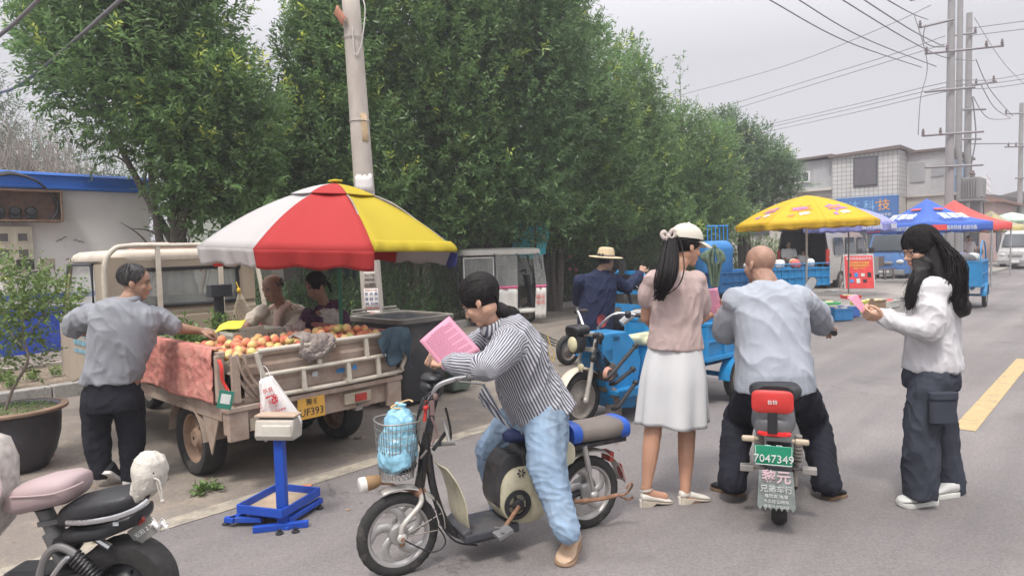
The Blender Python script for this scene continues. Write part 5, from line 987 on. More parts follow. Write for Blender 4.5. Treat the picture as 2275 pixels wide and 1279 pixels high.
# ---- 7  long haired woman on the right
Y=3.92
t=person('woman with long wavy black hair and glasses in a white jacket, right of the scooter',G(2055,1118))
hd=P(2044,553,Y); F=headframe((-.93,-.12,-.32),(-.05,0,1)); neck=P(2074,608,Y+.02); shN=P(2078,648,Y-.16); shF=P(2068,640,Y+.17); hipc=P(2070,822,Y+.02)
elN=P(2062,735,Y-.20); wrN=P(1962,706,Y-.10); elF=P(2035,730,Y+.16); wrF=P(1955,702,Y+.08); hN=P(2068,845,Y-.08); hF=P(2078,845,Y+.10); kN=P(2043,960,Y-.09); kF=P(2092,955,Y+.10); aN=P(2047,1080,Y-.08); aF=P(2106,1072,Y+.14)
b=MB(); head_geo(b,hd,F,.95); limb(b,[hd+V3(.02,0,-.06),neck,neck+V3(.01,0,-.05)],[.042,.045,.06]); lat=shN-shF; hl=hN-hF
b.rings(torso_rings([(hipc+V3(0,0,-.06),.14,.12,0),(hipc,.15,.12,0),(hipc.lerp(neck,.38),.12,.10,.3),(hipc.lerp(neck,.72),.15,.11,.8),(hipc.lerp(neck,.9),.14,.08,1),(neck,.05,.05,1)],hl,lat)); bent(b,[shN,elN,wrN],[.045,.038,.036,.024]); bent(b,[shF,elF,wrF],[.045,.038,.036,.024]); hand(b,wrN,V3(-.9,.1,.15),(.1,.6,.6),-1,.7,.92); hand(b,wrF,V3(-.9,-.1,.15),(.1,-.5,.7),1,.7,.92); bent(b,[hN,kN,aN],[.09,.058,.055,.034]); bent(b,[hF,kF,aF],[.09,.058,.055,.034]); vox('body',b,SKINL,t,.005,3)
JK=cloth('white_jacket',(.53,.52,.53),.03,.25,200)
b=MB(); b.rings(torso_rings([(hipc+V3(0,0,.01),.18,.152,0),(hipc+V3(0,0,.05),.185,.153,0),(hipc.lerp(neck,.35),.175,.138,.3),(hipc.lerp(neck,.62),.185,.135,.8),(hipc.lerp(neck,.84),.18,.12,1),(hipc.lerp(neck,.97),.09,.08,1)],hl,lat)); limb(b,[shN+V3(0,.04,0),shN.lerp(elN,.5),elN],[.085,.082,.072]); limb(b,[elN,elN.lerp(wrN,.5),wrN+V3(.02,0,0)],[.072,.062,.047]); limb(b,[shF,shF.lerp(elF,.5),elF],[.08,.075,.068]); limb(b,[elF,wrF+V3(.02,0,0)],[.065,.047]); limb(b,[neck+V3(-.06,-.04,-.02),neck+V3(.03,-.08,-.02),neck+V3(.085,.0,-.02),neck+V3(.03,.08,-.02),neck+V3(-.06,.04,-.02)],[.03,.036,.04,.036,.03]); b.ell(shN+V3(0,.02,.0),.086); b.ell(shF+V3(0,-.02,0),.082); vox('jacket',b,JK,t,.007,5,[(.015,(7,7,4),41),(.006,(14,14,10),42)])
CG=cloth('charcoal_trousers',(.042,.047,.062),.08,.25); b=MB(); b.rings(torso_rings([(hipc+V3(0,0,.05),.155,.135,0),(hipc+V3(0,0,-.04),.165,.15,0),(hipc+V3(0,0,-.10),.155,.145,0)],hl,hl)); bent(b,[hN,kN,aN+V3(0,0,.01)],[.106,.09,.09,.094]); bent(b,[hF,kF,aF+V3(0,0,.01)],[.108,.088,.088,.09]); [b.tube([q_.lerp(r_,.4),r_+V3(0,0,-.055)],[.094,.094],18) for q_,r_ in ((kN,aN),(kF,aF))]; vox('trousers',b,CG,t,.008,5,[(.012,(7,7,3.5),43),(.006,(14,14,10),44)])
b=MB(); c=hN.lerp(kN,.42)+V3(.03,-.118,0); b.rings([ring(c+V3(-.01,0,z),V3(.075,.0,0),V3(0,.022,0),12,4) for z in (-.09,.07)]); b.rings([ring(c+V3(-.01,-.004,z),V3(.080,.0,0),V3(0,.026,0),12,4) for z in (.045,.085)]); obj('cargo_pocket',b,CG,t,world=True,smooth=60,bevel=.004)
hair(hd,F,1.0,t,HAIR,'long',seed=21,cap=(0,-.020,.040,.092,.104,.096),flow=lambda p:(0,-.8,-.7),n=620)
HLM=mat('long_hair_black',(.013,.011,.011),.55,var=.4,scale=40,bump=.1,bscale=110,spec=.3,ani=(1,1,.12))
mb_=MB(); bk=hd+F@V3(0,-.085,.0); mb_.rings([ring(c_,V3(a_,0,0),V3(0,d_,0),22,2.2) for c_,a_,d_ in ((hd+F@V3(0,-.03,.06),.07,.085),(hd+F@V3(0,-.055,.0),.078,.10),(P(2072,610,Y-.0),.085,.125),(P(2092,650,Y-.02),.085,.145),(P(2110,675,Y-.03),.088,.14),(P(2118,695,Y-.03),.06,.11),(P(2122,706,Y-.03),.02,.04))])
mb_.rings([ring(c_,V3(a_,0,0),V3(0,d_,0),18,2.2) for c_,a_,d_ in ((hd+F@V3(.05,-.03,-.0),.045,.04),(P(2048,596,Y-.11),.050,.036),(P(2038,628,Y-.12),.052,.036),(P(2028,658,Y-.13),.044,.030),(P(2022,678,Y-.13),.028,.02),(P(2018,690,Y-.13),.010,.01))])
vox('hair_mass',mb_,HLM,t,.007,6,(.003,(26,26,3.2),61))
b=MB(); random.seed(22)
for i in range(800):
    s_=random.uniform(-1,1); k0=random.uniform(0,1); st=hd+F@V3(s_*.084,-.03-.075*(1-abs(s_)),random.uniform(-.03,.10)); wv=random.uniform(0,6); ph=random.uniform(.6,1.4)
    e=P(2112+random.uniform(-34,36),random.uniform(640,700)-abs(s_)*6,Y+s_*.15-.03); pts=[st]
    for k in range(1,9):
        f_=k/8; pts.append(st.lerp(e,f_)+V3(.050*math.sin(f_*math.pi)+.010*math.sin(wv+f_*11*ph),s_*.055*math.sin(f_*math.pi)+.010*math.cos(wv+f_*9*ph),.015*math.sin(f_*3.1)))
    b.tube(pts,[.0026,.0034,.0037,.0037,.0035,.0031,.0025,.0017,.0006],4,flat=.7)
for i in range(200):
    st=hd+F@V3(.082,random.uniform(-.08,-.03),random.uniform(-.03,.07)); e=P(2008+random.uniform(-6,44),random.uniform(640,700),Y-.165+random.uniform(-.03,.02)); wv=random.uniform(0,6); pts=[st.lerp(e,k/7)+V3(.02*math.sin(k/7*math.pi)+.010*math.sin(wv+k*1.6),-.030*math.sin(k/7*math.pi)+.006*math.cos(wv+k*1.3),0) for k in range(8)]; b.tube(pts,[.0025,.0032,.0036,.0036,.0032,.0026,.0018,.0006],4,flat=.7)
obj('long_hair',b,HAIR,t,world=True,smooth=180); face_parts(hd,F,.95,t,glasses=True)
b=MB(); b.ell(neck+V3(.02,0,-.03),(.075,.09,.06)); obj('hood',b,JK,t,world=True)
TR_=mat('white_trainer',(.5,.5,.48),.6,var=.05); WS=mat('trainer_sole',(.6,.6,.56),.6,dirt=.15)
q=G(2078,1118); shoe(q,q+V3(-.235,-.035,0),t,TR_,WS,w=.05,h=.07,soleh=.03); q=G(2125,1100); shoe(q,q+V3(-.20,-.03,0),t,TR_,WS,w=.05,h=.07,soleh=.03)
sheet_paper('pink_sheet',P(1918,697,3.84),P(1928,690,4.0),P(1905,655,4.02),P(1882,660,3.84),'small folded pink sheet held by the long haired woman',lines=6)

# ---- 8  man with straw hat on the second blue tricycle
Y=7.6
t=person('man in a navy jacket and straw hat riding the rear blue tricycle',G(1330,800))
hd=P(1346,580,Y); F=headframe((.75,.62,-.12)); neck=P(1334,602,Y-.02); shL=P(1290,625,Y-.08); shR=P(1362,622,Y+.12); hipc=P(1322,715,Y)
elR=P(1392,640,Y+.25); wrR=P(1425,605,Y+.50); elL=P(1285,668,Y+.08); wrL=P(1330,665,Y+.42); hL=hipc+V3(-.1,-.06,-.02); hR=hipc+V3(.1,.06,-.02); kL=hL+V3(.22,.28,-.02); kR=hR+V3(.25,.22,-.02); aL=V3(kL.x,kL.y,.28); aR=V3(kR.x,kR.y,.28)
b=MB(); head_geo(b,hd,F,.98); limb(b,[hd+V3(-.01,0,-.05),neck,neck+V3(-.01,0,-.06)],[.05,.052,.07]); lat=shR-shL
b.rings(torso_rings([(hipc+V3(0,0,-.05),.15,.11,0),(hipc.lerp(neck,.4),.15,.11,.3),(hipc.lerp(neck,.8),.17,.11,1),(neck,.06,.06,1)],hR-hL,lat)); bent(b,[shL,elL,wrL],[.05,.04,.04,.028]); bent(b,[shR,elR,wrR],[.05,.04,.04,.028]); hand(b,wrR,V3(.3,.4,.6),(0,1,-.4),-1,.9,1.05); hand(b,wrL,V3(.5,.5,0),(0,.2,-1),1,.9); bent(b,[hL,kL,aL],[.09,.06,.055,.038]); bent(b,[hR,kR,aR],[.09,.06,.055,.038]); vox('body',b,SKIN,t,.007,3)
NV=cloth('navy_suit_cloth',(.022,.028,.060),.1,.3); b=MB(); b.rings(torso_rings([(hipc+V3(0,0,-.08),.215,.16,0),(hipc.lerp(neck,.35),.205,.155,.3),(hipc.lerp(neck,.7),.215,.145,.9),(hipc.lerp(neck,.9),.19,.11,1),(hipc.lerp(neck,1.02),.075,.07,1)],hR-hL,lat)); limb(b,[shL,shL.lerp(elL,.5),elL],[.085,.078,.07]); limb(b,[elL,wrL],[.07,.055]); limb(b,[shR,shR.lerp(elR,.5),elR],[.085,.078,.07]); limb(b,[elR,wrR.lerp(elR,.15)],[.07,.055]); vox('suit_jacket',b,NV,t,.009,5,[(.012,(8,8,4),51),(.005,(15,15,10),52)])
b=MB(); bent(b,[hL,kL,aL],[.11,.085,.08,.07]); bent(b,[hR,kR,aR],[.11,.085,.08,.07]); vox('trousers',b,BT,t,.01,4); shoe(aL+V3(-.04,-.03,-.1),aL+V3(.12,.15,-.1),t,SHB,SHB); shoe(aR+V3(-.04,-.03,-.1),aR+V3(.12,.15,-.1),t,SHB,SHB)
hair(hd,F,.98,t,HG,seed=5); face_parts(hd,F,.98,t)
STR=mat('straw',(.55,.44,.28),.8,var=.15,scale=60,bump=.5,bscale=200); b=MB(); hc=hd+V3(0,0,.045); up_=V3(.08,-.05,1).normalized()
b.lathe([(.098,0),(.096,.03),(.090,.075),(.078,.105),(.05,.112),(.03,.104),(.001,.100)],hc,up_,32); b.lathe([(.09,.004),(.13,.0),(.17,-.008),(.193,.0),(.194,.004),(.17,-.003),(.13,.006),(.095,.012)],hc,up_,36,cap=False); ho=obj('straw_hat',b,STR,t,world=True,smooth=50); b=MB(); b.lathe([(.1005,.006),(.1,.030)],hc,up_,32,cap=False); bb=obj('hat_band',b,mat('grey_band',(.17,.15,.15),.7),t,world=True,smooth=50); bb.parent=ho
# ================================================================ three wheeled farm truck with the fruit
def onp(t,px,py,axis,val):
    """photo pixel -> local point of thing t on its plane local[axis]=val"""
    I=t.matrix_basis.inverted(); c=I@CAM; d=I.to_3x3()@ray(px,py); k=(val-c[axis])/d[axis]; return c+d*k
TAN=mat('truck_paint',(.34,.285,.215),.5,var=.08,scale=3,dirt=.3,dcol=(.26,.19,.14),dscale=4); TANL=mat('cream_rail_paint',(.50,.455,.38),.5,var=.08,dirt=.3,dcol=(.25,.16,.1),dscale=12)
TRUST=mat('rusty_bed_paint',(.33,.26,.21),.75,var=.15,scale=5,dirt=.5,dcol=(.19,.11,.07),dscale=7,bump=.2); STEEL=mat('dirty_steel',(.28,.255,.23),.55,.3,var=.15,dirt=.35,dcol=(.17,.12,.09)); CHROME=mat('chrome',(.55,.55,.56),.22,.9,var=.08,dirt=.2,dcol=(.3,.22,.16),dscale=14)
GLASS=mat('clear_glass',(.75,.78,.78),.06,trans=0,alpha=.28,spec=.8)
def wheel(b_parent,c,r,w,axis,rimm,hub=.35,spokes=0,tread=True,tm=None,name='wheel',rimw=.78,rr=.68):
    """wheel > tyre, rim; c local centre, axis local"""
    ax=Vector(axis).normalized(); c=Vector(c); wt=bpy.data.objects.new(name,None); SC.collection.objects.link(wt); wt.parent=b_parent; wt.location=c
    b=MB(); P_=[(r*rr,-w*.36),(r*.80,-w*.48),(r*.93,-w*.46),(r*.985,-w*.30),(r,-w*.1),(r,w*.1),(r*.985,w*.30),(r*.93,w*.46),(r*.80,w*.48),(r*rr,w*.36)]
    e1=ax.orthogonal().normalized(); e2=ax.cross(e1); n=56
    rs=[]
    for j in range(n):
        q=2*math.pi*j/n; k=1-(.012 if (tread and j%2) else 0); rs.append([(e1*math.cos(q)+e2*math.sin(q))*(rad*(k if rad>r*.95 else 1))+ax*h for rad,h in P_])
    b.rings(rs,loop=True); obj('tyre',b,tm or RUBBER,wt,smooth=50)
    b=MB(); b.lathe([(r*rr,-w*.34),(r*rr*.93,-w*.30),(r*rr*.88,-w*.12),(r*rr*.88,w*.12),(r*rr*.93,w*.30),(r*rr,w*.34),(r*rr*1.02,w*.2),(r*rr*1.02,-w*.2)],(0,0,0),ax,40,cap=False)
    if spokes:
        for k in range(spokes):
            q=2*math.pi*k/spokes; pa=[]
            for i in range(6):
                f_=i/5; a=q+.55*f_*f_*1.6; pa.append((e1*math.cos(a)+e2*math.sin(a))*(r*(.12+(rr*.93-.12)*f_)))
            b.tube(pa,[r*.07,r*.085,r*.10,r*.105,r*.09,r*.085],8,flat=.42 if True else 1,upv=e1)
        b.lathe([(r*.22,-w*.42),(r*.24,-w*.3),(r*.24,w*.3),(r*.22,w*.42),(r*.08,w*.5)],(0,0,0),ax,24)
    else:
        b.lathe([(r*rr*.9,-w*.05),(r*.45,.02*0+w*.05),(r*.3,w*.12),(r*.22,w*.30),(r*.05,w*.32)],(0,0,0),ax,32,cap=False); b.lathe([(r*rr*.9,w*.05),(r*.45,-w*.05),(r*.3,-w*.12),(r*.22,-w*.30),(r*.05,-w*.32)],(0,0,0),ax,32,cap=False)
        for k in range(5):
            q=k*1.2566; p=(e1*math.cos(q)+e2*math.sin(q))*r*.34
            for s_ in (-1,1): b.cyl(p,p+ax*(w*.22*s_),r*.035,n=6)
    obj('rim',b,rimm,wt,smooth=40); return wt
t=TK=thing('farm_truck','cream three wheeled farm truck, its open bed heaped with peaches','truck',RD(1.89,4.24),YAW)
WB=1.34; LB=2.2
# chassis and bed
b=MB(); b.box((WB/2,LB/2,.60),(WB-.02,LB,.03)); obj('bed_floor',b,TRUST,t,smooth=0)
b=MB(); b.box((WB/2,.03,.49),(WB+.02,.06,.17)); b.box((WB/2,.0,.575),(WB+.05,.10,.035)); b.box((.05,-.02,.47),(.13,.04,.20)); b.box((WB-.05,-.02,.47),(.13,.04,.20)); obj('rear_beam',b,TRUST,t,smooth=0,bevel=.006)
b=MB(); b.box((.03,LB/2+.06,.535),(.07,LB-.06,.10)); b.box((WB-.03,LB/2+.06,.535),(.07,LB-.06,.10)); obj('side_rail',b,TRUST,t,smooth=0,bevel=.005) if False else None
for x in (.03,WB-.03):
    b=MB(); b.box((x,LB/2+.06,.535),(.07,LB-.06,.10)); obj('side_rail',b,TRUST,t,smooth=0,bevel=.005)
for x in (.35,WB-.35):
    b=MB(); b.box((x,LB/2+.4,.44),(.06,LB+.8,.12)); obj('chassis_rail',b,STEEL,t,smooth=0,bevel=.004)
b=MB(); b.cyl((.12,.68,.27),(WB-.12,.68,.27),.035); b.ell((WB/2,.68,.28),(.12,.11,.11)); obj('rear_axle',b,STEEL,t)
for x in (.10,WB-.10): 
    w_=wheel(t,(x,.68,.265),.265,.17,(1,0,0),mat('rusty_rim',(.30,.20,.14),.8,var=.3,scale=12,dirt=.4,dcol=(.12,.08,.06)),rr=.66)
    b=MB(); b.grid(lambda u,v,x=x:(x+(-.11+.22*v),.68+.30*math.cos(math.pi*(.95*u+.02)),.27+.30*math.sin(math.pi*(.95*u+.02))*.92),14,3,.004); 
    if x<.5: b.prism([(0,0),(.26,0),(.12,-.27)],(x-.10,.40,.50),(0,-1,0),(0,0,1),(.01,0,0)); b.v=[tuple(v) for v in b.v]
    obj('mudguard',b,TRUST,t,smooth=50)
wheel(t,(WB/2,3.25,.25),.25,.13,(1,0,0),STEEL)
# side boards
for x,nm in ((0.0,'side_board'),(WB,'side_board')):
    b=MB(); n_=44; s_=-1 if x==0 else 1
    vs=[]; 
    for z in (.62,.92):
        for i in range(n_+1): vs.append((x+(.014*s_ if (i//2)%2 else 0),.06+(LB-.1)*i/n_,z))
    b.add(vs,[(i,i+1,i+n_+2,i+n_+1) for i in range(n_)]); b.box((x,LB/2+.02,.925),(.045,LB-.05,.035)); b.box((x,LB/2+.02,.625),(.04,LB-.05,.03)); 
    for y in (.07,.8,1.5,LB-.04): b.box((x+.012*s_,y,.77),(.05,.045,.30))
    obj(nm,b,TRUST if x==0 else mat('faded_red_paint',(.36,.13,.12),.7,var=.2,dirt=.35,dcol=(.3,.2,.16)),t,smooth=0,bevel=.004)
b=MB(); b.box((WB/2,LB-.01,.80),(WB,.03,.45)); obj('head_board',b,TAN,t,smooth=0,bevel=.004)
# tailgate: corrugated panel with a lattice of cream tubes in front
tg=bpy.data.objects.new('tailgate',None); SC.collection.objects.link(tg); tg.parent=t
b=MB(); n_=10
prof=[(.0,.60),(-.012,.645),(-.012,.70),(.0,.72),(.0,.76),(-.012,.78),(-.012,.83),(.0,.85),(.0,.90)]
b.add([(x,-.02+p[0],p[1]) for p in prof for x in (.10,WB-.02)],[(2*i,2*i+1,2*i+3,2*i+2) for i in range(len(prof)-1)]); b.box((WB/2+.04,-.01,.905),(WB-.12,.03,.02)); obj('tailgate_panel',b,TRUST,tg,smooth=0,bevel=.002)
b=MB(); r_=.017; y0=-.075
loop=[(.18,y0,.935),(WB-.05,y0,.935),(WB+.03,y0,.90),(WB+.045,y0-.0,.78),(WB+.0,y0,.67),(WB-.08,y0+.02,.625),(.35,y0+.02,.625),(.27,y0,.67),(.20,y0,.80),(.17,y0,.93)]
b.tube(smoothpath(loop,4),r_,8); b.tube([(.21,y0,.775),(WB+.035,y0,.775)],r_*.9,8)
for x0,z0,z1 in ((.62,.775,.935),(1.02,.775,.935),(.50,.625,.775),(.86,.625,.775),(1.12,.625,.775)): b.box((x0,y0,(z0+z1)/2),(.028,.024,z1-z0),(0,-.08,0))
for x in (.2,.75,1.25): b.box((x,-.045,.90),(.02,.06,.02)); b.box((x+.1,-.045,.64),(.02,.06,.02))
obj('tailgate_rail',b,TANL,tg,smooth=50)
b=MB()
for k in range(3): b.tube(smoothpath([(.02+.035*k,-.02-.02*k,.93),(.05+.035*k,-.03-.02*k,.80),(.12+.035*k,-.035-.02*k,.68),(.17+.03*k,-.03,.63)],4),.010,6)
b.box((.045,-.03,.77),(.05,.03,.30)); obj('gate_hinge_bar',b,TRUST,tg,smooth=40)
STK=[mat('sticker_blue',(.05,.22,.50),.5,var=.3),mat('sticker_white',(.50,.52,.52),.5,var=.2)]
for px,py,w_ in ((700,830,.05),(757,822,.075),(788,815,.04)):
    q=onp(t,px,py,1,-.035); s_=MB(); s_.prism([(-w_/2,-.014),(w_*.3,-.02),(w_/2,.006),(w_*.2,.018),(-w_*.4,.013)],(q.x,-.034,q.z),(1,0,0),(0,0,1),(0,-.002,0)); obj('sticker',s_,STK[0 if w_!=.05 else 1],tg,smooth=0)
# rear lamps and plate
for px,py,nm in ((590,935,0),(793,881,1)):
    q=onp(t,px,py,1,-.01); b=MB(); b.box((q.x,-.015,q.z),(.235,.03,.085)); o=obj('tail_lamp',b,mat('dusty_lamp_body',(.36,.31,.23),.6,dirt=.3,dcol=(.25,.18,.12)),t,smooth=0,bevel=.008); b=MB(); b.box((q.x+.02,-.034,q.z),(.10,.012,.055)); c=obj('lens',b,mat('red_lens',(.33,.04,.03),.35,dirt=.2),o,smooth=0,bevel=.003)
q=onp(t,692,905,1,-.05); b=MB(); b.box((q.x,-.05,q.z),(.21,.006,.145)); pl=obj('number_plate',b,mat('yellow_plate',(.55,.30,.05),.5,var=.1,dirt=.35,dcol=(.35,.22,.1),dscale=20),t,smooth=0,bevel=.002)
RXZ=Matrix(((1,0,0),(0,0,-1),(0,1,0)))
PI_=mat('plate_ink',(.04,.035,.03),.6); text('plate_lettering','豫·E',.05,PI_,pl,(q.x,-.054,q.z+.042),RXZ); text('plate_lettering','UF393',.075,PI_,pl,(q.x,-.054,q.z-.027),RXZ,sx=.95)
# roll bar frame at the head of the bed
b=MB(); y=LB+.0; z1=1.665
b.tube(smoothpath([(-.02,y,.62),(-.02,y,1.2),(-.01,y,1.50),(.06,y,1.63),(.18,y,z1),(.6,y,z1),(WB-.2,y,z1),(WB-.06,y,1.64),(WB-.0,y,1.5),(WB+.03,y-.06,1.1),(WB+.05,y-.1,.75)],5),.022,10)
for x in (.42,.98): b.box((x,y,1.20),(.035,.035,.92))
b.box((WB/2,y,.98),(WB,.03,.03)); obj('rack_frame',b,TANL,t,smooth=50)
# cab: hollow shell of panels
y0,y1=LB+.06,LB+1.45; zr=1.60; zs=1.02; cab=bpy.data.objects.new('cab',None); SC.collection.objects.link(cab); cab.parent=t
def cobj(n,b,m,sm=0,bv=.012): return obj(n,b,m,cab,smooth=sm,bevel=bv)
for x,s in ((-.01,1),(WB+.01,-1)):
    b=MB(); low=[(y0,.40),(y0,zs),(y1-.08,zs),(y1+.02,.92),(y1+.06,.70),(y1+.05,.42),(y1-.25,.36),(y1-.5,.42),(y1-.62,.36),(y0+.1,.36)]
    b.prism(low,(x,0,0),(0,1,0),(0,0,1),(.03*s,0,0)); 
    b.prism([(y0,zs),(y0,1.53),(y0+.10,1.545),(y0+.30,1.545),(y0+.30,zs)],(x+.015*s,0,0),(0,1,0),(0,0,1),(.03*s,0,0)); b.prism([(y1-.14,zs),(y1-.08,zs),(y1-.33,1.55),(y1-.42,1.55)],(x+.015*s,0,0),(0,1,0),(0,0,1),(.03*s,0,0)); b.prism([(y0,1.50),(y0,1.56),(y1-.33,1.56),(y1-.36,1.50)],(x+.015*s,0,0),(0,1,0),(0,0,1),(.03*s,0,0)); cobj('cab_side',b,TAN)
    b=MB(); b.add([(x+.025*s,y0+.30,zs),(x+.025*s,y1-.14,zs),(x+.025*s,y1-.42,1.50),(x+.025*s,y0+.30,1.50)],[(0,1,2,3)]); obj('side_window',b,GLASS,cab,smooth=0)
    b=MB(); fr=[(y0+.29,zs),(y1-.13,zs),(y1-.41,1.51),(y0+.29,1.51)]; b.tube([(x-.004*s,*p) for p in fr],.016,6,False,True); b.box((x-.008*s,y0+.42,.92),(.02,.14,.03)); obj('door_trim',b,mat('dark_frame',(0,0,0)),cab,smooth=40)
    if s==1:
        b=MB(); b.box((x-.004,y0+.68,.78),(.006,.55,.05)); b.box((x-.004,y0+.68,.70),(.006,.55,.035)); b.box((x-.004,y0+.55,.86),(.005,.25,.05)); obj('door_decal',b,mat('faded_blue_decal',(.16,.30,.36),.6,var=.4,scale=25),cab,smooth=0)
b=MB()
prof=[(y0,.40),(y0,.62),(y0-.012,.65),(y0-.012,.72),(y0,.75),(y0,.80),(y0-.012,.83),(y0-.012,.90),(y0,.93),(y0,.98),(y0-.012,1.0),(y0-.012,1.06),(y0,1.09),(y0,1.12)]
b.add([(x,p[0],p[1]) for p in prof for x in (0,WB)],[(2*i,2*i+1,2*i+3,2*i+2) for i in range(len(prof)-1)]); b.box((WB/2,y0+.012,.76),(WB,.02,.7))
b.box((WB/2,y0,1.51),(WB,.03,.12)); b.box((.13,y0,1.29),(.27,.03,.34)); b.box((WB-.09,y0,1.29),(.18,.03,.34)); cobj('cab_back',b,TAN,0,.006)
xm=(.265+WB-.18)/2; hw=(WB-.18-.265)/2
b=MB(); b.tube(smoothpath([(xm-hw+.04,y0-.02,1.12),(xm+hw-.04,y0-.02,1.12),(xm+hw,y0-.02,1.16),(xm+hw,y0-.02,1.41),(xm+hw-.04,y0-.02,1.45),(xm-hw+.04,y0-.02,1.45),(xm-hw,y0-.02,1.41),(xm-hw,y0-.02,1.16),(xm-hw+.04,y0-.02,1.12)],3),.017,6); obj('rear_window_seal',b,BLACK,cab,smooth=60)
b=MB(); b.box((xm,y0+.002,1.285),(hw*2,.006,.335)); obj('rear_window',b,mat('cab_rear_glass',(.35,.37,.35),.08,alpha=.45,spec=.9),cab,smooth=0)
b=MB(); b.rings([ring((WB/2,(y0+y1-.36)/2,z),(WB/2*k,0,0),(0,(y1-.36-y0)/2*k+.01,0),28,7) for z,k in ((1.535,1.02),(1.56,1.03),(1.60,1.0),(1.625,.93),(1.635,.7))]); obj('cab_roof',b,mat('roof_paint',(.52,.46,.38),.5,dirt=.25,dcol=(.3,.25,.2)),cab,smooth=60)
b=MB(); b.box((.62,y0+.35,1.66),(.55,.25,.05)); b.box((.5,y0+.35,1.685),(.3,.2,.03)); obj('roof_tarpaulin_roll',b,mat('pale_pink_cloth',(.55,.38,.33),.9),cab,smooth=0,bevel=.02)
b=MB(); b.add([(0,y1-.08,zs),(WB,y1-.08,zs),(WB,y1-.36,1.55),(0,y1-.36,1.55)],[(0,1,2,3)]); obj('windscreen',b,GLASS,cab,smooth=0)
b=MB(); b.box((WB/2,y1+.03,.68),(WB+.02,.05,.56)); b.box((WB/2,y1-.02,.98),(WB,.14,.07),(.4,0,0)); cobj('cab_front',b,TAN,0,.02)
b=MB(); b.box((WB/2,y0+.25,.72),(WB-.1,.4,.14)); b.box((WB/2,y0+.10,.98),(WB-.1,.12,.45)); obj('cab_seat',b,mat('dark_vinyl',(.05,.045,.045),.6),cab,smooth=0,bevel=.03)
b=MB(); b.tube(smoothpath([(-.03,y1-.12,1.22),(-.12,y1-.08,1.42),(-.24,y1-.05,1.44),(-.30,y1-.05,1.30)],5),.010,6); b.box((-.30,y1-.05,1.12),(.04,.13,.26)); obj('wing_mirror',b,BLACK,cab,smooth=50,bevel=.005)
b=MB(); b.tube(smoothpath([(-.03,y1-.14,1.12),(-.06,y1-.1,1.52)],4),.003,4); obj('aerial',b,BLACK,cab)
for x in (.25,WB-.25):
    b=MB(); b.lathe([(.07,0),(.075,.03),(.05,.05)],(x,y1+.055,.72),(0,1,0),18); obj('headlight',b,mat('lamp_glass',(.6,.6,.58),.15),cab)
# fleece over the near side board
FLE=mat('pink_fleece',(.50,.185,.155),.95,var=.25,scale=14,bump=.9,bscale=90,dirt=.5,dcol=(.45,.27,.2),dscale=7)
b=MB(); random.seed(3)
def fle(u,v):
    y=.10+1.42*u; z=.965-.36*v; x=-.042-.018*noise.noise(Vector((u*6,v*2.5,3)))-.010*noise.noise(Vector((u*22,v*9,1)))-.004*noise.noise(Vector((u*60,v*22,1)))-.01*v
    if v<.08: x=.03-.075*(v/.08); z=.965
    return (x,y,z+.012*math.sin(u*11)*v)
b.grid(fle,90,26,.006); o=single('fleece_cover',MB(),FLE,'x','x') if False else None
def worldify(b,t):
    M=t.matrix_basis; b.v=[tuple(M@Vector(v)) for v in b.v]; return b
single('fleece_cover',worldify(b,t),FLE,'worn pink red fleece draped over the left side board of the truck','cover',smooth=180)
# ---- load
b=MB(); b.grid(lambda u,v:(.03+(WB-.06)*u,.03+1.5*v,.80+.05*math.sin(u*9+v*4)*math.sin(v*8)+.05*math.sin(math.pi*u)*(1-v)),20,20,.01)
single('ground_cloth',worldify(b,t),cloth('sack_cloth',(.28,.24,.19),.3,.6,60),'brown sacking under the peaches in the truck bed','cloth',smooth=180)
def mk_peach(name,c1,c2,c3):
    m=bpy.data.materials.new(name); m.use_nodes=True; nn=m.node_tree.nodes; l=m.node_tree.links; bs=nn['Principled BSDF']; bs.inputs['Roughness'].default_value=.6; bs.inputs['Subsurface Weight'].default_value=.08
    bs.inputs['Sheen Weight'].default_value=.25; tc=nn.new('ShaderNodeTexCoord'); oi=nn.new('ShaderNodeObjectInfo'); ad=nn.new('ShaderNodeVectorMath'); ad.operation='ADD'; l.new(tc.outputs['Object'],ad.inputs[0]); l.new(oi.outputs['Random'],ad.inputs[1])
    nz=nn.new('ShaderNodeTexNoise'); nz.inputs['Scale'].default_value=18; nz.inputs['Detail'].default_value=4; l.new(ad.outputs[0],nz.inputs[0]); sx=nn.new('ShaderNodeSeparateXYZ'); l.new(tc.outputs['Object'],sx.inputs[0])
    ma=nn.new('ShaderNodeMath'); ma.operation='MULTIPLY_ADD'; ma.inputs[1].default_value=7; l.new(sx.outputs[0],ma.inputs[0]); l.new(nz.outputs[0],ma.inputs[2])
    r=nn.new('ShaderNodeValToRGB'); l.new(ma.outputs[0],r.inputs[0]); r.color_ramp.elements[0].position=.25; r.color_ramp.elements[0].color=(*c1,1); r.color_ramp.elements[1].position=.8; r.color_ramp.elements[1].color=(*c3,1); e=r.color_ramp.elements.new(.5); e.color=(*c2,1); l.new(r.outputs[0],bs.inputs['Base Color']); return m
PM=[mk_peach('peach_red',(.60,.36,.13),(.58,.16,.07),(.42,.045,.035)),mk_peach('peach_orange',(.62,.46,.17),(.62,.27,.12),(.55,.11,.06)),mk_peach('peach_yellow',(.55,.55,.16),(.62,.48,.18),(.62,.27,.12))]
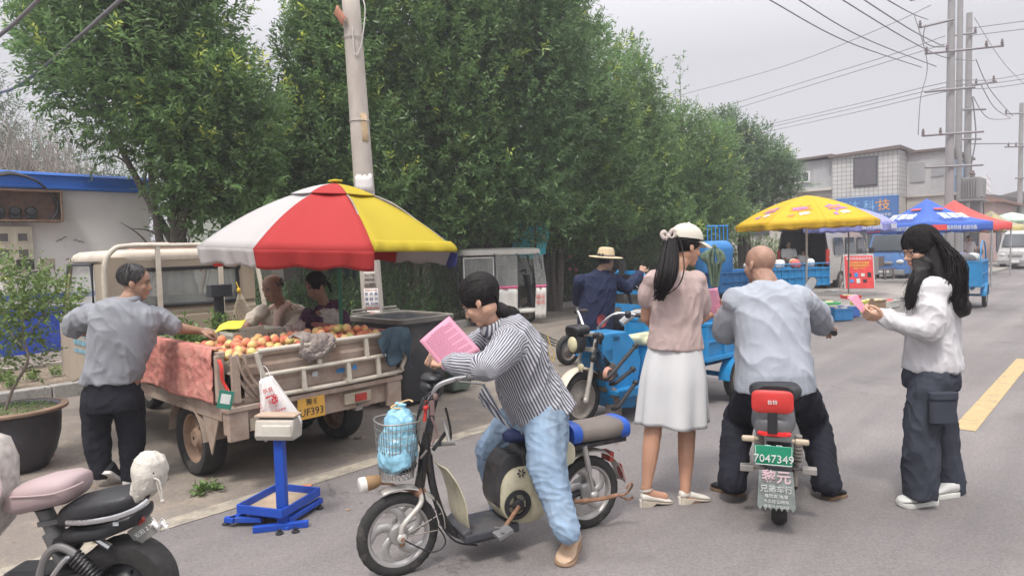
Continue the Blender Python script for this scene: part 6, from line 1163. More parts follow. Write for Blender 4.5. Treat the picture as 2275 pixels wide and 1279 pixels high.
def peach_mesh(i):
    b=MB(); rs=[]
    for k in range(9):
        a=max(.03,min(math.pi-.03,math.pi*k/8)); rs.append([])
        for j in range(14):
            q=2*math.pi*j/14; cl=1-.10*math.exp(-((q-math.pi)/.28)**2)*math.sin(a); rs[-1].append(V3(math.cos(q)*math.sin(a)*cl,math.sin(q)*math.sin(a)*cl,-math.cos(a)*(.93)+(.12 if k==0 else -.16 if k==8 else -.03 if k==7 else 0))*.034)
    b.rings(rs); return b
PL_=['red blushed ripe peach in the heap on the truck bed','orange blushed peach in the heap on the truck bed','yellow green peach in the heap on the truck bed']
proto=[]
for i in range(3):
    o=obj('peach',peach_mesh(i),PM[i],smooth=180); tag(o,PL_[i],'peach','peaches heaped in the truck bed'); proto.append(o)
random.seed(17); used=[0,0,0]; pk=[]
def hz(x,y): # height of the heap
    return .885+.055*math.exp(-((x-.95)/.30)**2-((y-.20)/.3)**2)+.02*math.exp(-((x-.2)/.3)**2)
tries=0
while len(pk)<150 and tries<9000:
    tries+=1; x=random.uniform(.05,WB-.04); y=.06+abs(random.gauss(0,.30)); 
    if y>(.95 if x<.3 else .62 if x<.75 else .50): continue
    lay=random.choice((0,0,0,1)); z=hz(x,y)+lay*.045-(.03 if x>1.2 else 0)
    if y<.14: z=min(z,.925)
    p=V3(x,y,z)
    if all((p-q).length>.058 for q in pk): pk.append(p)
for p in pk:
    i=random.choices((0,1,2),(.35,.4,.25))[0]; M=TK.matrix_basis
    o=proto[i] if used[i]==0 else proto[i].copy()
    if used[i]: SC.collection.objects.link(o)
    used[i]=1; o.location=M@p; o['label']=('red blushed ripe peach','orange blushed peach','yellow green peach')[i]+(' near the fleece at the left end of the heap' if p.x<.35 else ' along the tailgate in the middle of the heap' if p.x<.8 and p.y<.3 else ' deeper in the middle of the heap' if p.x<.8 else ' on the high right part of the heap below the umbrella' if p.x<1.1 else ' at the right end of the heap'); o.rotation_euler=(random.uniform(-1.2,1.2),random.uniform(-1.2,1.2),random.uniform(0,6.3)); s=random.uniform(.88,1.12); o.scale=(s,s,s)
# leafy greens at the near left of the bed
def greens(name,label,cat,c,r,h,n,seed,m=None,ll=.07,lw=.03,flat=False,grp=None):
    rng=np.random.default_rng(seed); d=unit(rng.normal(0,1,(n,3))); d[:,2]=np.abs(d[:,2]); o_=d*rng.uniform(.2,1,(n,1))*np.array([r,r*.7,h])
    V,T=sprigs(rng,o_,unit(d+np.array([0,0,.1 if flat else .5])),.07,5,ll,lw,tint=rng.uniform(.7,1.3,n)); me=quads_mesh(name,V,T,[m or LEAFL]); o=bpy.data.objects.new(name,me); SC.collection.objects.link(o); o.location=c; return tag(o,label,cat,grp)
M=TK.matrix_basis
greens('leafy_greens','bunch of dark leafy greens at the back left of the truck bed','greens',M@V3(.22,1.42,.86),.20,.20,110,3); greens('leafy_greens','low bunch of leafy greens beside the first white crate','greens',M@V3(.15,1.0,.88),.17,.10,90,4); greens('leafy_greens','small green sprig bunch by the white slotted crate','greens',M@V3(.62,1.42,.88),.10,.18,60,5)
CRW=mat('white_crate_plastic',(.52,.49,.42),.6,var=.06,dirt=.3,dcol=(.34,.28,.2),dscale=6)
def crate(label,c,rz,sx,sy,sz,m=CRW,grp='plastic crates in the truck bed'):
    t=thing('plastic_crate',label,'crate',c,rz,grp); b=MB()
    for z,h in ((.012,.024),(sz-.015,.03),(sz*.5,.012)):
        for s in (-1,1): b.box((0,s*sy/2,z),(sx,.012,h)); b.box((s*sx/2,0,z),(.012,sy,h))
    n=int(sx/.032)
    for s in (-1,1):
        for i in range(n+1): b.box((-sx/2+sx*i/n,s*sy/2,sz/2),(.010,.008,sz-.02))
        for i in range(int(sy/.032)+1): b.box((s*sx/2,-sy/2+sy*i/int(sy/.032),sz/2),(.008,.010,sz-.02))
    b.box((0,0,.008),(sx,sy,.008)); obj('crate_body',b,m,t,smooth=0); return t
crate('white slotted plastic crate under the old seller hands',M@V3(.80,1.30,.76),YAW+.05,.46,.32,.17); crate('flat white crate beside the leafy greens, left of the slotted one',M@V3(.30,1.45,.80),YAW-.1,.46,.32,.15)
# dark balance post in the bed, rag, sack, bags, string net
b=MB(); q=onp(TK,490,740,1,1.75); q2=onp(TK,490,650,1,1.75); b.box((q.x,1.75,(.62+q2.z)/2),(.075,.05,q2.z-.62)); b.box((q.x,1.73,q2.z+.02),(.19,.10,.11)); single('weighing_post',worldify(b,TK),mat('dark_blue_steel',(.035,.04,.05),.5,dirt=.3),'dark steel weighing post with a box head standing in the truck bed','scale',smooth=0,bevel=.006)
b=MB(); 
def rag(u,v):
    a=M@V3(1.13+.26*u,-.09-.01*math.sin(u*14),.965); h=.30*v; s=math.sin(u*9+v*2)*.02
    return a+V3(.05*v*u+s*.5+.02*math.sin(v*6),-.02-.03*math.sin(u*19)*v,.02*math.sin(u*3)-h*(.30+.55*abs(math.sin(u*4.2))+.35*u))
b.grid(rag,26,18,.004); single('rag',b,cloth('blue_grey_rag',(.055,.085,.11),.3,.6,90),'dirty blue grey rag hanging on the right end of the tailgate','rag',smooth=180)
b=MB(); c=M@V3(.56,-.05,.955)
def sackf(u,v):
    x=-.19+.40*u+.02*math.sin(v*5); w=noise.noise(Vector((u*5,v*6,2)))*.03+noise.noise(Vector((u*13,v*15,5)))*.014
    if v<.45: y=.20-.20*v/.45; z=.045+w+.02*math.sin(u*6)-.05*abs(y)
    else:
        k=(v-.45)/.55; y=-.035-.035*math.sin(k*2.6)-w; z=.045-.05*min(1,k*3)-.15*k*(.45+.75*math.sin(math.pi*min(1,u*.8+.15)))+w
    return M.to_3x3()@V3(x*.66+.04,y*.6,z*.72)
b.grid(sackf,44,36,.010); t=thing('sack','rumpled grey woven sack draped over the tailgate top','sack',c); obj('sack_cloth',b,cloth('grey_woven_sack',(.26,.22,.20),.25,1.,70),t,smooth=180)
b=MB(); PB=M@V3(.23,-.10,.90); 
def bag(u,v):
    w=.055+.125*min(1,v*1.25); x=(u-.5)*w*1.25; return V3(x,-.02-.028*math.sin(math.pi*u)*math.sin(math.pi*min(1,v*.9+.08))-.006*math.sin(u*25+v*9),-.345*v+.02*(u-.5)*v)
BR=Matrix.Rotation(.25,4,'Y')
t=thing('printed_plastic_bag','white carrier bag printed with red characters hanging from the tailgate','bag',P(590,840,3.93)); PBm=mat('white_plastic_bag',(.72,.70,.68),.45,var=.03,bump=.2,bscale=30)
b=MB(); b.T=Matrix.Rotation(.27,4,'Z')@Matrix.Rotation(-.26,4,'Y'); b.grid(bag,20,18,.002); b.grid(lambda u,v:V3(bag(u,v).x,.03-bag(u,v).y*.4,bag(u,v).z),20,18,.002); bg_=obj('bag_skin',b,PBm,t,smooth=180)
b=MB(); b.T=Matrix.Rotation(-.26,4,'Y'); b.tube(smoothpath([(-.03,0,-.01),(-.02,.02,.05),(.0,.03,.07),(.02,.02,.04),(.03,0,0)],4),.005,6,flat=.4); obj('handle',b,PBm,t)
RM=mat('bag_red_print',(.50,.03,.05),.5); RB=(Matrix.Rotation(.27,4,'Z')@Matrix.Rotation(-.26,4,'Y')).to_3x3()@RXZ; Mb=Matrix.Rotation(.27,4,'Z')@Matrix.Rotation(-.26,4,'Y')
text('bag_lettering','發',.078,RM,bg_,Mb@V3(.003,-.062,-.135),RB,bold=.001); text('bag_lettering','恭喜',.030,RM,bg_,Mb@V3(-.002,-.060,-.065),RB); text('bag_lettering','大吉大利 財源廣進',.015,RM,bg_,Mb@V3(.0,-.062,-.195),RB); text('bag_lettering','天天發財',.022,RM,bg_,Mb@V3(.005,-.062,-.222),RB)
for k,ch in enumerate('招财进宝'): text('bag_lettering',ch,.016,RM,bg_,Mb@V3(-.066,-.060,-.13-.020*k),RB)
# green tag (its code left out) and red ribbon
t=thing('payment_tag','small green and white payment tag hanging at the truck rear corner','sign',P(505,868,4.05)); b=MB(); b.T=Matrix.Rotation(.25,4,'Y')@Matrix.Rotation(.2,4,'Z'); b.box((0,0,-.055),(.085,.004,.115)); o=obj('board',b,mat('tag_green',(.03,.17,.12),.5),t,smooth=0,bevel=.002); b=MB(); b.T=Matrix.Rotation(.25,4,'Y')@Matrix.Rotation(.2,4,'Z'); b.box((0,-.003,-.05),(.056,.003,.06)); obj('white_panel',b,mat('white_print',(.55,.57,.55),.6),t,smooth=0); b=MB(); b.tube(smoothpath([(0,0,0),(.005,.01,.05),(.01,.03,.09)],3),.0015,4); obj('string',b,BLACK,t)
b=MB(); b.grid(lambda u,v:P(482,798,4.22)+V3(.022*u+.05*v+.01*math.sin(v*9),-.01*math.sin(v*7),-.26*v),3,14,.002); single('red_ribbon',b,mat('red_ribbon_cloth',(.62,.04,.03),.6),'bright red ribbon tied at the truck rear left corner','ribbon',smooth=180)
b=MB(); b.grid(lambda u,v:P(437,542,6.5)+V3(.02*u+.02*math.sin(v*8),0,-.27*v),3,14,.002); single('red_string',b,mat('red_ribbon_cloth',(0,0,0)),'thin red string hanging on the rack frame by the umbrella edge','string',smooth=180)
b=MB(); q=P(484,570,6.1); b.rings([ring(q+V3(0,0,z),(r,0,0),(0,r,0),18,2) for z,r in ((.0,.055),(-.02,.06),(-.07,.05),(-.09,.03))]); single('cloth_bundle',b,mat('red_ribbon_cloth',(0,0,0)),'small red cloth bundle tucked under the umbrella edge','bundle',smooth=60)
# net bag hanging right of the cab
t=thing('net_bag','cream string net bag hanging by a yellow string right of the cab','net',P(530,640,6.35)); b=MB(); z0=t.location
def nt(u,v): r=.012+.115*math.sin(min(1,v*1.1)*1.45); a=u*2*math.pi; return V3(.05*v+r*math.cos(a)*1.05,.02+r*math.sin(a)*.6,-.05-.47*v)
for i in range(18):
    for s in (-1,1): b.tube([nt((i+s*k*.55)/18,k/12) for k in range(13)],.0028,4)
obj('netting',b,mat('cream_string',(.50,.44,.34),.8),t); b=MB(); b.tube([(0,0,0),(.012,.02,-.07)],.006,5); b.tube([(0,0,0),(-.02,0,.06)],.005,5); b.ell((0,0,-.02),(.018,.018,.025)); obj('yellow_tie',b,mat('yellow_tie_cord',(.65,.42,.04),.6),t)
# clear bag on the old seller arm
b=MB(); c=P(640,742,5.85); b.ell(c,(.10,.06,.08),(0,.4,.3),18,12); b.ell(c+V3(.09,.02,.04),(.05,.03,.09),(0,.3,.3)); t=thing('clear_plastic_bag','clear plastic bag hanging at the old seller elbow','bag',c); vox('film',b,mat('clear_film',(.62,.5,.47),.25,alpha=.55,spec=.8),t,.01,2,[(.02,(18,18,14),2)])
# ---- big umbrella
UC=V3(-1.43,5.6,0)
t=thing('market_umbrella','large red, yellow, white and blue umbrella on a green pole standing in the truck bed','umbrella',(UC.x,UC.y,.62)); 
b=MB(); b.tube([(0,0,0),(0,0,1.53)],.016,10); obj('pole',b,mat('green_pole',(.03,.16,.10),.5),t)
UCOL=[('umbrella_red',(.55,.05,.05)),('umbrella_yellow',(.60,.48,.035)),('umbrella_blue',(.10,.13,.42)),('umbrella_white',(.64,.62,.61))]
UM=[]
for n_,c_ in UCOL:
    m=mat(n_,c_,.75,var=.03,scale=4,bump=.15,bscale=25); n2=m.node_tree.nodes; l2=m.node_tree.links; tr=n2.new('ShaderNodeBsdfTranslucent'); tr.inputs[0].default_value=(*[v*.9 for v in c_],1); ms=n2.new('ShaderNodeMixShader'); ms.inputs[0].default_value=.45; l2.new(n2['Principled BSDF'].outputs[0],ms.inputs[1]); l2.new(tr.outputs[0],ms.inputs[2]); l2.new(ms.outputs[0],n2['Material Output'].inputs[0]); UM.append(m)
UR=1.06; apex=2.11-.62; rim=1.595-.62
def canopy(t,R_,za,zr,cols,a0,valance=.12,sag=.05,nseg=8,tilt=(0,0),over=None,vth=None):
    cs=[math.radians(a0+360/nseg*k) for k in range(nseg+1)]
    for k in range(nseg):
        m=cols[k%len(cols)] if len(cols)!=nseg else cols[k]
        def f(u,v,k=k):
            r=.02+(R_-.02)*v; a=cs[k]+(cs[k+1]-cs[k])*u; rr=r*math.cos(math.pi/nseg)/math.cos(a-(cs[k]+cs[k+1])/2); rr=rr*(.25)+r*.75 if False else rr*(1-.05*math.sin(math.pi*u)*v)
            z=za-(za-zr)*(.42*v+.58*v**2.1)-sag*math.sin(math.pi*u)*math.sin(math.pi*min(1,v))*.9
            p=V3(rr*math.cos(a),rr*math.sin(a),z); p.z+=tilt[0]*p.x+tilt[1]*p.y; return p
        b=MB(); b.grid(f,10,14,.003); o=obj('canopy_panel',b,m,t,smooth=180)
        if valance:
            mode=(over or {}).get(k,0)
            def g(u,v,k=k,mode=mode):
                p=f(u,1.); a=cs[k]+(cs[k+1]-cs[k])*u; d=V3(math.cos(a),math.sin(a),0); w=.012*math.sin(u*21+k)+.008*math.sin(u*37)
                if mode==1: q=p+d*(.02*math.sin(v*3.1)-.05*v)+V3(0,0,.085*v-.006); return q+d*w*v
                return p+d*(w*v-.03*v)+V3(0,0,-(valance+.012*math.sin(u*15+k*2))*v)
            b=MB(); b.grid(g,24,5,.003); vo=obj('valance',b,m,t,smooth=180)
    return cs
R_,Y_,B_,W_=UM
cs=canopy(t,UR,apex,rim,[R_,Y_,B_,W_,R_,Y_,B_,W_],-107.5,.13,.03,8,(-.045,.01),over={1:1})
b=MB()
for a in cs[:-1]: b.tube(smoothpath([(.02,0,apex-.03),(.5*math.cos(a),.5*math.sin(a),apex-.16),(UR*.99*math.cos(a),UR*.99*math.sin(a),rim-.02-.045*UR*math.cos(a))],5),.006,5); b.tube([(.0,0,rim-.05),(.55*math.cos(a),.55*math.sin(a),apex-.20)],.005,5)
obj('rib',b,STEEL,t)
b=MB(); canopy(t,.36,apex+.014,apex-.086,[R_,Y_,B_,W_,R_,Y_,B_,W_],-107.5,0,.0,8,(-.045,.01))
b=MB(); b.ell((0,0,apex+.035),(.045,.045,.018)); 
for k in range(6): b.ell((.035*math.cos(k*1.05),.035*math.sin(k*1.05),apex+.036),(.026,.020,.012))
obj('finial',b,Y_,t)
# ---- blue platform scale with a white head
BLU=mat('blue_scale_paint',(.014,.065,.38),.4,var=.1,dirt=.12,dcol=(.1,.12,.2),dscale=10); q=G(630,1172); t=thing('platform_scale','blue platform scale with a dusty white reading head and a low tray','weighing scale',q,-.12)
b=MB(); b.box((0,0,.26),(.056,.045,.52)); obj('column',b,BLU,t,smooth=0,bevel=.004)
b=MB(); b.box((0,.0,.012),(.10,.08,.02)); b.box((.0,-.03,.022),(.30,.035,.035),(0,0,.35)); b.box((-.16,.10,.035),(.26,.03,.03),(0,0,-.25)); b.box((-.24,.0,.045),(.22,.03,.03),(0,0,.05)); b.box((-.28,.10,.045),(.035,.26,.03),(0,0,-.2)); b.box((.06,.16,.045),(.035,.32,.03),(0,0,-.2)); obj('base_frame',b,BLU,t,smooth=0,bevel=.003)
for x,y in ((-.36,.02),(.10,-.06),(.02,-.09),(.10,.28)):
    b=MB(); b.lathe([(.022,0),(.022,.012),(.012,.016),(.010,.03)],(x,y,0),(0,0,1),14); obj('foot',b,BLACK,t)
tr=bpy.data.objects.new('tray',None); SC.collection.objects.link(tr); tr.parent=t; tr.location=(-.09,.15,.085); tr.rotation_euler=(0,0,-.2)
b=MB(); b.box((0,0,0),(.30,.36,.008)); obj('tray_plate',b,mat('rusty_tray',(.34,.26,.18),.8,var=.3,dirt=.3),tr,smooth=0)
b=MB(); b.box((0,-.18,.02),(.31,.012,.05)); b.box((0,.18,.02),(.31,.012,.05)); b.box((-.152,0,.02),(.012,.36,.05)); b.box((.152,0,.02),(.012,.36,.05)); obj('tray_rim',b,BLU,tr,smooth=0,bevel=.002)
b=MB(); b.prism([(-.06,0),(.055,0),(.07,.03),(.05,.115),(-.02,.125),(-.07,.06)],(-.115,0,.52),(0,-1,0),(0,0,1),(.225,0,0)); hd_=obj('reading_head',b,mat('dusty_white_casing',(.42,.39,.34),.5,dirt=.35,dcol=(.28,.23,.17)),t,smooth=30,bevel=.01)
b=MB(); b.box((.015,-.062,.575),(.17,.012,.07)); obj('face_plate',b,mat('pale_casing',(.50,.47,.41),.4,dirt=.2),t,smooth=0,bevel=.006); b=MB(); b.box((0,.0,.655),(.24,.10,.012)); obj('top_tray',b,mat('brown_board',(.36,.27,.20),.7),t,smooth=0,bevel=.003)

b=MB(); b.box((.72,.1,.40),(1.5,.30,.04)); M_=Matrix.Translation(P(690,800,6.42)*1.0-V3(.72,0,0)); M_.translation.z=0
t=thing('bench','low plank bench the two fruit sellers sit on, behind the truck','bench',V3(M_.translation.x+.02,6.42,0),.25); obj('plank',b,BROWN,t,smooth=0,bevel=.005)
for x in (.1,1.34): b=MB(); b.box((x,.1,.19),(.05,.26,.38)); obj('leg',b,BROWN,t,smooth=0)
# ================================================================ dustbins, leaves, pot
BIN=mat('dark_bin_plastic',(.060,.062,.068),.6,var=.15,dirt=.35,dcol=(.17,.15,.13),dscale=3); BRIM=mat('dusty_bin_rim',(.17,.16,.14),.8,var=.2,dirt=.4,dcol=(.26,.22,.17))
def bin_(label,loc,rz,w,d,h,m,lean=0,grp='dustbins by the concrete pole',lid=True):
    t=thing('dustbin',label,'dustbin',loc,rz,grp)
    b=MB(); b.rings([ring((0,0,z),(w/2*k,0,0),(0,d/2*k,0),28,9) for z,k in ((0.03,.74),(.06,.80),(h*.86,.95),(h*.86+.005,.99),(h*.93,1.0),(h*.93,.93),(h*.5,.86)) ]); obj('bin_body',b,m,t,smooth=40)
    b=MB(); b.rings([ring((0,0,z),(w/2*k,0,0),(0,d/2*k,0),28,9) for z,k in ((h*.90,1.0),(h*.90,1.06),(h*.95,1.07),(h*.955,1.0),(h*.95,.93),(h*.90,.93))],cap=False); obj('bin_rim',b,BRIM,t,smooth=40)
    if lid:
        b=MB(); b.rings([ring((0,0,z),(w/2*k,0,0),(0,d/2*k,0),28,8) for z,k in ((h*.955,1.0),(h*.975,1.0),(h*.985,.85),(h*.99,.3))]); b.box((0,d*.3,h*.99),(w*.9,.03,.02)); b.box((0,-d*.05,h*.992),(w*.9,.02,.015)); obj('bin_lid',b,BRIM,t,smooth=40,bevel=.003)
    for x in (-.28,.28):
        b=MB(); b.tube([(x*w-.09,d/2+.05,h*.97),(x*w-.09,d/2+.05,h*1.0),(x*w+.09,d/2+.05,h*1.0),(x*w+.09,d/2+.05,h*.97)],.013,7); b.box((x*w,d/2+.02,h*.96),(.2,.05,.03)); obj('handle',b,BRIM,t,smooth=40)
    for x in (-.3,.3):
        b=MB(); b.lathe([(.09,-.02),(.09,.02)],(x*w,d*.36,.09),(1,0,0),20); obj('wheel',b,RUBBER,t)
    return t
bl=G(905,905); bin_('big dark wheeled dustbin with a dusty open rim beside the concrete pole',RD(4.38,5.62),YAW,.72,.84,.94,BIN,lid=False)
q=G(1012,878); q2=P(1010,860,q.y+.25); bin_('small grey green dustbin half hidden behind the leaning woman',(q2.x,q2.y,0),YAW,.34,.34,.36,mat('green_bin_plastic',(.14,.19,.15),.6,dirt=.3,dcol=(.2,.18,.15)),grp=None)
b=MB(); b.grid(lambda u,v:RD(4.38-.3+.6*u,5.62-.35+.7*v,.74+.06*math.sin(u*9)*math.sin(v*7)),12,12,.01); single('rubbish',b,mat('rubbish_dark',(.06,.05,.045),.9,var=.5,scale=12),'dark rubbish inside the big dustbin','rubbish',smooth=180)
for lb,px,py,r,h,n,sd_ in (('torn green vegetable leaves lying on the ground below the truck wheel',466,1092,.06,.015,22,5),('small torn leaf on the ground behind the parked scooter',195,1208,.045,.02,10,6)): greens('fallen_leaves',lb,'leaves',G(px,py),r,h,n,sd_,LEAFL,.06,.032,True)
for lb,px,py,c in (('scrap of orange peel on the edge line',682,1082,(.5,.2,.08)),('red wrapper scrap near the big flower pot',112,1012,(.5,.06,.04)),('crumpled white paper scrap by the rear wheel of the truck',362,1066,(.6,.6,.6)),('pale scrap of plastic by the dustbin foot',832,898,(.45,.42,.38)),('small dark scrap left of the dustbin',795,975,(.1,.08,.07))):
    q=G(px,py); b=MB(); random.seed(px); b.grid(lambda u,v:V3(q.x-.03+.06*u,q.y-.02+.04*v,.006+.012*abs(math.sin(u*5+v*4))),5,5,.001); single('litter',b,mat('litter_%d'%px,c,.8),lb,'litter','bits of litter on the ground',smooth=60)
# twigs and dry leaf bits : uncountable
rng=np.random.default_rng(3); n=420; uu=rng.uniform(-1,9,n); nn_=np.where(rng.uniform(0,1,n)<.8,rng.uniform(4.3,8.8,n),rng.uniform(2.5,4.3,n)); pos=np.stack([RU.x*uu+RN.x*nn_,RU.y*uu+RN.y*nn_,np.full(n,.010)],1); a=rng.uniform(0,6.28,n); s_=rng.uniform(.006,.022,n); d1=np.stack([np.cos(a),np.sin(a),rng.uniform(0,.3,n)],1)*s_[:,None]; d2=np.stack([-np.sin(a),np.cos(a),rng.uniform(0,.2,n)],1)*(s_*rng.uniform(.2,.6,n))[:,None]
V=np.stack([pos-d1,pos-d2,pos+d1,pos+d2],1); T=rng.uniform(.4,1.4,(n,1))*np.array([[1,.8,.6]]); me=quads_mesh('leaf_litter',V,T,[leaf_mat('dry_litter',(.25,.19,.12),0,.9)]); o=bpy.data.objects.new('leaf_litter',me); SC.collection.objects.link(o); kind(o,'stuff','scattered dry leaf bits and twigs on the dusty concrete','leaf litter')
# pot with small tree
q=G(45,1058); q=V3(q.x,q.y+.0,0); t=thing('flower_pot','large dark glazed flower pot with a worn brown rim at the left edge','pot',q+V3(-.15,.18,0)); PT=mat('dark_glaze',(.045,.042,.050),.35,var=.15,dirt=.15,dcol=(.12,.09,.07)); 
b=MB(); b.lathe([(.17,0),(.20,.02),(.255,.12),(.290,.26),(.298,.36),(.30,.42),(.315,.435),(.345,.445),(.345,.465),(.30,.47),(.28,.455),(.27,.40)],(0,0,0),(0,0,1),48,cap=False); b.lathe([(.17,0),(.02,.0)],(0,0,.002),(0,0,1),24,cap=False); obj('pot_body',b,PT,t,smooth=60)
b=MB(); b.lathe([(.300,.4715),(.347,.466),(.349,.452),(.346,.446)],(0,0,.001),(0,0,1),48,cap=False); obj('pot_rim',b,mat('worn_rim',(.24,.16,.11),.7,var=.3,dirt=.3),t,smooth=60)
b=MB(); b.lathe([(.285,.43),(.15,.445),(.001,.45)],(0,0,0),(0,0,1),32,cap=False); obj('soil',b,soil,t)
rng=np.random.default_rng(9); n=500; r_=.27*np.sqrt(rng.uniform(0,1,n)); a=rng.uniform(0,6.28,n); V,T=sprigs(rng,np.stack([r_*np.cos(a),r_*np.sin(a),np.full(n,.44)],1),unit(rng.normal(0,.5,(n,3))+np.array([0,0,1])),.03,3,.02,.010); me=quads_mesh('moss',V,T,[LEAFL]); o=bpy.data.objects.new('moss',me); SC.collection.objects.link(o); o.parent=t; o['kind']='stuff'
PC=t.location.copy(); c1=P(38,700,PC.y)-PC; c2=P(110,670,PC.y)-PC; c3=P(0,650,PC.y)-PC; c4=P(30,790,PC.y)-PC
tt=tree('small_potted_tree','small light green tree growing from the big dark pot at the left edge',(PC.x,PC.y,.44),[(c1.x,0,c1.z-.44,.25,.20),(c2.x,.0,c2.z-.44,.15,.13),(c3.x,.1,c3.z-.44,.26,.2),(c4.x-.05,.05,c4.z-.44,.16,.14)],500,31,.018,1,leaf_mat('leaf_pot',(.14,.21,.06)),.045,.024,9,group=None,limbs=False,sl=(.08,.2))
b=MB(); s0=P(-5,905,PC.y)-PC-V3(0,0,.44); b.tube(smoothpath([(-.06,-.02,-.02),(P(30,860,PC.y)-PC-V3(0,0,.44)),(P(62,800,PC.y)-PC-V3(0,0,.44)),(P(50,740,PC.y)-PC-V3(0,0,.44)),(P(55,690,PC.y)-PC-V3(0,0,.44))],6),[.011]*12+[.008]*13,7); b.tube(smoothpath([(P(58,780,PC.y)-PC-V3(0,0,.44)),(P(25,740,PC.y)-PC-V3(0,0,.44)),(P(5,690,PC.y)-PC-V3(0,0,.44))],5),.006,6); b.tube(smoothpath([(P(55,750,PC.y)-PC-V3(0,0,.44)),(P(90,710,PC.y)-PC-V3(0,0,.44)),(P(110,670,PC.y)-PC-V3(0,0,.44))],5),.005,6)
for c in list(tt.children):
    if c.name.startswith('trunk'): bpy.data.objects.remove(c)
obj('trunk',b,mat('grey_bark',(.20,.17,.14),.85,var=.2,scale=30,bump=.3),tt)
for i,(px,py) in enumerate(((72,845),(125,835),(10,850),(25,862))):
    q=G(px,py,.12); rng=np.random.default_rng(i); n=26; a=rng.uniform(0,6.28,n); V,T=sprigs(rng,np.stack([.06*np.cos(a)*rng.uniform(0,1,n),.06*np.sin(a)*rng.uniform(0,1,n),np.zeros(n)],1),unit(rng.normal(0,.25,(n,3))+np.array([0,0,1])),.13,6,.05,.02,young=np.full(n,.1)); me=quads_mesh('weed',V,T,[LEAFL]); o=bpy.data.objects.new('weed',me); SC.collection.objects.link(o); o.location=q; tag(o,['weed tuft in the bed right of the pot tree stem','weed tuft beside the truck door','weed tuft at the left edge on the kerb','low weed tuft just right of the left edge on the kerb'][i],'weed','weeds behind the planter kerb')
# ================================================================ bicycles and scooters
CRP=mat('cream_scooter_paint',(.42,.39,.28),.45,var=.12,dirt=.35,dcol=(.16,.13,.09),dscale=14); BLKP=mat('worn_black_paint',(.025,.025,.028),.45,var=.3,dirt=.35,dcol=(.13,.10,.07),dscale=18); RUSTY=mat('rusty_joint',(.24,.13,.08),.8,var=.4,scale=40,dirt=.3); ALU=mat('cast_aluminium',(.42,.41,.40),.4,.6,var=.15,dirt=.3,dcol=(.22,.18,.15),dscale=16)
t=BK=thing('electric_bicycle','worn cream and black electric bicycle with a wire basket, under the leaning woman','electric bicycle',G(1300,1172),math.atan2(-.458,-.889))
def B(px,py,y=0.): return onp(t,px,py,1,y)
def up(p,dy): return V3(p.x,p.y+dy,p.z)
r=.203; fw_=B(885,1200); rw_=B(1303,1092); fw_=V3(fw_.x,0,r); rw_=V3(rw_.x,0,r)
wheel(t,fw_,r,.055,(0,1,0),ALU,spokes=5,rr=.76); wheel(t,rw_,r,.060,(0,1,0),ALU,spokes=5,rr=.74)
SILV=mat('silver_paint',(.50,.48,.44),.4,.4,var=.1,dirt=.3,dcol=(.28,.16,.1),dscale=18)
cr=B(930,1090); hdt=B(958,925); st=B(975,852)
b=MB()
for s in (-1,1): b.tube(smoothpath([V3(fw_.x,s*.055,fw_.z),V3(fw_.x-.01,s*.055,fw_.z+.06),V3(cr.x+.01,s*.045,cr.z-.05),V3(cr.x,s*.03,cr.z)],4),.014,8)
b.ell((fw_.x,.062,fw_.z),(.026,.012,.026)); b.ell((fw_.x,-.062,fw_.z),(.026,.012,.026)); obj('fork',b,SILV,t,smooth=60)
b=MB(); b.ell(cr,(.035,.045,.03)); b.cyl(V3(fw_.x,-.075,fw_.z),V3(fw_.x,.08,fw_.z),.009); b.ell((fw_.x-.0,.06,fw_.z-.012),(.018,.01,.03)); obj('rusty_fitting',b,RUSTY,t)
b=MB(); b.tube([cr,cr.lerp(hdt,.5),hdt],[.026,.022,.019],12); b.tube([hdt,st],.014,10); b.tube(smoothpath([B(945,960),B(935,1010),B(930,1080)],3),.010,7); b.tube([B(962,1000),B(990,960)],.010,6); obj('head_tube',b,BLKP,t)
# mudguards
def guard(c,r_,a0,a1,w,name,m,th=.003):
    b=MB(); b.grid(lambda u,v:V3(c.x+(r_+.012*math.cos((v-.5)*math.pi))*math.cos(a0+(a1-a0)*u),c.y+(v-.5)*w,c.z+(r_+.012*math.cos((v-.5)*math.pi))*math.sin(a0+(a1-a0)*u)),28,6,th); return obj(name,b,m,t,smooth=180)
guard(fw_,r+.022,R(70),R(185),.075,'front_mudguard',SILV); guard(rw_,r+.028,R(20),R(175),.09,'rear_mudguard',SILV)
b=MB(); 
for s in (-1,1): b.tube([V3(fw_.x,s*.05,fw_.z),V3(fw_.x-.21,s*.035,fw_.z+.07)],.003,5); b.tube([V3(fw_.x,s*.05,fw_.z),V3(fw_.x-.22,s*.035,fw_.z-.01)],.003,5)
obj('mudguard_stay',b,STEEL,t)
# handlebar
b=MB(); hb=B(978,846)
for s in (-1,1):
    b.tube(smoothpath([B(950,925,0),B(952,895,s*.035),B(972,858,s*.09),B(1010,842,s*.16),V3(B(1035,836,s*.22).x,s*.24,B(1035,836,s*.22).z)],5),.0115,9)
hbo=obj('handlebar',b,CHROME,t)
for s in (-1,1):
    a=V3(B(1035,836,s*.22).x,s*.235,B(1035,836,s*.22).z); b=MB(); d_=V3(-.11,s*.035,.0); b.tube([a,a+d_*.5,a+d_],[.017,.018,.017],10); b.tube([a+V3(.0,0,0),a+V3(.05,s*.02,-.012),a+V3(-.06,s*.07,-.03)],.005,5); obj('grip',b,mat('grey_rubber_grip',(.13,.13,.13),.7,bump=.4,bscale=200),t)
b=MB(); c=B(960,838,.0); b.ell(c,(.055,.07,.028)); b.ell(c+V3(.03,.0,-.04),(.03,.06,.03)); obj('meter_pod',b,BLACK,t)
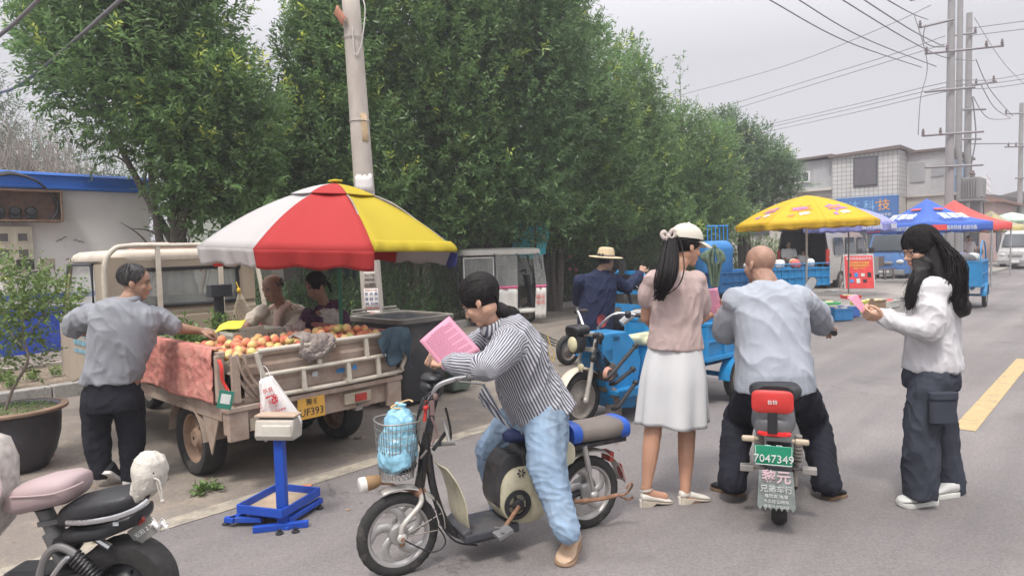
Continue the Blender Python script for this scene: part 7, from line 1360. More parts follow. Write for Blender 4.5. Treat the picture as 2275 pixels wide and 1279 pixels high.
# cables
b=MB(); random.seed(6)
for s,x,z in ((-1,.0,.02),(1,.02,.0),(1,-.03,.05),(-1,-.02,-.02)):
    b.tube(smoothpath([B(985,850,s*.08),B(940,890+z*300,s*.06),B(925,950,s*.05),B(938,1010,s*.02),B(940,1070,s*.03)],5),.004,5)
b.tube(smoothpath([B(935,1070,.03),B(955,1140,.06),B(990,1200,.07),B(960,1225,.07),V3(fw_.x,.07,fw_.z)],5),.004,5); b.tube(smoothpath([B(950,960,.02),B(962,1060,.05),B(975,1150,.06),B(1010,1200,.07),B(1060,1210,.08)],5),.005,5); obj('cable',b,BLACK,t)
b=MB(); b.tube([B(948,890,.05),B(943,935,.05)],.008,6); b.ell(B(946,905,.06),(.016,.01,.014)); obj('red_tape',b,mat('red_tape',(.5,.04,.03),.5),t)
b=MB(); b.box(B(960,905,.07),(.02,.012,.07)); b.tube(smoothpath([B(958,925,.07),B(970,960,.07),B(958,985,.07)],4),.006,6); b.ell(B(968,880,.075),(.014,.01,.02)); obj('key_cluster',b,mat('dull_pink_metal',(.24,.16,.15),.5,.3),t)
# crossbar pegs near the knees
b=MB(); a=B(960,988,-.08); c=B(1015,983,.12); b.tube([a,c],.011,8); b.tube([B(985,930,.0),B(1000,985,.05)],.008,6); obj('child_seat_bracket',b,ALU,t); b=MB(); b.tube(smoothpath([B(990,905,0),B(1000,950,.02),B(998,980,.02),B(965,990,.0)],4),.006,6); obj('bracket_strap',b,BLACK,t)
# basket and bag
bc=B(885,985); sx,sy=.105,.115; zt=B(885,930).z; zb=B(885,1055).z; bx=bc.x
b=MB()
def bk(u,v): # u around, v up
    a=u*2*math.pi; k=.72+.28*v; ca,sa=math.cos(a),math.sin(a); p=2.8; x=math.copysign(abs(ca)**(2/p),ca); y=math.copysign(abs(sa)**(2/p),sa); return V3(bx+.03*(v-1)*-0.5+x*sx*k,y*sy*k,zb+(zt-zb)*v)
for i in range(34): b.tube([bk(i/34,k/5) for k in range(6)],.0018,4)
for j in range(9): b.tube([bk(i/30,j/8) for i in range(30)],.0018 if j<8 else .004,4,False,True)
for i in range(1,6): b.tube([V3(bx-sx*.7+sx*1.4*i/6,-sy*.7,zb),V3(bx-sx*.7+sx*1.4*i/6,sy*.7,zb)],.0018,4)
obj('basket',b,mat('basket_wire',(.22,.215,.20),.5,.5),t); b=MB(); b.tube([V3(bx-.09,0,zb+.0),B(930,1088)],.006,6); b.tube([V3(bx-.09,.05,zb+.08),B(948,1000,.02)],.006,6); obj('basket_bracket',b,STEEL,t)
M=t.matrix_basis
vb=MB(); c=V3(bx+.0,0,zb+.14); vb.ell(c,(.098,.100,.12)); vb.ell(c+V3(-.01,0,.10),(.075,.085,.09)); vb.tube([c+V3(-.01,0,.15),c+V3(-.015,0,.185),c+V3(-.02,0,.205)],[.05,.02,.03],10); vb.ell(c+V3(.02,.02,-.04),(.085,.09,.09)); vb=worldify(vb,BK)
bt=thing('blue_bag','pale blue plastic bag tied at the neck, stuffed in the wire basket','bag',M@V3(bx,0,zb)); vox('bag_skin',vb,mat('pale_blue_film',(.22,.44,.56),.28,var=.25,scale=12,spec=.6,bump=.3,bscale=40),bt,.005,2,[(.008,(14,14,7),3),(.003,(30,30,16),4)])
b=MB(); b.ell(V3(bx,0,zb+.055),(.085,.09,.05)); single('dark_cloth',worldify(b,BK),cloth('dark_cloth_',(.03,.03,.035)),'dark cloth at the bottom of the wire basket','cloth',smooth=180)
b=MB(); b.tube(smoothpath([M@(c+V3(-.015,.02,.185)),M@(c+V3(.04,.03,.20)),M@(c+V3(-.06,-.02,.212)),M@(c+V3(-.08,.0,.205))],5),.004,5); single('bag_tie',b,mat('orange_cord',(.62,.42,.22),.7),'orange cord tying the neck of the pale blue bag','cord')
# headlamp
q=B(822,1072); b=MB(); b.lathe([(.022,-.05),(.030,-.03),(.034,.0),(.034,.02)],q,(1,0,-.1),20); hl_=obj('headlamp',b,mat('brown_lamp_shell',(.25,.15,.07),.6,dirt=.3),t); b=MB(); b.lathe([(.036,.02),(.037,.045),(.030,.052),(.001,.055)],q,(1,0,-.1),20); obj('lens',b,mat('white_lens',(.62,.60,.56),.3),hl_); b=MB(); b.tube([q,B(870,1075),B(925,1095)],.006,6); obj('lamp_bracket',b,RUSTY,t)
# leg shield
b=MB(); l1=[B(975,1030),B(995,1060),B(1010,1100),B(1016,1140),B(1022,1160)]
b.grid(lambda u,v:(smoothpath(l1,4)[int(round(v*16))]+V3(-.0-.02*abs(u-.5),(u-.5)*.22*(.75+.35*math.sin(v*2.6)),0)),10,16,.006); obj('leg_shield',b,CRP,t,smooth=60)
b=MB(); b.tube(smoothpath([B(952,1010),B(962,1080),B(985,1150),B(1015,1185),B(1075,1190),B(1125,1165)],5),.020,8); b.tube(smoothpath([B(1125,1165),B(1165,1090),B(1172,1000),B(1170,960)],4),.018,8); b.tube(smoothpath([B(1165,1110),B(1230,1105),V3(rw_.x,0,rw_.z)],4),.016,8); b.tube([B(1172,1000),B(1230,990),B(1300,985)],.014,8); obj('frame',b,BLKP,t)
b=MB(); f0,f1=B(1012,1170),B(1130,1150); zc=min(f0.z,f1.z)+.0
b.box((( f0.x+f1.x)/2,0,zc-.005),(abs(f0.x-f1.x),.25,.045)); b.box((f0.x-.02,0,zc+.015),(.05,.24,.05),(0,.5,0)); b.box(((f0.x+f1.x)/2,0,zc-.035),(abs(f0.x-f1.x)*.85,.19,.03)); obj('footboard',b,mat('grey_black_plastic',(.042,.045,.055),.55,dirt=.25,dcol=(.14,.12,.1)),t,smooth=0,bevel=.01)
# battery and motor cover
b=MB(); c=B(1148,1085,.0); 
b.rings([ring(c+V3(0,y,0),V3(.145*k,0,.02),V3(-.01,0,.15*k),28,2.6) for y,k in ((-.105,.85),(-.095,.97),(.0,1.02),(.100,.97),(.112,.85),(.116,.5))]); obj('battery_cover',b,CRP,t,smooth=50)
b=MB(); c2=B(1118,1062,.0); b.rings([ring(c2+V3(0,y,0),V3(.075*k,0,.02),V3(-.03,0,.14*k),24,2.4) for y,k in ((-.09,.85),(-.08,1),(.08,1),(.09,.8))]); b.rings([ring(B(1165,1010)+V3(0,y,0),V3(.07,0,0)*k,V3(0,0,.07)*k,20,2.6) for y,k in ((-.08,.9),(.08,.9),(.09,.7))]); obj('black_shroud',b,BLKP,t,smooth=50)
b=MB(); q=B(1158,1050,.119)
for k in range(6): b.tube([q+V3(.022*math.cos(k*1.05),0,.022*math.sin(k*1.05)),q+V3(.010*math.cos(k*1.05),0,.010*math.sin(k*1.05))],.004,5)
obj('star_emblem',b,BLACK,t)
q=B(1150,1120,.125); b=MB(); b.lathe([(.075,0),(.075,.006),(.052,.008),(.050,-.002)],q,(0,1,0),36,cap=False); b.lathe([(.03,0),(.03,.015),(.02,.02)],q,(0,1,0),20)
for k in range(5): b.tube([q,q+V3(.055*math.cos(k*1.2566),0,.055*math.sin(k*1.2566))],.008,6)
obj('chainring',b,BLACK,t); b=MB(); q2=B(1120,1172,.14); b.tube([q+V3(0,.02,0),q2],.011,8); obj('crank',b,RUSTY,t); b=MB(); q3=B(1180,1068,-.13); b.tube([V3(q.x,-.11,q.z),q3],.011,8); obj('crank',b,RUSTY,t)
b=MB(); q2=B(1118,1182,.18); b.box(q2,(.085,.075,.022),(0,.3,0)); 
for k in (-1,1): b.tube([q2+V3(-.03,k*.03,.0),q2+V3(.03,k*.03,.02)],.006,5)
obj('pedal',b,mat('grey_pedal',(.15,.15,.15),.6),t,smooth=0,bevel=.003); b=MB(); b.box(q3+V3(0,-.05,0),(.085,.075,.022)); obj('pedal',b,BLACK,t,smooth=0,bevel=.003)
# saddles
b=MB(); c=B(1168,962); b.rings([ring(c+V3(x,0,z),V3(0,w,0),V3(0,0,h),18,2.4) for x,w,z,h in ((.13,.02,.0,.02),(.10,.04,.0,.032),(.0,.085,.005,.042),(-.10,.115,.01,.048),(-.14,.10,.012,.04),(-.155,.05,.012,.02))]); obj('saddle',b,mat('navy_saddle',(.02,.03,.10),.6),t,smooth=60)
b=MB(); a=B(1252,962); e=B(1372,945); m=(a+e)/2; Ls=abs(a.x-e.x)
b.rings([ring(a.lerp(e,k)+V3(0,0,zz),V3(0,w,0),V3(0,0,h),20,2.8) for k,w,h,zz in ((.0,.06,.03,-.01),(.06,.095,.045,-.004),(.3,.105,.05,0),(.6,.11,.05,.0),(.9,.11,.055,.008),(1.,.07,.04,.012))]); obj('rear_seat',b,mat('taupe_fabric',(.15,.13,.115),.9,var=.1,bump=.4,bscale=200),t,smooth=60)
for k0,k1,ww in ((-.02,.16,1.08),(.84,1.03,1.08)): b=MB(); b.rings([ring(a.lerp(e,k)+V3(0,0,.004),V3(0,.11*s,0),V3(0,0,.058*s),20,2.8) for k,s in ((k0,.75),(k0+.02,1.),(k1-.02,1.02),(k1,.97))]); obj('seat_end_cover',b,mat('blue_cover',(.02,.09,.42),.45,var=.15),t,smooth=60) 
b=MB(); b.box(m+V3(0,0,-.06),(Ls,.16,.025)); b.tube(smoothpath([B(1375,958,.09),B(1385,965,.0),B(1375,958,-.09)],4),.008,6); b.tube([B(1255,985,.08),B(1378,968,.09)],.009,6); b.tube([B(1255,985,-.08),B(1378,968,-.09)],.009,6); obj('rack',b,BLKP,t,smooth=40)
b=MB(); b.rings([ring(B(1252,1003,.10)+V3(0,y,0),V3(.045,0,0)*k,V3(0,0,.06)*k,18,3) for y,k in ((-.02,.9),(.02,1),(.05,.9))]); b.tube(smoothpath([B(1240,980,.13),B(1252,962,.13),B(1265,985,.13)],4),.006,6); obj('side_box',b,mat('cream_box',(.45,.42,.30),.5,dirt=.2),t,smooth=60)
for s in (-1,1):
    b=MB(); a_=B(1298,990,s*.075); e_=V3(rw_.x,s*.075,rw_.z); b.tube([a_,a_.lerp(e_,.5)],.016,10); b.tube([a_.lerp(e_,.4),e_],.011,8); b.ell(e_,(.03,.02,.03)); obj('shock_absorber',b,ALU,t)
b=MB(); q=V3(rw_.x-.02,.11,rw_.z); b.tube([q+V3(.16,-.02,.0),q+V3(.0,.0,-.01),q+V3(-.09,.02,.0)],.012,8); b.tube(smoothpath([q+V3(-.09,.02,0),q+V3(-.13,.05,.01),q+V3(-.15,.08,.06),q+V3(-.13,.09,.08),q+V3(-.11,.08,.05)],4),.006,6); b.tube(smoothpath([q+V3(-.10,.0,0),q+V3(-.15,.04,-.03),q+V3(-.17,.06,-.01)],4),.006,6); obj('foot_peg',b,RUSTY,t)
b=MB(); b.lathe([(.085,0),(.085,.012),(.03,.03)],V3(rw_.x,-.03,rw_.z),(0,-1,0),30); obj('hub_motor',b,ALU,t); b=MB(); b.lathe([(.045,0),(.045,.03),(.02,.035)],B(1240,1072,.10),(0,1,0),22); obj('horn',b,ALU,t)
b=MB(); b.box(B(1350,1010),(.03,.08,.05)); b.grid(lambda u,v:V3(rw_.x-.215-.03*v,-.035+.07*u,rw_.z+.13-.10*v),4,4,.004); obj('tail_lamp',b,mat('red_lens',(.33,.04,.03),.35),t,smooth=0)
b=MB(); b.tube([B(1080,1190,-.08),V3(B(1090,1200).x,-.22,.012)],.010,6); obj('kickstand',b,STEEL,t)

# ================================================================ scooter under the bald man (seen from behind)
hs=V3(.36,.93,0).normalized(); rzs=math.atan2(hs.y,hs.x)-math.pi/2; t=SCO=thing('electric_scooter','small grey electric scooter with a green number plate and red backrest under the bald man','scooter',G(1731,1161)+hs*.0,rzs)
def S(px,py,y=0.): return onp(t,px,py,1,y)
r=.20; wheel(t,(0,.03+r*.0,r),r,.085,(1,0,0),mat('black_rim',(.03,.03,.03),.5)); wheel(t,(0,1.12,r),r,.07,(1,0,0),mat('black_rim',(0,0,0)))
q0,q1=S(1676,986,-.205),S(1762,1037,-.205); cx,cz=(q0.x+q1.x)/2,(q0.z+q1.z)/2; w,h=abs(q1.x-q0.x),abs(q0.z-q1.z)
b=MB(); b.box((cx,-.205,cz),(w,.004,h),(.18,0,0)); pl=obj('number_plate',b,mat('plate_green',(.02,.30,.17),.5,dirt=.1),t,smooth=0,bevel=.001); PW=mat('plate_white',(.72,.74,.72),.5)
RP=Matrix.Rotation(.18,3,'X')@RXZ
b=MB()
for dx,dz,sx_,sz_ in ((0,h/2-.006,w-.01,.003),(0,-h/2+.006,w-.01,.003),(w/2-.006,0,.003,h-.01),(-w/2+.006,0,.003,h-.01)): b.box((cx+dx,-.2085+.18*dz,cz+dz),(sx_,.002,sz_),(.18,0,0))
obj('plate_border',b,PW,pl,smooth=0); text('plate_lettering','安  阳',.036,PW,pl,(cx,-.203,cz+.038),RP); text('plate_lettering','7047349',.062,PW,pl,(cx,-.2125,cz-.018),RP,sx=.92)
b=MB(); q0,q1=S(1682,1042,-.24),S(1768,1130,-.24); x0,x1=q0.x,q1.x; zt,zb=q0.z,q1.z
pts=[(x0+.01,zt),(x1-.012,zt),(x1+.0,zb)]; n=7
for i in range(n): 
    xx=x1-(x1-x0)*(i+.5)/n; pts+=[(xx,zb-.022),(x1-(x1-x0)*(i+1)/n,zb)]
b.prism(pts,(0,-.24,0),(1,0,0),(0,0,1),(0,.004,0)); mf=obj('mudflap',b,mat('mudflap_grey',(.20,.23,.22),.6,var=.3,scale=20,dirt=.3,dcol=(.12,.12,.11)),t,smooth=0); PK=mat('flap_print_pink',(.62,.45,.48),.6); PWm=mat('flap_print_white',(.58,.60,.58),.6); xm_=(x0+x1)/2
text('flap_lettering','黎元',.072,PK,mf,(xm_,-.243,zt-.035),RXZ,bold=.0012); text('flap_lettering','兄弟车行',.040,PWm,mf,(xm_,-.243,zt-.098),RXZ); text('flap_lettering','电动车 电摩',.022,PWm,mf,(xm_,-.243,zt-.135),RXZ); text('flap_lettering','大三轮 山地车',.020,PWm,mf,(xm_,-.243,zt-.163),RXZ); text('flap_lettering','电话13 3720555',.018,PWm,mf,(xm_,-.243,zt-.190),RXZ)
b=MB(); b.grid(lambda u,v:(-.065+.13*u,.03-(.235)*math.sin(R(-20+100*v)),r+.235*math.cos(R(-20+100*v))-.0*u),8,16,.006); obj('rear_mudguard',b,BLACK,t,smooth=180)
GP=mat('grey_scooter_plastic',(.10,.10,.105),.4,var=.1,dirt=.2,dcol=(.2,.18,.16)); q=S(1718,935,-.02)
b=MB(); b.rings([ring((q.x,y,q.z+z),(a,0,0),(0,0,c),22,2.8) for y,a,c,z in ((-.13,.05,.03,-.02),(-.11,.095,.055,-.01),(.0,.115,.075,0),(.25,.115,.09,.0),(.35,.09,.08,-.02))]); obj('tail_body',b,GP,t,smooth=50)
qb=S(1720,963,-.12); b=MB(); b.rings([ring((qb.x,y,qb.z),(a,0,0),(0,0,c),20,4) for y,a,c in ((-.135,.07,.010),(-.125,.085,.014),(-.10,.085,.014))]); obj('brake_lamp',b,mat('brake_red',(.70,.03,.03),.2),t,smooth=50)
qr=S(1716,892,-.13); b=MB(); b.rings([ring((qr.x,-.13+y,qr.z),(a,0,0),(0,0,c),28,5) for y,a,c in ((-.02,.092,.048),(-.012,.105,.060),(.012,.105,.060),(.02,.095,.052))]); br=obj('backrest',b,mat('backrest_red',(.50,.035,.03),.4,dirt=.12,dcol=(.4,.1,.08)),t,smooth=50); text('backrest_lettering','台铃',.026,PW,br,(qr.x,-.152,qr.z+.0),RXZ)
b=MB(); b.box((qr.x+.0,-.13,qr.z-.09),(.05,.03,.16)); obj('backrest_post',b,BLACK,t,smooth=0,bevel=.004)
qs=S(1722,865,.12); b=MB(); b.rings([ring((qs.x,y,qs.z+z),(a,0,0),(0,0,.045),24,3) for y,a,z in ((-.05,.10,.008),(-.03,.125,.012),(.1,.14,0),(.3,.12,-.005),(.42,.07,-.005),(.45,.03,-.01))]); obj('seat',b,mat('black_vinyl',(.02,.02,.022),.45,bump=.2,bscale=120),t,smooth=60)
for s in (-1,1):
    q=S(1663 if s<0 else 1782,973 if s<0 else 982,-.10); b=MB(); b.tube([(q.x-s*.05,-.09,q.z),(q.x,-.10,q.z)],.010,6); b.rings([ring((q.x+s*x,-.10,q.z),(0,.016*k,0),(0,0,.017*k),14,3) for x,k in ((-.035,.6),(-.03,1.),(.03,.9),(.036,.4))]); obj('indicator',b,mat('indicator_amber',(.42,.34,.25),.4),t,smooth=50)
    b=MB(); b.tube([(s*.10,.0,.50),(s*.09,.02,.36)],.020,10); b.tube([(s*.09,.02,.38),(s*.085,.03,.21)],.013,8)
    for k in range(7): b.lathe([(.024,-.004),(.024,.004)],(s*.098,.005,.47-.02*k),(0,0,1),12)
    obj('shock_absorber',b,STEEL,t)
    b=MB(); b.tube([(s*.08,.03,.2),(s*.08,.4,.22)],.016,7); obj('swing_arm',b,BLACK,t)
    b=MB(); q=S(1660 if s<0 else 1798,1037 if s<0 else 1045,.0); b.box((q.x,.0,q.z),(.075,.05,.035)); b.tube([(s*.07,.02,q.z),(q.x,.0,q.z)],.009,6); obj('passenger_footpeg',b,mat('grey_alloy',(.30,.28,.26),.5,.3,dirt=.3),t,smooth=0,bevel=.008)
b=MB(); b.rings([ring((0,y,z),(a,0,0),(0,0,c),20,3.2) for y,z,a,c in ((.2,.42,.10,.16),(.4,.36,.12,.14),(.5,.26,.14,.05),(.8,.24,.15,.04),(.88,.40,.14,.06),(.95,.60,.13,.05),(.98,.82,.09,.04))]); obj('front_body',b,mat('pale_scooter_paint',(.45,.45,.44),.35),t,smooth=50)
b=MB(); b.tube([(0,1.12,r),(0,1.0,.70),(0,.94,.93)],.022,8); b.tube(smoothpath([(-.32,.80,.98),(-.18,.92,1.0),(0,.95,.99),(.18,.92,1.0),(.32,.80,.98)],4),.012,8); obj('handlebar',b,BLACK,t)
b=MB(); 
for s in (-1,1): b.tube([(s*.32,.80,.98),(s*.33,.70,.975)],.018,8)
obj('grip',b,BLACK,t)
for s,px,py in ((1,1800,632),(-1,1612,660)):
    q=S(px,py,.88); b=MB(); b.tube([(s*.24,.88,1.0),(q.x-s*.03,.87,q.z-.06)],.006,6); b.rings([ring((q.x,.865+y,q.z),V3(.028,0,.05)*k*1.0,V3(-.026,0,.016)*k*1.0,18,2.6) for y,k in ((0,1.),(.012,1.),(.03,.7))] if s>0 else [ring((q.x,.865+y,q.z),V3(.02,0,.0)*k,V3(0,0,.02)*k,18,2.6) for y,k in ((0,1.),(.012,1.))]); mo=obj('mirror',b,BLACK,t,smooth=50)
    if s>0: b=MB(); b.rings([ring((q.x,.862-y,q.z),V3(.028,0,.05)*.92,V3(-.026,0,.016)*.92,18,2.6) for y in (0,.002)]); obj('mirror_glass',b,mat('mirror_glass',(.75,.80,.82),.03,1.),mo,smooth=0)

# ================================================================ parked scooter at the lower left corner
t=thing('parked_scooter','parked electric scooter with a pinkish saddle, black pillion seat and fat rear tyre','scooter',(P(282,1300,2.74).x,2.74,0),math.pi)
def S3(px,py,y=0.): return onp(t,px,py,1,y)
wheel(t,(0,0,.205),.205,.13,(0,1,0),BLACK,rr=.55)
def seat3(name,pts,m,wd,hh,y=0):
    b=MB(); rs=[]
    for i,(px,py,k,hk) in enumerate(pts): q=S3(px,py,y); rs.append(ring(q,V3(0,wd*k,0),V3(0,0,hh*hk),26,2.7))
    b.rings(rs); return obj(name,b,m,t,smooth=60)
PKS=mat('pink_saddle_vinyl',(.33,.25,.25),.5,var=.05,bump=.15,bscale=150); BVN=mat('black_vinyl',(0,0,0))
seat3('saddle',[(186,1066,.35,.35),(180,1073,.75,.75),(160,1078,.95,1.),(110,1088,.95,1.05),(60,1102,.80,1.),(32,1112,.55,.75),(18,1118,.25,.3)],PKS,.11,.062)
b=MB(); b.tube(smoothpath([S3(22,1104,.09),S3(70,1102,.108),(S3(120,1096,.112)),S3(165,1080,.108),S3(185,1070,.06)],4),.0035,6); obj('saddle_piping',b,mat('pink_piping',(.36,.27,.27),.6),t)
seat3('pillion_seat',[(326,1092,.4,.3),(318,1098,.8,.7),(290,1105,1.,.9),(230,1118,1.,1.05),(180,1130,.85,1.05),(150,1142,.6,.8),(140,1150,.3,.3)],BVN,.105,.052)
b=MB(); b.tube(smoothpath([S3(148,1160,.09),S3(190,1160,.112),S3(250,1150,.118),S3(300,1132,.115),S3(330,1110,.09)],5),.011,8,flat=.7); obj('chrome_trim',b,CHROME,t)
b=MB(); b.rings([ring(S3(px,py,0),V3(0,.10*k,0),V3(0,0,.035*k),22,3) for px,py,k in ((325,1130,.5),(315,1140,.95),(250,1165,1.05),(180,1176,.95),(155,1178,.5))]); bx_=obj('seat_base',b,BLACK,t,smooth=50); b=MB(); q=S3(257,1163,.108); b.box(q,(.022,.004,.014)); obj('sticker',b,STK[1],bx_,smooth=0)
b=MB(); b.tube([S3(95,1125),S3(125,1185)],.032,12); b.tube([S3(118,1178),S3(150,1245)],.042,12); b.box(S3(150,1148),(.20,.08,.02),(0,.15,0)); obj('seat_post',b,mat('grey_post',(.11,.11,.11),.45),t,smooth=50)
b=MB(); b.ell(S3(95,1122),(.05,.05,.02)); b.ell(S3(150,1205),(.06,.06,.05)); b.box(S3(180,1185),(.16,.10,.05),(0,.3,0)); obj('seat_clamp',b,BLACK,t,smooth=50)
for y in (-.10,.10):
    b=MB(); b.tube(smoothpath([S3(85,1290,y),S3(100,1240,y),S3(125,1215,y),S3(160,1225,y),S3(200,1262,y)],5),.016,9); obj('frame_tube',b,mat('grey_steel_tube',(.20,.195,.19),.4,.5),t)
    b=MB(); b.tube([S3(190,1180,y*.7),S3(245,1215,y*.8)],.014,8); b.tube(smoothpath([S3(110,1290,y),S3(150,1238,y),S3(175,1245,y)],4),.012,8); obj('stay',b,CHROME,t)
    b=MB()
    for k in range(9): b.lathe([(.030,-.005),(.032,0),(.030,.005)],S3(165+6*k,1235+6*k,y),(-.7,0,-.7),14)
    b.tube([S3(160,1232,y),S3(225,1290,y)],.014,8); obj('coil_shock',b,BLACK,t)
b=MB(); b.box(S3(120,1285),(.35,.16,.12)); obj('motor_housing',b,BLACK,t,smooth=0,bevel=.03)
# backrest carrying the white cover
b=MB(); b.tube(smoothpath([S3(312,1120,.05),S3(330,1095,.05),S3(338,1050,.05),S3(340,1035,0),S3(338,1050,-.05),S3(330,1095,-.05),S3(312,1120,-.05)],4),.010,8); obj('backrest_frame',b,BLACK,t)
c=S3(330,1055); M=t.matrix_basis; vb=MB(); vb.rings([ring(S3(px,py,0),V3(w,0,w*.4),V3(0,.09*k,0),20,2.4) for px,py,w,k in ((336,1008,.02,.4),(334,1016,.045,.8),(334,1040,.055,1.),(332,1070,.048,1.),(318,1098,.03,.85),(312,1108,.012,.5))]); vb=worldify(vb,t)
WC=cloth('white_muslin',(.48,.45,.40),.05,.5,120); ct=thing('white_cloth_cover','white drawstring cloth cover pulled over the scooter backrest','cover',M@c); vox('cover_cloth',vb,WC,ct,.005,2,[(.005,(26,26,12),3)])
b=MB(); pt_=[M@S3(x,y,.05) for x,y in ((330,1062),(345,1062),(352,1085),(360,1112))]; b.tube(smoothpath(pt_,4),.004,6); pt_=[M@S3(x,y,.055) for x,y in ((332,1060),(352,1066),(358,1085),(361,1112))]; b.tube(smoothpath(pt_,4),.004,6); b.ell(pt_[-1],.008); obj('drawstring',b,WC,ct,world=True)
q=S3(320,1178,.02); b=MB(); b.box(q,(.12,.004,.075),(0,.60,0)); b.T=Matrix.Identity(4); pl=obj('number_plate',b,mat('dull_plate',(.24,.24,.22),.5,.2,dirt=.3),t,smooth=0,bevel=.002); RPL=Matrix.Rotation(math.pi,3,'Z')@RXZ
text('plate_lettering','安阳 2 2',.024,PW,pl,q+V3(0,.004,0),Matrix.Rotation(.60,3,'Y')@RPL)
b=MB(); b.box(S3(310,1152,.02),(.035,.02,.04),(0,.6,0)); obj('reflector',b,mat('red_lens',(.33,.04,.03),.35),t,smooth=0,bevel=.003); b=MB(); b.tube([S3(305,1145,0),S3(318,1170,0)],.008,6); obj('plate_bracket',b,BLACK,t)
b=MB(); q=M@S3(352,1166,.03); b.grid(lambda u,v:q+V3(-.03+.07*u,.01*math.sin(v*9),.02-.04*v+.012*math.sin(u*12)),8,6,.002); single('white_rag',b,PBm,'scrap of white plastic tied to the parked scooter plate','rag',smooth=180)
# front shield (cropped by the frame)
b=MB(); q=S3(-25,1090); b.rings([ring(S3(px,py,0),V3(w,0,0),V3(0,.14*k,0),22,2.6) for px,py,w,k in ((-40,968,.02,.5),(-34,985,.05,.85),(-28,1030,.07,1.),(-28,1110,.075,1.),(-32,1170,.07,.95),(-42,1205,.04,.6))]); obj('front_shield',b,mat('marbled_cream_plastic',(.40,.37,.34),.4,var=.3,scale=25,dirt=.25,dcol=(.3,.27,.25),dscale=15),t,smooth=60)
b=MB(); b.ell(S3(-30,1085,.12),(.05,.05,.09)); obj('knee_pad',b,mat('pinkish_white',(.62,.53,.52),.5),t); 
wheel(t,(1.15,0,.205),.205,.11,(0,1,0),BLACK,rr=.55)
# ================================================================ blue cargo tricycle in the middle
TBL=mat('trike_blue',(.015,.20,.44),.42,var=.15,dirt=.28,dcol=(.12,.17,.2),dscale=8); TBD=mat('trike_dark_blue',(.02,.13,.34),.45,var=.15,dirt=.25,dcol=(.1,.14,.18))
def cart_body(t,x0,x1,w,z0,z1,m,rail=True,ribs=6,wheels=True,r=.24,plate=False):
    """open cargo box > side_panel, floor, wheel"""
    b=MB(); b.box(((x0+x1)/2,0,z0),(x1-x0,w,.03)); obj('bed_floor',b,m,t,smooth=0)
    for s in (-1,1):
        b=MB(); b.box(((x0+x1)/2,s*w/2,(z0+z1)/2),(x1-x0,.02,z1-z0)); 
        for i in range(ribs+1): b.box((x0+(x1-x0)*i/ribs,s*(w/2+.018),(z0+z1)/2),(.03,.03,z1-z0))
        b.box(((x0+x1)/2,s*(w/2+.018),z1),(x1-x0+.04,.04,.03)); b.box(((x0+x1)/2,s*(w/2+.018),z0),(x1-x0+.04,.04,.04)); b.box(((x0+x1)/2,s*(w/2+.02),(z0+z1)/2),(x1-x0,.028,.02)); obj('side_panel',b,m,t,smooth=0,bevel=.004)
    for x in (x0,x1):
        b=MB(); b.box((x,0,(z0+z1)/2),(.02,w,z1-z0)); b.box((x,0,z1),(.04,w,.03)); obj('end_panel',b,m,t,smooth=0,bevel=.004)
    xm=(x0+x1)/2+.1
    if wheels:
        b=MB(); b.cyl((xm,-w/2+.02,r),(xm,w/2-.02,r),.025); b.box((xm,-.25,z0-.10),(.5,.04,.04)); b.box((xm,.25,z0-.10),(.5,.04,.04)); b.box(((x0+x1)/2-.2,-.25,z0-.04),(x1-x0+.3,.04,.05)); b.box(((x0+x1)/2-.2,.25,z0-.04),(x1-x0+.3,.04,.05)); obj('axle_frame',b,m,t,smooth=0)
        for s in (-1,1):
            wheel(t,(xm,s*(w/2+.02),r),r,.085,(0,1,0),STEEL,rr=.66); b=MB(); b.grid(lambda u,v,s=s:(xm+(r+.03)*math.cos(math.pi*u),s*(w/2+.02)-.06+.12*v,r+(r+.03)*math.sin(math.pi*u)*.9),14,3,.004); b.box((xm+.25,s*(w/2),z0-.1),(.02,.08,.16)); obj('mudguard',b,m,t,smooth=50)
t=T1=thing('cargo_tricycle','bright blue cargo tricycle with a cream oval headlamp, behind the leaning woman','tricycle',G(1290,945),math.atan2(.656,.755))
def T(px,py,y=0.): return onp(t,px,py,1,y)
wheel(t,(0.0,0,.235),.235,.07,(0,1,0),STEEL,rr=.72)
b=MB()
for k in range(16): b.tube([(0,0,.235),(.165*math.cos(k*.3927),.01*(-1)**k,.235+.165*math.sin(k*.3927))],.002,4)
obj('spokes',b,STEEL,t)
b=MB()
for s in (-1,1):
    b.tube([(0,s*.07,.235),(.07,s*.075,.50)],.022,10); b.tube([(.065,s*.075,.48),(.13,s*.08,.78)],.014,9); b.ell((0,s*.07,.235),(.03,.02,.03))
b.box((.10,0,.66),(.06,.2,.03)); b.box((.13,0,.79),(.06,.2,.03)); obj('fork',b,mat('fork_alloy',(.48,.45,.40),.4,.3,dirt=.3),t,smooth=50)
b=MB(); b.grid(lambda u,v:(.265*math.cos(R(35+150*u)),-.055+.11*v,.235+(.265+.015*math.sin(math.pi*v))*math.sin(R(35+150*u))),20,6,.004); obj('front_mudguard',b,CREAM,t,smooth=180)
q=T(1282,762,-.02); b=MB(); b.rings([ring(q+V3(x,0,z),V3(0,w,0),V3(0,0,h),22,2.6) for x,w,h,z in ((-.055,.060,.072,0),(-.045,.075,.088,0),(.03,.07,.085,0),(.08,.04,.05,.01))]); b.rings([ring(q+V3(x,0,.115),V3(0,w,0),V3(0,0,h),20,3) for x,w,h in ((-.07,.07,.028),(-.05,.09,.042),(.06,.10,.045),(.10,.06,.03))]); hl=obj('headlamp_shell',b,BLACK,t,smooth=50)
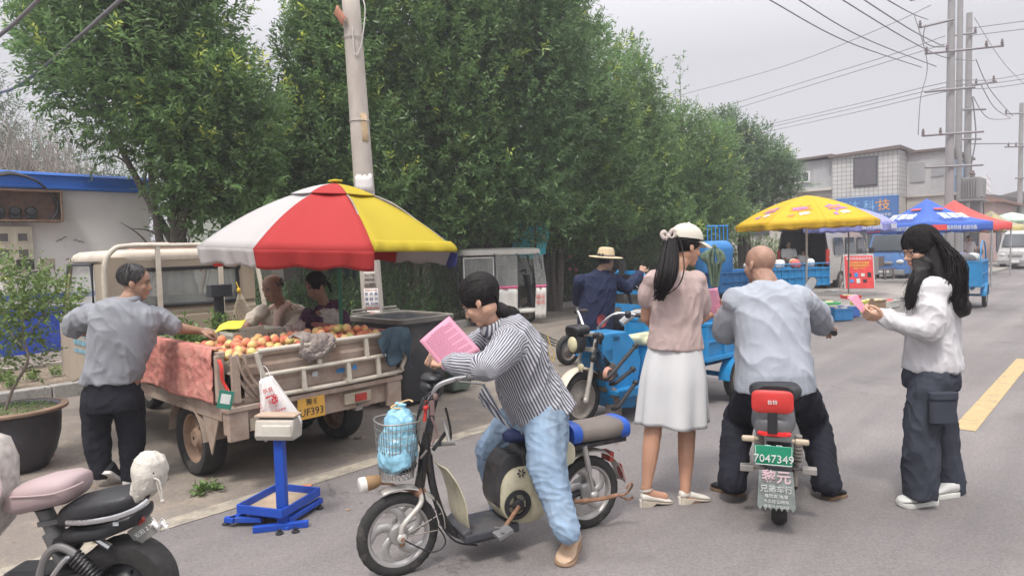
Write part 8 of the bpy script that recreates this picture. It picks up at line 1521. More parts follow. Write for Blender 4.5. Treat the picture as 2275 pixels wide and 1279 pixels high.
b=MB(); b.ell(q+V3(-.055,0,-.005),(.028,.055,.068),n=24,k=12); obj('lens',b,mat('yellowed_lens',(.50,.46,.30),.2,dirt=.1),hl,smooth=180)
for s in (-1,1):
    b=MB(); a=V3(.15,s*.08,.84); e=V3(.36,s*.33,.955); b.tube(smoothpath([a,a+V3(.04,s*.08,.09),V3(.24,s*.24,.975),e],4),.013,9); hb=obj('handlebar',b,CHROME,t); b=MB(); b.tube([e,e+V3(.13,s*.03,-.01)],.019,9); obj('grip',b,mat('brown_black_grip',(.05,.035,.03),.7),hb); b=MB(); b.ell(V3(.30,s*.30,.965),(.03,.03,.035)); b.ell(V3(.03,s*.16,.80),(.022,.022,.026)); b.tube([V3(.30,s*.31,.96),V3(.42,s*.40,.95)],.005,5); obj('lever',b,BLACK,hb)
b=MB(); b.tube(smoothpath([(.14,-.10,.80),(.05,-.20,.74),(-.02,-.26,.80)],4),.018,9); b.ell((-.02,-.27,.805),(.03,.03,.035)); b.tube(smoothpath([(.12,-.1,.68),(.0,-.16,.62)],4),.012,7); b.ell((-.01,-.17,.61),(.032,.03,.035)); obj('indicator_arm',b,BLACK,t)
b=MB(); c=T(1340,712,-.0); b.lathe([(.012,.06),(.02,.03),(.05,-.01),(.058,-.02),(.045,-.015),(.01,.0)],c,(1,0,0),20,cap=False); obj('horn',b,mat('dark_red_horn',(.25,.04,.04),.5),t)
q=T(1322,775,-.06); b=MB(); b.box(q,(.05,.04,.045)); b.ell(q+V3(-.03,0,0),(.02,.025,.025)); obj('indicator',b,mat('indicator_amber',(.42,.34,.25),.4),t,smooth=0,bevel=.006)
b=MB(); q=T(1292,815,-.08); b.lathe([(.03,0),(.03,.015),(.02,.02)],q,(-1,0,0),18); obj('reflector',b,mat('yellowed_lens',(.5,.46,.3)),t)
def sideprism(poly,y0,y1,m,name,bevel=.015,ref=-.2):
    b=MB(); pts=[T(px,py,ref) for px,py in poly]; b.prism([(p.x,p.z) for p in pts],(0,y0,0),(1,0,0),(0,0,1),(0,y1-y0,0)); return obj(name,b,m,t,smooth=0,bevel=bevel)
sh=sideprism([(1338,742),(1392,735),(1418,768),(1424,800),(1412,905),(1368,908),(1350,858),(1336,800)],-.13,.13,TBL,'front_body',ref=-.13)
text('body_mark','S00',.055,mat('dark_mark',(.02,.06,.10),.5),sh,T(1370,752,-.135)+V3(0,-.002,0),RXZ)
b=MB(); b.box((.62,0,.27),(.75,.52,.04)); b.box((.62,-.26,.27),(.78,.03,.07)); b.box((.62,.26,.27),(.78,.03,.07)); obj('footboard',b,TBL,t,smooth=0,bevel=.005)
for (a,c_) in (((1352,838),(1412,768)),((1368,850),(1406,820)),((1372,905),(1412,850))):
    b=MB(); p0=T(*a,-.30); p1=T(*c_,-.32); b.tube(smoothpath([p0+V3(0,.06,-.02),p0,p0.lerp(p1,.5),p1],4),.018,9); b.ell(p1,(.030,.026,.028)); obj('crash_bar',b,BLACK,t)
b=MB(); q=T(1350,830,-.27)
for k in range(4): b.tube([q+V3(.055*math.cos(a)*(1-.07*k),-.008*k,.055*math.sin(a)*(1-.06*k)) for a in [i*.314 for i in range(20)]],.006,5,False,True)
obj('hose_coil',b,mat('pink_hose',(.45,.24,.18),.6),t)
b=MB(); b.box((.30,0,.42),(.16,.22,.30)); b.box((.24,-.08,.60),(.12,.10,.12)); b.rings([ring((.26,y,.45),V3(.09,0,0)*k,V3(0,0,.09)*k,18,2.2) for y,k in ((-.15,.7),(-.13,1),(.13,1))]); obj('engine_block',b,mat('greasy_metal',(.09,.085,.08),.6,.3,dirt=.5),t,smooth=50,bevel=.01)
b=MB(); random.seed(4)
for k in range(7): z0=random.uniform(.7,.85); b.tube(smoothpath([(.16,random.uniform(-.1,.1),z0),(.10,-.10,.7-.03*k),(.22,-.14,.55-.02*k),(.36,-.13,.40)],4),.006,5)
obj('cable',b,BLACK,t)
q=T(1362,910,-.12); b=MB(); b.grid(lambda u,v:(q.x-.02+.0*u+.03*math.sin(v*3),q.y-.08+.18*u,q.z+.17-.30*v),10,10,.012); b.ell(q+V3(-.015,.01,.16),(.02,.09,.05)); obj('leg_mat',b,mat('grey_brown_mat',(.15,.13,.12),.9,dirt=.4,dcol=(.25,.21,.17)),t,smooth=60)
b=MB(); b.rings([ring((.97+x,0,.66+z),(0,w,0),(0,0,h),20,3) for x,w,h,z in ((-.22,.12,.03,.0),(-.18,.17,.05,0),(.14,.19,.05,0),(.18,.17,.04,0))]); obj('seat',b,mat('yellow_green_seat',(.50,.50,.32),.8,dirt=.2),t,smooth=60); b=MB(); b.box((.96,0,.46),(.36,.36,.34)); b.box((1.14,0,.80),(.05,.38,.26)); obj('seat_box',b,TBL,t,smooth=0,bevel=.02)
b=MB(); b.tube(smoothpath([(.45,-.1,.86),(.55,-.14,.93),(.72,-.12,.93),(.80,-.05,.86)],4),.035,8); obj('grey_bundle',b,mat('grey_cloth',(.3,.3,.3),.9),t)
x0=1.22; cart_body(t,x0,2.12,.92,.47,.80,TBL,r=.235,ribs=3)
for s in (-1,1): text('panel_lettering','150',.05,PW,t,(1.95,s*.485,.70),RXZ)
# ================================================================ second tricycle with the straw hatted man
q=G(1335,812); t=thing('cargo_tricycle','second blue tricycle with a black phone holder, ridden by the straw hatted man','tricycle',q,math.atan2(.62,.75))
T=lambda px,py,y=0.: onp(t,px,py,1,y)
b=MB(); hp=t.matrix_basis.inverted()@hipc if False else T(1322,715,0); b.rings([ring((hp.x+x,0,hp.z-.14+z),(0,w,0),(0,0,h),20,3) for x,w,h,z in ((-.22,.15,.03,0),(-.18,.19,.045,0),(.16,.18,.045,0),(.20,.14,.03,0))]); obj('seat',b,BLACK,t,smooth=60); b=MB(); b.box((hp.x,0,(hp.z-.18)/2+.06),(.4,.4,hp.z-.34)); obj('seat_box',b,TBL,t,smooth=0,bevel=.02)
b=MB(); b.box((hp.x+.35,0,.25),(1.1,.55,.05)); obj('footboard',b,TBL,t,smooth=0,bevel=.01)
for y in (-.36,.36): wheel(t,(hp.x-.15,y,.2),.2,.07,(0,1,0),STEEL)
wheel(t,(hp.x+1.1,0,.2),.2,.07,(0,1,0),STEEL)
xs=hp.x+.62
b=MB(); b.tube(smoothpath([(xs,.30,.27),(xs+.03,.33,.75),(xs+.06,.30,1.08),(xs+.06,.18,1.2)],5),.03,7); b.tube(smoothpath([(xs,-.30,.27),(xs+.03,-.33,.75),(xs+.06,-.30,1.08),(xs+.06,-.18,1.2)],5),.03,7); b.box((xs+.06,0,1.19),(.03,.4,.05)); b.box((xs+.03,0,.93),(.03,.62,.05)); b.box((xs+.03,0,.74),(.03,.62,.05)); b.box((xs+.02,0,.55),(.03,.2,.35)); obj('windshield_frame',b,TBL,t,smooth=50)
b=MB(); b.box((xs+.02,.0,1.06),(.02,.50,.20)); bp=obj('black_panel',b,BLACK,t,smooth=0,bevel=.01); RX_=Matrix(((0,0,-1),(-1,0,0),(0,1,0))); text('panel_lettering','大',.14,PW,bp,(xs+.0,-.14,1.04),RX_)
b=MB(); q=T(1407,592,.0); b.box((xs-.03,.05,1.25),(.02,.09,.22),(0,.15,0)); b.tube([(xs,.05,1.0),(xs-.02,.05,1.16)],.01,6); obj('phone_holder',b,BLACK,t,smooth=0,bevel=.01)
b=MB(); b.ell((xs-.03,.02,1.02),(.012,.03,.10)); obj('red_tassel',b,mat('red_ribbon_cloth',(0,0,0)),t)
b=MB(); b.tube([(xs+.25,0,.2),(xs+.02,0,.98)],.025,8); b.tube(smoothpath([(xs-.10,-.34,1.02),(xs-.02,-.2,1.05),(xs-.02,.2,1.05),(xs-.10,.34,1.02)],4),.014,8); obj('handlebar',b,BLACK,t)
b=MB(); q=P(1195,738,9.6); q2=P(1262,768,8.9)
for k in range(3): b.tube([q+V3(0,0,-.035*k),q2+V3(0,0,-.05*k)],.014,7)
single('steel_tubes',b,CHROME,'three silver tubes sticking out left of the straw hatted man','tubes'); b=MB(); c=P(1216,752,9.2); b.tube(smoothpath([c+V3(0,0,.05),c+V3(.03,-.02,-.06),c+V3(.09,0,-.22),c+V3(.05,0,-.3),c+V3(-.02,0,-.05)],5),.012,6,flat=.5); single('yellow_strap',b,mat('yellow_tie_cord',(0,0,0)),'yellow strap looped over the silver tubes','strap')
# ================================================================ white covered tricycle
q=G(1030,722); q=V3(P(1030,700,13.4).x,13.4,0); t=thing('covered_tricycle','small white covered tricycle with clear curtains and a pink stripe','tricycle',q,.22); WHP=mat('white_shell',(.62,.60,.56),.5,var=.05,dirt=.15,dcol=(.4,.36,.3)); CLR=mat('clear_curtain',(.50,.52,.50),.15,alpha=.38,spec=.8); PST=mat('pink_stripe',(.60,.12,.25),.6)
Lx=1.72; Wy=.95
b=MB(); b.rings([ring((Lx/2-.05,Wy/2,z),(Lx/2*k,0,0),(0,Wy/2*k,0),28,6) for z,k in ((1.43,.98),(1.46,1.0),(1.53,.98),(1.56,.85),(1.57,.5))]); obj('roof',b,WHP,t,smooth=50)
DKF=mat('dark_frame',(0,0,0))
for y in (0,Wy):
    for pa in ([(.02,y,.3),(.02,y,1.45)],[(.66,y,.3),(.66,y,1.45)],[(1.12,y,.75),(1.12,y,1.45)],[(1.55,y,1.45),(1.74,y,.8),(1.70,y,.25)]):
        b=MB(); b.tube(pa,.015,6); obj('post',b,DKF,t)
b=MB()
for a,c_ in (((.03,1.38),(.63,1.38)),((.03,.70),(.63,.70)),((.03,.70),(.03,1.38)),((.63,.70),(.63,1.38))): b.tube([(a[0],-.01,a[1]),(c_[0],-.01,c_[1])],.014,5)
wf=obj('rear_window_frame',b,WHP,t); b=MB(); b.grid(lambda u,v:(.04+.58*u,.012*math.sin(u*9+v*4),.71+.66*v),8,8); obj('pane',b,CLR,wf,smooth=180)
def curtain(x0,x1,dx=0):
    b=MB(); b.grid(lambda u,v:(x0+(x1-x0)*u+dx*(1-v),-.012+.012*math.sin(u*12),.80+.62*v),10,6); o=obj('clear_curtain',b,CLR,t,smooth=180)
    b=MB(); b.grid(lambda u,v:(x0+(x1-x0)*u+dx,-.012+.016*math.sin(u*12),.74+.06*v),10,2,.004); obj('pink_stripe',b,PST,t,smooth=180)
    b=MB(); b.grid(lambda u,v:(x0+(x1-x0)*u+dx-.03*(1-v),-.012+.02*math.sin(u*10+v*3),.12+.62*v),10,6,.004); return obj('lower_curtain',b,WHP,t,smooth=180)
curtain(.68,1.12); lc=curtain(1.44,1.66,.06); RD_=mat('red_ink',(.55,.07,.06)); text('curtain_lettering','福运',.10,RD_,lc,(1.58,-.045,.56),RXZ); text('curtain_lettering','电动',.10,RD_,lc,(1.58,-.045,.44),RXZ)
b=MB(); b.grid(lambda u,v:(.02+.01*math.sin(v*9),Wy*u,.3+1.1*v),6,6); b.grid(lambda u,v:(.02+1.65*u,Wy,.75+.65*v),6,6); obj('clear_curtain',b,CLR,t,smooth=180)
b=MB(); b.box((.85,Wy/2,.27),(1.6,Wy-.1,.08)); b.box((.4,Wy/2,.5),(.7,Wy-.1,.4)); obj('body_tub',b,WHP,t,smooth=0,bevel=.03); b=MB(); b.box((1.05,Wy/2,.55),(.35,.4,.42)); b.box((.9,Wy/2,.95),(.10,.4,.5)); b.rings([ring((1.42+x,Wy/2,z),(.06,0,0),(0,.16,0),16,3) for x,z in ((.1,.3),(.05,.7),(0,1.0))]); b.tube([(1.35,.2,1.05),(1.42,Wy/2,1.1),(1.35,Wy-.2,1.05)],.02,7); obj('seat_and_steering',b,BLACK,t,smooth=50,bevel=.01)
wheel(t,(1.45,Wy/2,.2),.2,.08,(0,1,0),STEEL)
for y in (.08,Wy-.08): wheel(t,(.4,y,.2),.2,.08,(0,1,0),STEEL)
# ================================================================ parked blue carts, van and stalls on the right
q=G(1600,690); t=thing('cargo_tricycle','dark blue cargo tricycle carrying a blue tank and a barred rack','tricycle',(P(1575,690,14.3).x,14.3,0),.30); cart_body(t,0,1.25,.85,.55,.93,TBD,ribs=8); b=MB(); 
for k in range(6): b.tube([(.18+.1*k,.3,.93),(.18+.1*k,.3,1.92)],.012,5)
for z in (1.92,1.45,1.15): b.tube([(.16,.3,z),(.70,.3,z)],.015,5)
obj('barred_rack',b,mat('bright_blue_bar',(.02,.22,.60),.5),t); b=MB(); b.rings([ring((.2,.1,z),(.36*k,0,0),(0,.28*k,0),24,4) for z,k in ((.93,.95),(1.0,1.),(1.3,1.),(1.42,1.03),(1.46,1.0),(1.56,.85),(1.60,.6))]); single('blue_tank',worldify(b,t),mat('tank_blue',(.03,.18,.45),.5,var=.1),'rounded blue water tank standing in the dark blue tricycle bed','tank',smooth=50)
t=thing('folded_umbrella','folded grey green umbrella leaning on the dark blue tricycle, beside the skirt woman cap','umbrella',(P(1588,690,12.6).x,12.6,0)); b=MB(); random.seed(3)
for k in range(9): a=k*.7; b.tube(smoothpath([(0,0,1.52),(.09*math.cos(a),.09*math.sin(a),1.40),(.17*math.cos(a)*(1+.3*math.sin(k*2)),.13*math.sin(a),1.26+.08*math.sin(k*1.7)),(.10*math.cos(a),.1*math.sin(a),1.15),(.05*math.cos(a),.05*math.sin(a),.75)],4),[.02]*4+[.05]*6+[.04]*4+[.03]*3,7,flat=.5)
b.tube([(0,0,0),(0,0,1.2)],.03,7); obj('cloth',b,cloth('grey_green_cloth',(.12,.17,.12),.3),t,smooth=60)
q=P(1700,690,15.6); t=thing('cargo_tricycle','long blue cargo tricycle parked before the open van, its bed full of white bags','tricycle',(q.x-.75,15.6,0),.34); cart_body(t,0,2.35,.95,.52,.90,TBL,ribs=12); b=MB(); b.tube([(0,-.5,1.02),(2.35,-.5,1.02)],.014,5)
for k in range(13): b.tube([(k*.196,-.5,.9),(k*.196,-.5,1.02)],.010,4)
obj('top_rail',b,TBL,t); Mq=t.matrix_basis; b=MB(); b.box((2.37,-.3,.50),(.02,.25,.12)); obj('number_plate',b,BLACK,t,smooth=0)
GC=[(.62,.60,.60),(.55,.52,.48),(.5,.12,.1),(.6,.58,.3),(.1,.2,.4)]
random.seed(8)
for i in range(9):
    b=MB(); c=Mq@V3(.35+.22*i,-.15+.3*(i%2),1.0); b.ell(c,(.14,.12,.10),(.2*i,.1*i,i),12,8); b.ell(c+V3(.03,0,.06),(.07,.06,.06)); single('goods_bag',b,mat('bag_%d'%(i%4),GC[i%4],.6),['white','grey white','dark red','pale yellow'][i%4]+' bag in the long blue tricycle bed, number %s from its left end'%['one','two','three','four','five','six','seven','eight','nine'][i],'bag','bags in the long blue tricycle',smooth=60)
def mini_person(label,px,pyb,Y,hgt,pose,cs,cl,look=(-1,0,0),hairm=HAIR,z0=0):
    """small far figure: pose = joints relative to the base in units of height"""
    bp=P(px,pyb,Y); bp.z=z0; t=person(label,bp); J={k:bp+V3(*v)*hgt for k,v in pose.items()}; b=MB(); F=headframe(look)
    head_geo(b,J['head'],F,.92*hgt/1.65); limb(b,[J['head'],J['neck'],J['chest']],[.05,.05,.08]); b.rings(torso_rings([(J['hip'],.15,.11,0),(J['hip'].lerp(J['neck'],.5),.14,.1,.5),(J['neck'],.08,.06,1)],(J['hr']-J['hl']),(J['sr']-J['sl']))); 
    for s in 'lr': bent(b,[J['s'+s],J['e'+s],J['w'+s]],[.045,.038,.036,.025]); b.ell(J['w'+s],(.04,.03,.05)); bent(b,[J['h'+s],J['k'+s],J['a'+s]],[.08,.055,.05,.035])
    vox('body',b,SKIN,t,.012,2); b=MB(); b.rings(torso_rings([(J['hip'],.18,.14,0),(J['hip'].lerp(J['neck'],.5),.17,.13,.5),(J['hip'].lerp(J['neck'],.85),.17,.11,1),(J['neck'],.08,.07,1)],(J['hr']-J['hl']),(J['sr']-J['sl'])))
    for s in 'lr': limb(b,[J['s'+s],J['s'+s].lerp(J['e'+s],.9)],[.065,.06])
    vox('shirt',b,cs,t,.014,3); b=MB(); b.ell(J['hip'],(.17,.13,.12))
    for s in 'lr': bent(b,[J['h'+s],J['k'+s],J['a'+s]],[.1,.08,.075,.06])
    vox('trousers',b,cl,t,.014,3); hair(J['head'],F,.95*hgt/1.65,t,hairm,n=60)
    for s in 'lr': shoe(J['a'+s]+V3(.03,.02,-.045*hgt),J['a'+s]+V3(-.16,-.06,-.045*hgt),t,SHB,SHB)
    return t
STAND=dict(head=(0,0,.92),neck=(0,0,.84),chest=(0,0,.76),hip=(0,0,.53),hl=(-.05,0,.5),hr=(.05,0,.5),kl=(-.055,-.01,.28),kr=(.055,-.01,.28),al=(-.06,0,.045),ar=(.06,0,.045),sl=(-.11,0,.80),sr=(.11,0,.80),el=(-.14,-.02,.64),er=(.14,-.02,.64),wl=(-.12,-.10,.55),wr=(.12,-.10,.55))
BEND=dict(STAND,head=(-.20,-.04,.62),neck=(-.15,-.02,.66),chest=(-.10,0,.66),sl=(-.13,-.09,.66),sr=(-.13,.09,.66),el=(-.16,-.10,.50),er=(-.16,.10,.50),wl=(-.20,-.08,.36),wr=(-.20,.08,.36),hip=(.04,0,.55),hl=(.04,-.05,.52),hr=(.04,.05,.52))
SIT=dict(STAND,hip=(0,0,.30),hl=(-.05,0,.28),hr=(.05,0,.28),neck=(0,0,.60),head=(0,0,.68),chest=(0,0,.52),sl=(-.11,0,.56),sr=(.11,0,.56),el=(-.13,-.04,.42),er=(.13,-.04,.42),wl=(-.05,-.13,.36),wr=(.05,-.13,.40),kl=(-.08,-.22,.29),kr=(.08,-.22,.29),al=(-.08,-.22,.06),ar=(.08,-.22,.06))
def walk(base_,**k): return dict(base_,**k)
WS_=cloth('white_shirt_far',(.58,.58,.58)); GT=cloth('grey_trousers_far',(.07,.07,.085)); BS_=cloth('dark_brown_shirt',(.12,.08,.07))
mini_person('bending person in a dark top by the far awning post',2172,592,30,1.6,BEND,BS_,GT); mini_person('far person in a white shirt standing under the red canopy',2152,588,27.5,1.6,STAND,WS_,GT,look=(.2,-1,0))
mini_person('person in white sitting in the open back of the silver van',1752,620,20.9,1.5,SIT,WS_,GT,look=(-.2,-1,0),z0=.42); mini_person('small child in white sitting beside the person in the open van',1784,620,20.8,1.0,SIT,WS_,GT,look=(-.3,-1,0),z0=.5)
# van
VS=mat('van_silver',(.50,.48,.44),.3,.3,var=.04); q=P(1783,620,20.6); t=thing('minivan','silver minivan with its tailgate raised, parked behind the yellow umbrella','van',(q.x,q.y,0),YAW-.06)
w=.80; Lv=4.1
def vsec(x,zt,wt,zb=.35): return [V3(x,-w,zb),V3(x,-w-.01,.95),V3(x,-wt,zt-.08),V3(x,-wt+.08,zt),V3(x,wt-.08,zt),V3(x,wt,zt-.08),V3(x,w+.01,.95),V3(x,w,zb)]
b=MB(); secs=[vsec(x,zt,wt) for x,zt,wt in ((0,1.86,.68),(.5,1.9,.70),(2.6,1.88,.70),(3.1,1.72,.68),(3.6,1.12,.74),(4.1,.98,.7),(4.2,.75,.66))]
n=8; vs=[v for s in secs for v in s]; fs=[]
for i in range(len(secs)-1):
    for j in range(n-1): fs.append((i*n+j,i*n+j+1,(i+1)*n+j+1,(i+1)*n+j))
fs.append(tuple((len(secs)-1)*n+j for j in range(n))); b.add(vs,fs); b.box((Lv/2,0,.38),(Lv,w*2-.02,.06)); obj('body',b,VS,t,smooth=30)
b=MB(); b.add([(.04,-w+.03,.42),(.04,w-.03,.42),(.04,.64,1.80),(.04,-.64,1.80),(2.2,-w+.04,.42),(2.2,w-.04,.42),(2.2,.62,1.80),(2.2,-.62,1.80)],[(0,1,5,4),(1,2,6,5),(2,3,7,6),(3,0,4,7),(4,5,6,7)]); obj('boot_interior',b,DARK,t,smooth=0)
b=MB(); b.box((-.42,0,1.90),(.95,1.36,.05),(0,.10,0)); hg=obj('tailgate',b,VS,t,smooth=0,bevel=.02); b=MB(); b.box((-.40,0,1.86),(.5,1.1,.02),(0,.10,0)); obj('tailgate_glass',b,GLS,hg,smooth=0)
for s in (-1,1):
    b=MB(); b.box((.02,s*.74,1.05),(.08,.10,.45)); obj('tail_lamp',b,mat('red_lens_bright',(.50,.05,.04),.3),t,smooth=0,bevel=.02)
    for x in (.85,3.35): wheel(t,(x,s*.76,.31),.31,.18,(0,1,0),STEEL)
for x0,x1 in ((.35,1.15),(1.3,2.1),(2.25,2.95)):
    for s in (-1,1): b=MB(); b.add([(x0,s*(w+.025),1.10),(x1,s*(w+.025),1.10),(x1-.05,s*.765,1.62),(x0+.04,s*.765,1.62)],[(0,1,2,3)[::-s]]); obj('side_window',b,GLS,t,smooth=0)
b=MB()
for x in (1.22,2.18,3.0): b.box((x,-w-.008,.98),(.025,.012,1.2))
b.box((1.7,-w-.02,.96),(.15,.02,.03)); obj('door_seam',b,BLACK,t,smooth=0); b=MB(); b.tube([(2.95,-w,1.12),(2.95,-w-.16,1.15)],.02,6); b.box((2.95,-w-.2,1.18),(.08,.16,.18)); obj('wing_mirror',b,BLACK,t,smooth=0,bevel=.02)
b=MB(); b.box((-.05,0,.50),(.14,1.6,.22)); obj('rear_bumper',b,mat('grey_bumper',(.25,.25,.25),.6),t,smooth=0,bevel=.03)
# umbrellas and canopies
YU=mat('yellow_parasol',(.74,.50,.03),.7,var=.04); n2=YU.node_tree.nodes; l2=YU.node_tree.links; tr=n2.new('ShaderNodeBsdfTranslucent'); tr.inputs[0].default_value=(.7,.45,.03,1); ms=n2.new('ShaderNodeMixShader'); ms.inputs[0].default_value=.35; l2.new(n2['Principled BSDF'].outputs[0],ms.inputs[1]); l2.new(tr.outputs[0],ms.inputs[2]); l2.new(ms.outputs[0],n2['Material Output'].inputs[0])
q=P(1792,700,12.8); t=thing('market_umbrella','yellow market umbrella with printed marks, above the bald man','umbrella',(q.x,q.y,0)); cs=canopy(t,1.30,2.40,1.88,[YU],-100,.10,.03,8,(0.02,0)); b=MB(); b.tube([(0,0,0),(0,0,2.36)],.02,8); obj('pole',b,mat('white_pole',(.55,.55,.54),.4,.3),t)
b=MB()
for a in cs[:-1]: b.tube([(.0,0,1.9),(.6*math.cos(a),.6*math.sin(a),2.22)],.006,4); b.tube([(.0,0,2.34),(.65*math.cos(a),.65*math.sin(a),2.2),(1.27*math.cos(a),1.27*math.sin(a),1.87)],.006,4)
obj('rib',b,STEEL,t)
PR=[mat('print_purple',(.30,.15,.35),.6),mat('print_orange',(.75,.20,.04),.6),mat('print_white',(.68,.66,.62),.6)]
def panel_pt(k,u,v,R_=1.30,za=2.40,zr=1.88,sag=.03,off=.012):
    a0,a1=cs[k],cs[k+1]; a=a0+(a1-a0)*u; r=.02+(R_-.02)*v; rr=r*math.cos(math.pi/8)/math.cos(a-(a0+a1)/2)*(1-.05*math.sin(math.pi*u)*v); z=za-(za-zr)*(.42*v+.58*v**2.1)-sag*math.sin(math.pi*u)*math.sin(math.pi*v)*.9; return V3(rr*math.cos(a),rr*math.sin(a),z+.02*rr*math.cos(a)+off)
for k in (0,7,6,1):
    for j,(pts,off) in enumerate((([(.20,.60),(.42,.55),(.50,.50),(.62,.56),(.84,.55),(.76,.62),(.86,.70),(.60,.69),(.48,.75),(.44,.68),(.24,.70),(.32,.64)],.010),([(.30,.61),(.70,.585),(.72,.655),(.34,.67)],.013),([(.52,.76),(.74,.74),(.78,.80),(.56,.83)],.012),([(.30,.80),(.44,.78),(.40,.86),(.28,.85)],.012))):
        b=MB(); b.add([panel_pt(k,u,v,off=off) for u,v in pts],[tuple(range(len(pts)))]); obj('print_patch',b,PR[(j*2+k)%3 if k in(7,) else (j+k)%3],t,smooth=0)
BU=mat('lilac_parasol',(.25,.26,.55),.7); t=thing('market_umbrella','lilac blue parasol with a lettered edge behind the yellow umbrella','umbrella',P(1885,700,17.2)*1.0); t.location.z=0; t.matrix_basis=Matrix.Translation(t.location); canopy(t,1.08,2.38,1.94,[BU],-110,.20,.02,8); b=MB(); b.tube([(0,0,0),(0,0,2.3)],.02,7); obj('pole',b,STEEL,t)
for k,s_ in enumerate(('营养快线','晚间欢唱','晚间欢唱')):
    a=R(-110+45*k+22.5); d_=V3(math.cos(a),math.sin(a),0); text('valance_lettering',s_,.13,PW,t,d_*1.03+V3(0,0,1.84),frame(V3(-d_.y,d_.x,0),V3(0,0,1)))
GBm=mat('canopy_blue',(.03,.10,.42),.6,var=.05); GRm=mat('canopy_red',(.65,.06,.05),.6,var=.05)
def gazebo(label,px,Y,half,ze,za,m,rz,h0=.0,letter=None):
    q=P(px,600,Y); t=thing('gazebo',label,'canopy tent',(q.x,q.y,0),rz,'canopy tents at the market')
    c4=[V3(-half,-half,ze),V3(half,-half,ze),V3(half,half,ze),V3(-half,half,ze)]
    for k in range(4):
        a,c_=c4[k],c4[(k+1)%4]; b=MB(); b.grid(lambda u,v:a.lerp(c_,u).lerp(V3(0,0,za),v)+V3(0,0,-.13*math.sin(math.pi*v)-.05*math.sin(math.pi*u)*(1-v)),12,10,.004); rp_=obj('roof_panel',b,m,t,smooth=180); b=MB(); b.grid(lambda u,v:a.lerp(c_,u)+V3(0,0,-.05*math.sin(math.pi*u)-.26*v+.02*math.sin(u*25)*v),24,3,.004); vl=obj('valance',b,m,t,smooth=180)
        if letter and k in (0,3):
            dx=(c_-a).normalized(); N=dx.cross(V3(0,0,1)); mid=a.lerp(c_,.5); pn=(V3(0,0,za)-mid).normalized(); N2=dx.cross(pn); pt=a.lerp(c_,.5).lerp(V3(0,0,za),.25)+V3(0,0,-.09); text('roof_lettering',letter,.34,PW,rp_,pt+N2*.10,frame(dx,pn),bold=.006); text('valance_lettering','服务热线 欢迎光临',.14,PW,vl,mid+V3(0,0,-.18)+N*.03,frame(dx,V3(0,0,1))); b=MB(); b.box((0,0,0),(.55,.16,.01)); b.v=[tuple(frame(dx,V3(0,0,1))@Vector(v)+a.lerp(c_,.16)+V3(0,0,-.16)+N*.03) for v in b.v]; obj('red_label',b,GRm,vl,smooth=0); b=MB(); b.box((0,0,0),(.34,.09,.01)); b.v=[tuple(frame(dx,pn)@Vector(v)+a.lerp(c_,.5).lerp(V3(0,0,za),.66)+N2*.03+V3(0,0,-.11)) for v in b.v]; obj('red_label',b,GRm,rp_,smooth=0)
    for p in c4:
        b=MB(); b.box((p.x*.98,p.y*.98,ze/2),(.04,.04,ze)); obj('leg',b,mat('canopy_leg',(.35,.35,.36),.5,.3),t,smooth=0)
    return t
gazebo('blue canopy tent with white lettering above the long haired woman',2058,21.5,1.22,2.0,2.78,GBm,.25,letter='百草味')
gazebo('red canopy tent directly behind the blue one',2118,27,1.35,2.05,3.0,GRm,.35); gazebo('small yellow and blue canopy tent farthest along the street',2200,33,1.1,2.0,2.75,mat('canopy_patchy',(.45,.38,.12),.6,dirt=.5,dcol=(.06,.1,.35),dscale=1.5),.5)
t=thing('market_umbrella','pale green parasol at the right edge above the far truck','umbrella',V3(P(2245,600,36).x,36,0)); canopy(t,1.15,2.75,2.3,[mat('pale_green_cloth',(.40,.55,.42),.7)],10,.1,.02,8); b=MB(); b.tube([(0,0,0),(0,0,2.7)],.02,7); obj('pole',b,STEEL,t)
# red A board
q=P(1908,640,19.6); t=thing('sign_board','red printed A-board advertising old phone collection, standing by the roadside goods','sign',(q.x,q.y,0),-.15); RB_=mat('sign_red',(.62,.05,.05),.5)
b=MB(); b.box((0,0,.60),(.84,.03,1.02),(-.16,0,0)); fr=obj('frame',b,mat('alu_frame',(.5,.5,.5),.4,.4),t,smooth=0,bevel=.004); b=MB(); b.box((0,-.022,.60),(.77,.008,.95),(-.16,0,0)); pn=obj('poster',b,RB_,t,smooth=0); RA=Matrix.Rotation(-.16,3,'X')@RXZ
YL=mat('sign_yellow',(.75,.60,.08),.5)
for s_,z,h_,m_ in (('高价回收废旧手机',.985,.088,PW),('专业维修手机电脑',.87,.07,YL),('旧手机换盆换菜刀',.79,.07,YL),('電話 13 572',.71,.06,YL)): text('poster_lettering',s_,h_,m_,pn,V3(0,-.034+(z-.60)*math.tan(.16),z),RA)
random.seed(2)
for i in range(7):
    b=MB(); x=-.27+.18*(i%4)+.05*(i//4); z=.52-.17*(i//4); b.box((x,-.036+(z-.60)*math.tan(.16),z),(.10,.006,.13 if i%2 else .09),(-.16,0,0)); obj('poster_picture',b,[BLACK,mat('pic_blue',(.05,.2,.5),.5),mat('pic_white',(.6,.6,.55),.5)][i%3],pn,smooth=0)
b=MB()
for s in (-1,1): b.tube([(s*.42,.10,1.12),(s*.42,.48,0)],.012,5); b.tube([(s*.42,.10,1.12),(s*.42,-.10,.0)],.012,5)
b.tube([(-.42,.08,1.12),(.42,.08,1.12)],.012,5); obj('stand',b,STEEL,t)
